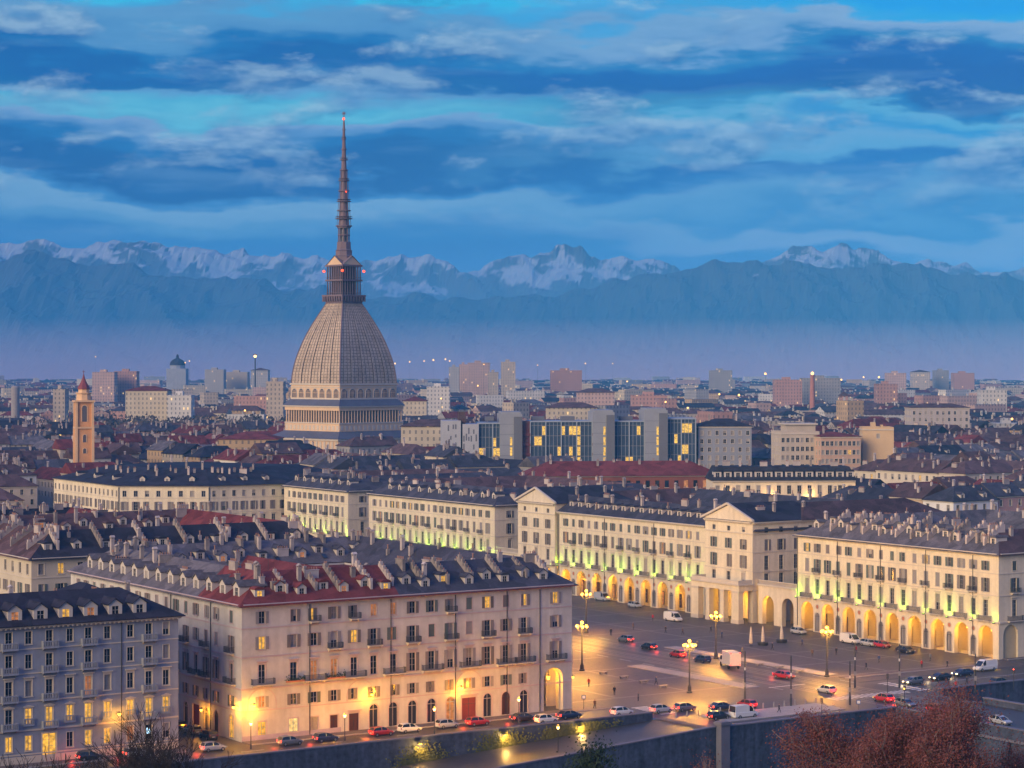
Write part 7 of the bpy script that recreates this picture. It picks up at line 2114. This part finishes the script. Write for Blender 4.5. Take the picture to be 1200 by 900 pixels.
def car(kind, x, y, heading, paint, label, brake=False, head=False, group="cars and vans", cat="car", z=.012):
    C = CARS[kind]; t = thing("parked_car" if cat == "car" else "van", label, cat, (x, y, z), heading, group)
    def body():
        m = MB(); prev = None; N = 8; st = C['body']
        def ring(s):
            X, w, z0, z1 = s; e = .12
            return [(X, -w + e, z0), (X, w - e, z0), (X, w, z0 + .15), (X, w, z1 - .18), (X, w - e * .6, z1), (X, -w + e * .6, z1), (X, -w, z1 - .18), (X, -w, z0 + .15)]
        R_ = [ring(s) for s in st]; i0 = len(m.v)
        for r in R_: m.v += r
        for a in range(len(R_) - 1):
            for k in range(N):
                q = (k + 1) % N; m.f.append((i0 + a * N + k, i0 + a * N + q, i0 + (a + 1) * N + q, i0 + (a + 1) * N + k)); m.m.append(0)
        m.f.append(tuple(i0 + k for k in reversed(range(N)))); m.m.append(0); m.f.append(tuple(i0 + (len(R_) - 1) * N + k for k in range(N))); m.m.append(0)
        # cabin: roof and pillars painted
        cb = C['cab']; a, b = C['roofslice']
        for k in range(a, b):
            p, q = cb[k], cb[k + 1] if k + 1 < len(cb) else cb[k]
            if k < b - 0 and k + 1 <= b: m.face([(p[0], -p[2], p[1] + .012), (q[0], -q[2], q[1] + .012), (q[0], q[2], q[1] + .012), (p[0], p[2], p[1] + .012)], 0)
        zb = lambda X: [s1[3] + (s2[3] - s1[3]) * (X - s1[0]) / (s2[0] - s1[0]) for s1, s2 in zip(st, st[1:]) if s1[0] <= X <= s2[0]][0]
        wb_ = lambda X: [s1[1] + (s2[1] - s1[1]) * (X - s1[0]) / (s2[0] - s1[0]) for s1, s2 in zip(st, st[1:]) if s1[0] <= X <= s2[0]][0] - .06
        for s in (-1, 1):
            for (k, X) in ((0, None), (len(cb) - 1, None)):
                p = cb[k]; r = cb[1] if k == 0 else cb[-2]
                m.tube((p[0], s * p[2] * .99, p[1] - .02), (r[0], s * r[2] * 1.01, r[1]), .05, .05, 5, 0)
            mid = cb[3]; m.tube((mid[0] - .4, s * wb_(mid[0] - .4), zb(mid[0] - .4) - .02), (mid[0] - .4, s * (mid[2] + .01), mid[1]), .045, .045, 5, 0)
            if kind == 'van':   # panelled sides
                for p, q in ((cb[0], cb[1]), (cb[1], cb[2]), (cb[2], cb[3])):
                    m.face([(p[0], s * (wb_(max(p[0], st[1][0])) + .01), zb(p[0]) - .02), (q[0], s * (wb_(q[0]) + .01), zb(q[0]) - .02), (q[0], s * (q[2] + .012), q[1]), (p[0], s * (p[2] + .012), p[1])], 0)
        for s in (-1, 1): m.box(C['cab'][-1][0] - .55, s * .98 - .09, .98 if kind != 'van' else 1.2, C['cab'][-1][0] - .35, s * .98 + .09, 1.12 if kind != 'van' else 1.42, 0)
        return m.mesh("body", [PM[paint]], False)
    put("body", cached(('car', kind, paint), body), t)
    def win():
        m = MB(); cb = C['cab']; st = C['body']
        def zb(X): return [s1[3] + (s2[3] - s1[3]) * (X - s1[0]) / (s2[0] - s1[0]) for s1, s2 in zip(st, st[1:]) if s1[0] <= X <= s2[0]][0]
        def wd(X): return [s1[1] + (s2[1] - s1[1]) * (X - s1[0]) / (s2[0] - s1[0]) for s1, s2 in zip(st, st[1:]) if s1[0] <= X <= s2[0]][0] - .07
        for p, q in zip(cb, cb[1:]):
            m.face([(p[0], -p[2], p[1]), (q[0], -q[2], q[1]), (q[0], q[2], q[1]), (p[0], p[2], p[1])], 0)
            for s in (-1, 1): m.face([(p[0], s * wd(p[0]), zb(p[0]) - .03), (q[0], s * wd(q[0]), zb(q[0]) - .03), (q[0], s * q[2], q[1]), (p[0], s * p[2], p[1])], 0)
        return m.mesh("windows", [m_carglass], True)
    put("glazing", cached(('carw', kind), win), t)
    def wheel():
        m = MB(); r = C['r']; n = 14
        def ringy(r_, y_): return [(r_ * cos(2 * pi * k / n), y_, r_ * sin(2 * pi * k / n)) for k in range(n)]
        prof = [(r * .62, -.10), (r * .9, -.11), (r, -.07), (r, .07), (r * .9, .11), (r * .62, .10)]
        rr = [ringy(*p) for p in prof]; i0 = len(m.v)
        for q in rr: m.v += q
        for a in range(len(rr) - 1):
            for k in range(n):
                q = (k + 1) % n; m.f.append((i0 + a * n + k, i0 + a * n + q, i0 + (a + 1) * n + q, i0 + (a + 1) * n + k)); m.m.append(0)
        m.face([(x, -.095, z_) for x, _, z_ in ringy(r * .64, 0)][::-1], 1); m.face([(x, .095, z_) for x, _, z_ in ringy(r * .64, 0)], 1)
        return m.mesh("wheel", [m_tyre, m_rim])
    for sx in (-1, 1):
        for sy in (-1, 1): put("wheel", cached(('whl', kind), wheel), t, (sx * C['wb'], sy * (.80 if kind != 'van' else .88), C['r']))
    st = C['body']; bx, fx = st[0][0], st[-1][0]
    for s in (-1, 1):
        m = MB(); m.box(bx + .0, s * .66 - .14, .66, bx + .12, s * .66 + .14, .9 if kind != 'van' else 1.15); m.build("taillight", [g_tail if brake else m_tailoff], t)
        m = MB(); m.box(fx - .16, s * .62 - .16, .52, fx - .01 + .02, s * .62 + .16, .68); m.build("headlight", [g_head if head else m_headoff], t)
    m = MB(); m.box(bx - .015, -.26, .5, bx + .05, .26, .62); m.build("number_plate", [m_white], t)
    if brake: point_light("tail_lamp_light", (bx - .9, 0, .7), 90, (1, .06, .03), .25, t)
    if head: point_light("head_lamp_light", (fx + .9, 0, .6), 60, (1, .7, .35), .25, t)
    return t
HU = TH            # along the river street, to the right
HUL = TH + pi
HV = TH + pi / 2   # up the square
HVD = TH - pi / 2  # down the square towards the river
def cpx(kind, px, py, h, paint, what, **k):
    return car(kind, *G(px, py), h, paint, what, **k)
cpx('hatchback', 480, 858, HU, "white", "white car on the river street, left of the silver car", brake=False, head=False)
cpx('hatchback', 524, 853, HU, "silver", "silver car on the river street beside the slim lamp", brake=False)
cpx('sedan', 613, 845, HU, "black", "black car braking on the river street, under the corner palace", brake=True)
cpx('sedan', 667, 842, HU, "dark blue", "dark blue car braking at the end of the river street, below the arch", brake=True)
cpx('hatchback', 447, 862, HU, "red", "red car with tail lamps lit, on the river street below the dark doorways", brake=True)
cpx('hatchback', 340, 873, HU, "grey", "grey car with tail lamps lit, on the river street near the left corner", brake=True)
cpx('hatchback', 382, 869, HU, "dark blue", "dark blue car with tail lamps lit, by the lilac stone base", brake=True)
cpx('hatchback', 105, 891, HU, "black", "black car with tail lamps lit, before the blue-grey house", brake=True)
cpx('hatchback', 250, 880, HU, "silver", "silver car with tail lamps lit, at the mouth of the side street", brake=True)
cpx('hatchback', 729, 838, HU, "white", "white hatchback with red lamps, just right of the corner arch", brake=True)
cpx('hatchback', 775, 835, HU, "silver", "silver hatchback in the junction queue, behind the braking grey car", brake=True)
cpx('hatchback', 803, 833, HU, "grey", "grey car braking hard at the bridge junction", brake=True)
cpx('sedan', 845, 832, HU, "dark blue", "dark blue sedan braking, above the white van", brake=True)
cpx('hatchback', 842, 843, HU, "black", "black hatchback left of the white van by the wall pier", brake=True)
cpx('hatchback', 875, 829, HV, "red", "small red car turning behind the white van", brake=True)
cpx('van', 872, 841, HU, "white", "white panel van parked on the river wall by the pier", cat="van")
cpx('van', 789, 728, HVD, "white", "white delivery van parked before the arcade in mid square", cat="van")
cpx('van', 706, 704, HVD, "silver", "pale van parked at the far left arches", cat="van")
cpx('hatchback', 744, 712, HVD, "silver", "silver car parked beneath the far arches, right of the pale van")
cpx('hatchback', 823, 776, HV, "dark blue", "dark blue car behind the box truck", brake=False, head=False)
cpx('hatchback', 794, 770, HV, "red", "red car driving up the square, left of the globed lamp", brake=True)
cpx('sedan', 919, 795, HVD + .2, "red", "red car crossing the tram road, left of the dark pole", brake=True)
cpx('van', 997, 754, HVD, "white", "white van parked at the nearest arcade, left of its car row", cat="van")
cpx('hatchback', 1018, 757, HVD, "silver", "silver car parked at the nearest arcade, between white van and red car")
cpx('hatchback', 1034, 759, HVD, "red", "red car parked at the nearest arcade")
cpx('sedan', 1061, 765, HVD, "black", "black car parked alone before the arcade's middle arches")
cpx('hatchback', 936, 743, HVD, "silver", "silver car parked at the terrace arches by the portico")
cpx('hatchback', 1070, 802, HUL, "grey", "grey car with headlamps lit, first in the queue at right", head=True)
cpx('sedan', 1102, 797, HUL, "black", "black car with headlamps lit, second in the queue at right", head=True)
cpx('sedan', 1128, 792, HUL, "dark blue", "dark blue car third in the queue at right", head=True)
cpx('van', 1154, 786, HUL, "white", "white van with red markings, last in the queue at right", cat="van", head=False)
cpx('hatchback', 1172, 803, HU, "black", "black car on the near lane at the right edge", brake=False)
for (px, py, p, w) in ((560, 850, "red", "red car with tail lamps lit, just below the red gate"), (640, 847, "white", "white car with red tail lamps near the corner arch"), (160, 887, "silver", "silver car with tail lamps lit, under the small lit sign")):
    cpx('hatchback', px, py, HU, p, w, brake=True)
for (px, py, p, w) in ((760, 761, "black", "black car far up the square's road, behind the red one"), (733, 752, "grey", "grey car far up the square's road"), (968, 812, "silver", "silver car on the crossing, below the arcade's globed lamp"), (1035, 822, "red", "red car braking at the crossing, above the russet tree")):
    cpx('hatchback', px, py, HV, p, w, brake=True)
for k, (v, p, w) in enumerate(((-30, "grey", "first on the bridge behind the russet tree"), (-38, "red", "second on the bridge behind the russet tree"), (-46, "black", "third on the bridge at the right edge"), (-53, "silver", "fourth on the bridge at the right edge"))):
    car('hatchback', *W(50.8, v), HVD, p, f"{p} car with red tail lamps, {w}", brake=True)
for k, (v, p) in enumerate(((6, "black"), (12, "grey"), (18, "dark blue"), (24, "silver"))): car('hatchback', *W(-67.0, v), HV, p, f"{p} car parked in the narrow side street, {ORD[k]} from its mouth")
def truck():
    x, y = G(855, 782); t = thing("box_truck", "white box truck with red marker lamps crossing the middle of the square", "truck", (x, y, .012), HV - .35, None)
    m = MB(); m.box(-3.6, -1.15, .75, 1.2, 1.15, 3.3, 0); m.build("cargo_box", [PM["white"]], t)
    m = MB(); m.extr([(1.3, .45), (3.1, .45), (3.2, 1.3), (2.7, 2.3), (1.3, 2.4)], 1, -1.05, 1.05, 0); m.box(-3.5, -.5, .5, 1.4, .5, .74, 1); m.build("cab", [PM["white"], m_iron], t)
    m = MB(); m.face([(3.17, -.95, 1.35), (3.17, .95, 1.35), (2.74, .9, 2.22), (2.74, -.9, 2.22)][::1], 0)
    for s in (-1, 1): m.face([(1.7, s * 1.055, 1.35), (2.9, s * 1.055, 1.35), (2.6, s * 1.055, 2.15), (1.7, s * 1.055, 2.2)], 0)
    m.build("glazing", [m_carglass], t)
    for X in (-2.4, 2.3):
        for s in (-1, 1):
            w = MB(); n = 14; r = .45
            A = [(X + r * cos(2 * pi * k / n), r + r * sin(2 * pi * k / n)) for k in range(n)]
            w.extr(A, 1, s * 1.0 - .14, s * 1.0 + .14, 0); w.build("wheel", [m_tyre], t)
    for s in (-1, 1):
        for z in (.85, 3.12): b = MB(); b.box(-3.65, s * .95 - .14, z, -3.6, s * .95 + .14, z + .14); b.build("taillight", [g_tail], t)
    point_light("tail_lamp_light", (-4.6, 0, .8), 14, (1, .06, .03), .25, t)
truck()

# furled parasols, planters, bollards, benches
m_canvas = M("furled_canvas", (.52, .47, .42), .9, .1, 1.0)
def parasol(px, py, label, base=True):
    x, y = G(px, py); t = thing("furled_parasol", label, "parasol", (x, y, 0), 0, "furled parasols by the portico")
    m = MB(); m.lathe([(.05, 0), (.05, 1.0)], 6); m.build("pole", [m_iron], t)
    m = MB(); m.lathe([(.30, .55), (.42, .8), (.34, 2.2), (.22, 3.3), (.08, 4.1)], 9); m.build("canvas", [m_canvas], t)
    m = MB(); m.lathe([(1.1, 0), (1.2, .55), (1.1, .75), (.3, .78)], 12) if base else m.lathe([(.4, 0), (.4, .12)], 10); m.build("base", [m_iron], t)
parasol(880, 757, "furled pale parasol without planter, leftmost of three", False); parasol(894, 756, "furled pale parasol with dark round base, middle of three"); parasol(916, 753, "furled pale parasol with dark round base, rightmost of three")
def bench(px, py, label, a=0.0):
    x, y = G(px, py); t = thing("stone_bench", label, "bench", (x, y, .0), TH + a, "stone benches of the square")
    m = MB(); m.box(-1.0, -.3, .38, 1.0, .3, .5); m.build("seat", [m_kerb], t)
    for s in (-.7, .7): m = MB(); m.box(s - .12, -.22, 0, s + .12, .22, .378); m.build("leg", [m_kerb], t)
for px, py, w in ((707, 790, "right of the nearest corner lamp"), (731, 795, "second right of the nearest corner lamp"), (754, 800, "left of the mid-square lamp"), (777, 806, "just left of the mid-square lamp"), (890, 780, "right of the box truck"), (914, 783, "above the crossing red car"), (937, 788, "left of the arcade's globed lamp")):
    bench(px, py, "low pale stone bench " + w)
def bollards():
    for k in range(14):
        u = 9.5 + k * 2.4; x, y = W(u, -17.6)
        o = MB(); o.lathe([(.16, 0), (.13, .8), (.16, .85), (.06, .98)], 8)
        tag(o.build("bollard", [m_kerb], None, (x, y, .0)), f"stone bollard on the bridge-head island, {ORD[k]} from the left", "bollard", "bollards at the bridge head")
bollards()
def road_sign(px, py, label, col=(.02, .06, .30)):
    x, y = G(px, py); t = thing("road_sign", label, "road sign", (x, y, 0), 0, "road signs")
    m = MB(); m.tube((0, 0, 0), (0, 0, 2.6), .035, .035, 6); m.build("pole", [m_iron], t)
    m = MB(); m.box(-.35, -.06, 1.9, .35, -.037, 2.6, 0); m.box(-.26, -.066, 2.0, .26, -.062, 2.5, 1); m.build("plate", [M("sign_enamel", col, .5, 0), m_white], t)
road_sign(684, 832, "small blue road sign at the corner arch"); road_sign(1006, 838, "small blue road sign behind the russet tree's top")

# ------------------------------------------------------------------ people
COATS = {"dark": (.03, .03, .04), "red": (.35, .03, .03), "brown": (.12, .07, .05), "grey": (.14, .14, .15), "blue": (.04, .06, .15)}
m_skin = M("skin", (.45, .28, .21), .6, 0); m_trou = M("dark_trousers", (.03, .03, .045), .9, 0); m_hair = M("dark_hair", (.025, .018, .015), .8, 0); m_shoe = M("dark_shoes", (.02, .02, .02), .6, 0)
PERS = {}
def person_mesh(coat, step):
    key = (coat, step)
    if key in PERS: return PERS[key]
    V = [(0, 0, .93), (0, .01, 1.15), (0, .0, 1.38), (0, 0, 1.50), (0, -.015, 1.60), (0, -.02, 1.71)]
    Rr = [.155, .145, .155, .062, .085, .082]; E = [(0, 1), (1, 2), (2, 3), (3, 4), (4, 5)]
    for s in (-1, 1):
        f = s * step; i = len(V)
        V += [(s * .095, 0, .86), (s * .10, -.18 * f - .03, .48), (s * .10, -.34 * f + (.10 if f < 0 else 0), .09), (s * .11, -.34 * f - .14 + (.10 if f < 0 else 0), .045)]
        Rr += [.098, .065, .045, .04]; E += [(0, i), (i, i + 1), (i + 1, i + 2), (i + 2, i + 3)]
        i = len(V)
        V += [(s * .20, 0, 1.40), (s * .245, .10 * f, 1.13), (s * .25, .16 * f - .08, .90), (s * .245, .18 * f - .11, .80)]
        Rr += [.062, .05, .036, .034]; E += [(2, i), (i, i + 1), (i + 1, i + 2), (i + 2, i + 3)]
    me = bpy.data.meshes.new("figure"); me.from_pydata(V, E, [])
    o = bpy.data.objects.new("figure_tmp", me); COL.objects.link(o)
    sk = o.modifiers.new("Skin", 'SKIN'); sk.use_smooth_shade = True
    if not me.skin_vertices: me.attributes.new("skin", 'FLOAT', 'POINT') if False else None
    layer = me.skin_vertices[0].data
    for k, r in enumerate(Rr): layer[k].radius = (r, r)
    layer[0].use_root = True
    sb = o.modifiers.new("Sub", 'SUBSURF'); sb.levels = 1; sb.render_levels = 1
    dg = bpy.context.evaluated_depsgraph_get()
    out = bpy.data.meshes.new_from_object(o.evaluated_get(dg)); bpy.data.objects.remove(o)
    out.materials.clear()
    for m in (COATM[coat], m_trou, m_skin, m_shoe, m_hair): out.materials.append(m)
    for p in out.polygons:
        z = p.center.z; x = abs(p.center.x)
        if z > 1.47: k = 4 if (z > 1.66 or (p.center.y > .02 and z > 1.52)) else 2
        elif x > .19 and z < .86: k = 2
        elif z < .09: k = 3
        elif z < .80: k = 1
        else: k = 0
        p.material_index = k; p.use_smooth = True
    PERS[key] = out; return out
COATM = {k: M("coat_" + k, c, .9, .05) for k, c in COATS.items()}
def person(px, py, coat, step, rz, label):
    try: me = person_mesh(coat, step)
    except Exception as ex:
        print("person failed", ex); return
    o = put("person", me, None, (*G(px, py), .02), rz); tag(o, label, "person", "people in the square")
for a in ((913, 836, "dark", .8, 1.2, "person in dark coat walking at the bridge head, near the dark tram pole"), (817, 760, "grey", .0, .5, "person in grey coat standing near the portico lamp"), (780, 742, "dark", .7, 2.0, "person in dark coat walking before the arcade, left of portico"),
          (800, 744, "brown", .7, 1.4, "person in brown coat by the portico pillars"), (769, 803, "blue", .7, 1.0, "person in blue coat crossing left of the mid-square lamp"), (1003, 766, "red", .6, .3, "person in red coat walking before the nearest arcade"),
          (1090, 775, "grey", .7, 2.4, "person in grey coat walking by the arcade's right arches"), (1133, 803, "dark", .6, 1.0, "person in dark coat on the right pavement by the embankment"), (980, 768, "dark", .0, .2, "person in dark coat standing by the arcade's globed lamp"),
          (940, 757, "blue", .6, 1.8, "person in blue coat near the furled parasols"), (697, 831, "brown", .6, .5, "person in brown coat at the corner arch"), (1120, 808, "red", .6, 2.2, "person in red coat on the right pavement")):
    person(*a)
for k, (px, py, c) in enumerate(((716, 745, 'dark'), (742, 738, 'brown'), (765, 728, 'red'), (833, 742, 'dark'), (846, 748, 'blue'), (870, 768, 'grey'), (905, 762, 'dark'), (952, 770, 'brown'), (1015, 785, 'dark'), (1030, 777, 'blue'), (1080, 783, 'red'), (1110, 783, 'dark'), (720, 815, 'dark'), (748, 822, 'grey'), (690, 805, 'red'))):
    person(px, py, c, (.7, 0, .6)[k % 3], k * 1.3, 'person in %s coat on the square, %s from the left among the scattered walkers' % (c, ORD[k]))
# ------------------------------------------------------------------ trees on the near bank
m_bark = M("dark_bark", (.030, .024, .024), .95, .2, 3.0); m_barkpale = M("grey_pink_bark", (.19, .14, .135), .95, .2, 3.0)
def leafmat(name, a, b):
    m = M(name, a, .85, .45, .9, fine=.35, fscale=5)
    return m
m_russet = leafmat("russet_leaves", (.17, .052, .044), None); m_russet2 = leafmat("brown_leaves", (.16, .075, .068), None); m_ever = leafmat("dark_evergreen_leaves", (.022, .040, .022), None)
def hill_z(x, y): return min(50, 50 - .205 * max(y, 0))
def branchy(mb, base, H, spread, seed, levels=5, r0=.28, tips=None, nsplit=(2, 3), up=.35, bend=.35, lens=.72, d0=None):
    r = random.Random(seed)
    def grow(p, d, L, rad, lv, d0=None):
        n = 3; q = p
        for k in range(n):
            d = (d + Vector((r.gauss(0, .10), r.gauss(0, .10), r.gauss(0, .06) + .03))).normalized()
            e = q + d * (L / n); ra, rb = rad * (1 - .32 * k / n), rad * (1 - .32 * (k + 1) / n)
            mb.tube(q, e, max(ra, .024), max(rb, .020), 6 if lv > 3 else (4 if lv > 1 else 3), 0, False); q = e
            if tips is not None and lv <= 2: tips.append((Vector(e), lv))
            if lv < levels and k < n - 1 and lv > 0 and r.random() < .8:
                dd = (d + Vector((r.gauss(0, bend * 1.3), r.gauss(0, bend * 1.3), r.gauss(.08, .3)))).normalized(); grow(q, dd, L * lens * r.uniform(.6, .95), rb * .55, lv - 1)
        if lv > 0:
            for k in range(r.randint(*nsplit)):
                dd = (d + Vector((r.gauss(0, bend), r.gauss(0, bend), r.gauss(up * .4, .2)))).normalized()
                grow(q, dd, L * lens * r.uniform(.75, 1.1), rad * .6, lv - 1)
    grow(Vector(base), Vector(d0).normalized() if d0 else Vector((0, 0, 1)), H, r0, levels)
def bare_tree(px, Y, ytop, label, seed, spread=.45, levels=5):
    x, y = at(px, Y); z = hill_z(x, y) - .3; top = zat(ytop, Y)
    root = thing("bare_tree", label, "tree", (x, y, z), 0, None)
    H = top - z; r = random.Random(seed); t = MB(); c = MB()
    h0 = H * .34; q = Vector((0, 0, 0))
    for k in range(4):
        e = Vector((r.gauss(0, .15), r.gauss(0, .15), h0 * (k + 1) / 4)); t.tube(q, e, .30 - .03 * k, .27 - .03 * k, 8, 0, False); q = e
    for k in range(7):
        a = k * 2 * pi / 7 + r.uniform(-.3, .3); tilt = r.uniform(.25, 1.0) * spread / (H * .66)
        mb = MB(); branchy(mb, (0, 0, 0), H * .20, 0, seed * 31 + k, levels, .12, None, (2, 3), .35, .42, .80, (cos(a) * tilt, sin(a) * tilt, 1))
        zm = max(v[2] for v in mb.v); f = H * .66 * r.uniform(.72, 1.0) / zm
        mb.v = [(x_ * f + q.x, y_ * f + q.y, z_ * f + q.z) for x_, y_, z_ in mb.v]
        n = len(c.v); c.v += mb.v; c.f += [tuple(n + i for i in g) for g in mb.f]; c.m += mb.m
    t.build("trunk", [m_bark], root); c.build("crown", [m_bark], root)
bare_tree(178, 195, 815, "bare dark winter tree in front of the blue-grey house", 4, 8.5, levels=5)
bare_tree(60, 212, 862, "smaller bare twiggy tree at the bottom left edge", 9, 4.5, levels=4)
def leafy_tree(px, Y, ytop, rad, label, seed, lm, bark, dens=900, leaf=(.08, .19), nclump=60, name="russet_tree", bare=.08, levels=4, flat=1.0):
    x, y = at(px, Y); z = hill_z(x, y) - .3; top = zat(ytop, Y); H = top - z; r = random.Random(seed)
    root = thing(name, label, "tree", (x, y, z))
    mb = MB(); tips = []; branchy(mb, (0, 0, 0), H * .26, .4, seed, levels, .3, tips, (2, 4), .25, .5, .74)
    zm = max(v[2] for v in mb.v); k = H / zm; xm = max(abs(v[0]) for v in mb.v) * 1.0; kx = rad / xm; ym = max(abs(v[1]) for v in mb.v); ky = rad / ym
    mb.v = [(a * kx, b * ky, c * k) for a, b, c in mb.v]; tips = [(Vector((p.x * kx, p.y * ky, p.z * k)), l) for p, l in tips]
    t = MB(); c = MB()
    for i, f in enumerate(mb.f): (t if i < 18 else c).face([mb.v[j] for j in f], 0)
    t.build("trunk", [bark], root); c.build("branches", [bark], root)
    lv = MB(); n = 0
    r.shuffle(tips); use = tips[:int(len(tips) * (1 - bare))]
    per = max(1, int(dens * nclump / max(1, len(use))))
    for p, l in use:
        cs = r.uniform(.35, .95)
        for q in range(per):
            o = Vector((r.gauss(0, cs), r.gauss(0, cs), r.gauss(0, cs * .75))); c0 = p + o; s = r.uniform(*leaf)
            a = Vector((r.gauss(0, 1), r.gauss(0, 1), r.gauss(0, 1))).normalized(); b = a.orthogonal().normalized(); d = a.cross(b)
            lv.face([c0 - b * s * .5, c0 + d * s * .32, c0 + b * s * .55, c0 - d * s * .32], 0 if r.random() < .7 else 1)
    lv.build("crown", [lm, m_russet2 if lm is not m_ever else m_ever], root)
leafy_tree(1064, 168, 813, 6.6, "russet-leaved tree, tallest crown in the middle of the bottom right clump", 3, m_russet, m_barkpale, 2000, nclump=60)
leafy_tree(1008, 176, 840, 6.8, "russet tree forming the left side of the bottom right clump", 8, m_russet, m_barkpale, 2000, nclump=60)
leafy_tree(1120, 176, 822, 6.8, "russet-brown tree forming the right side of the bottom right clump", 15, m_russet, m_barkpale, 2000, nclump=60)
leafy_tree(1172, 184, 872, 3.6, "low russet bushy tree at the far right of the clump", 21, m_russet, m_barkpale, 420, nclump=50)
leafy_tree(818, 190, 882, 1.8, "thin red-twigged sapling top at the bottom, right of the dark evergreen", 31, m_russet, m_barkpale, 120, nclump=40, name="russet_sapling")
leafy_tree(712, 180, 868, 3.0, "dark evergreen tree top at the bottom centre", 41, m_ever, m_bark, 420, (.12, .28), 50, "evergreen_tree", .1)
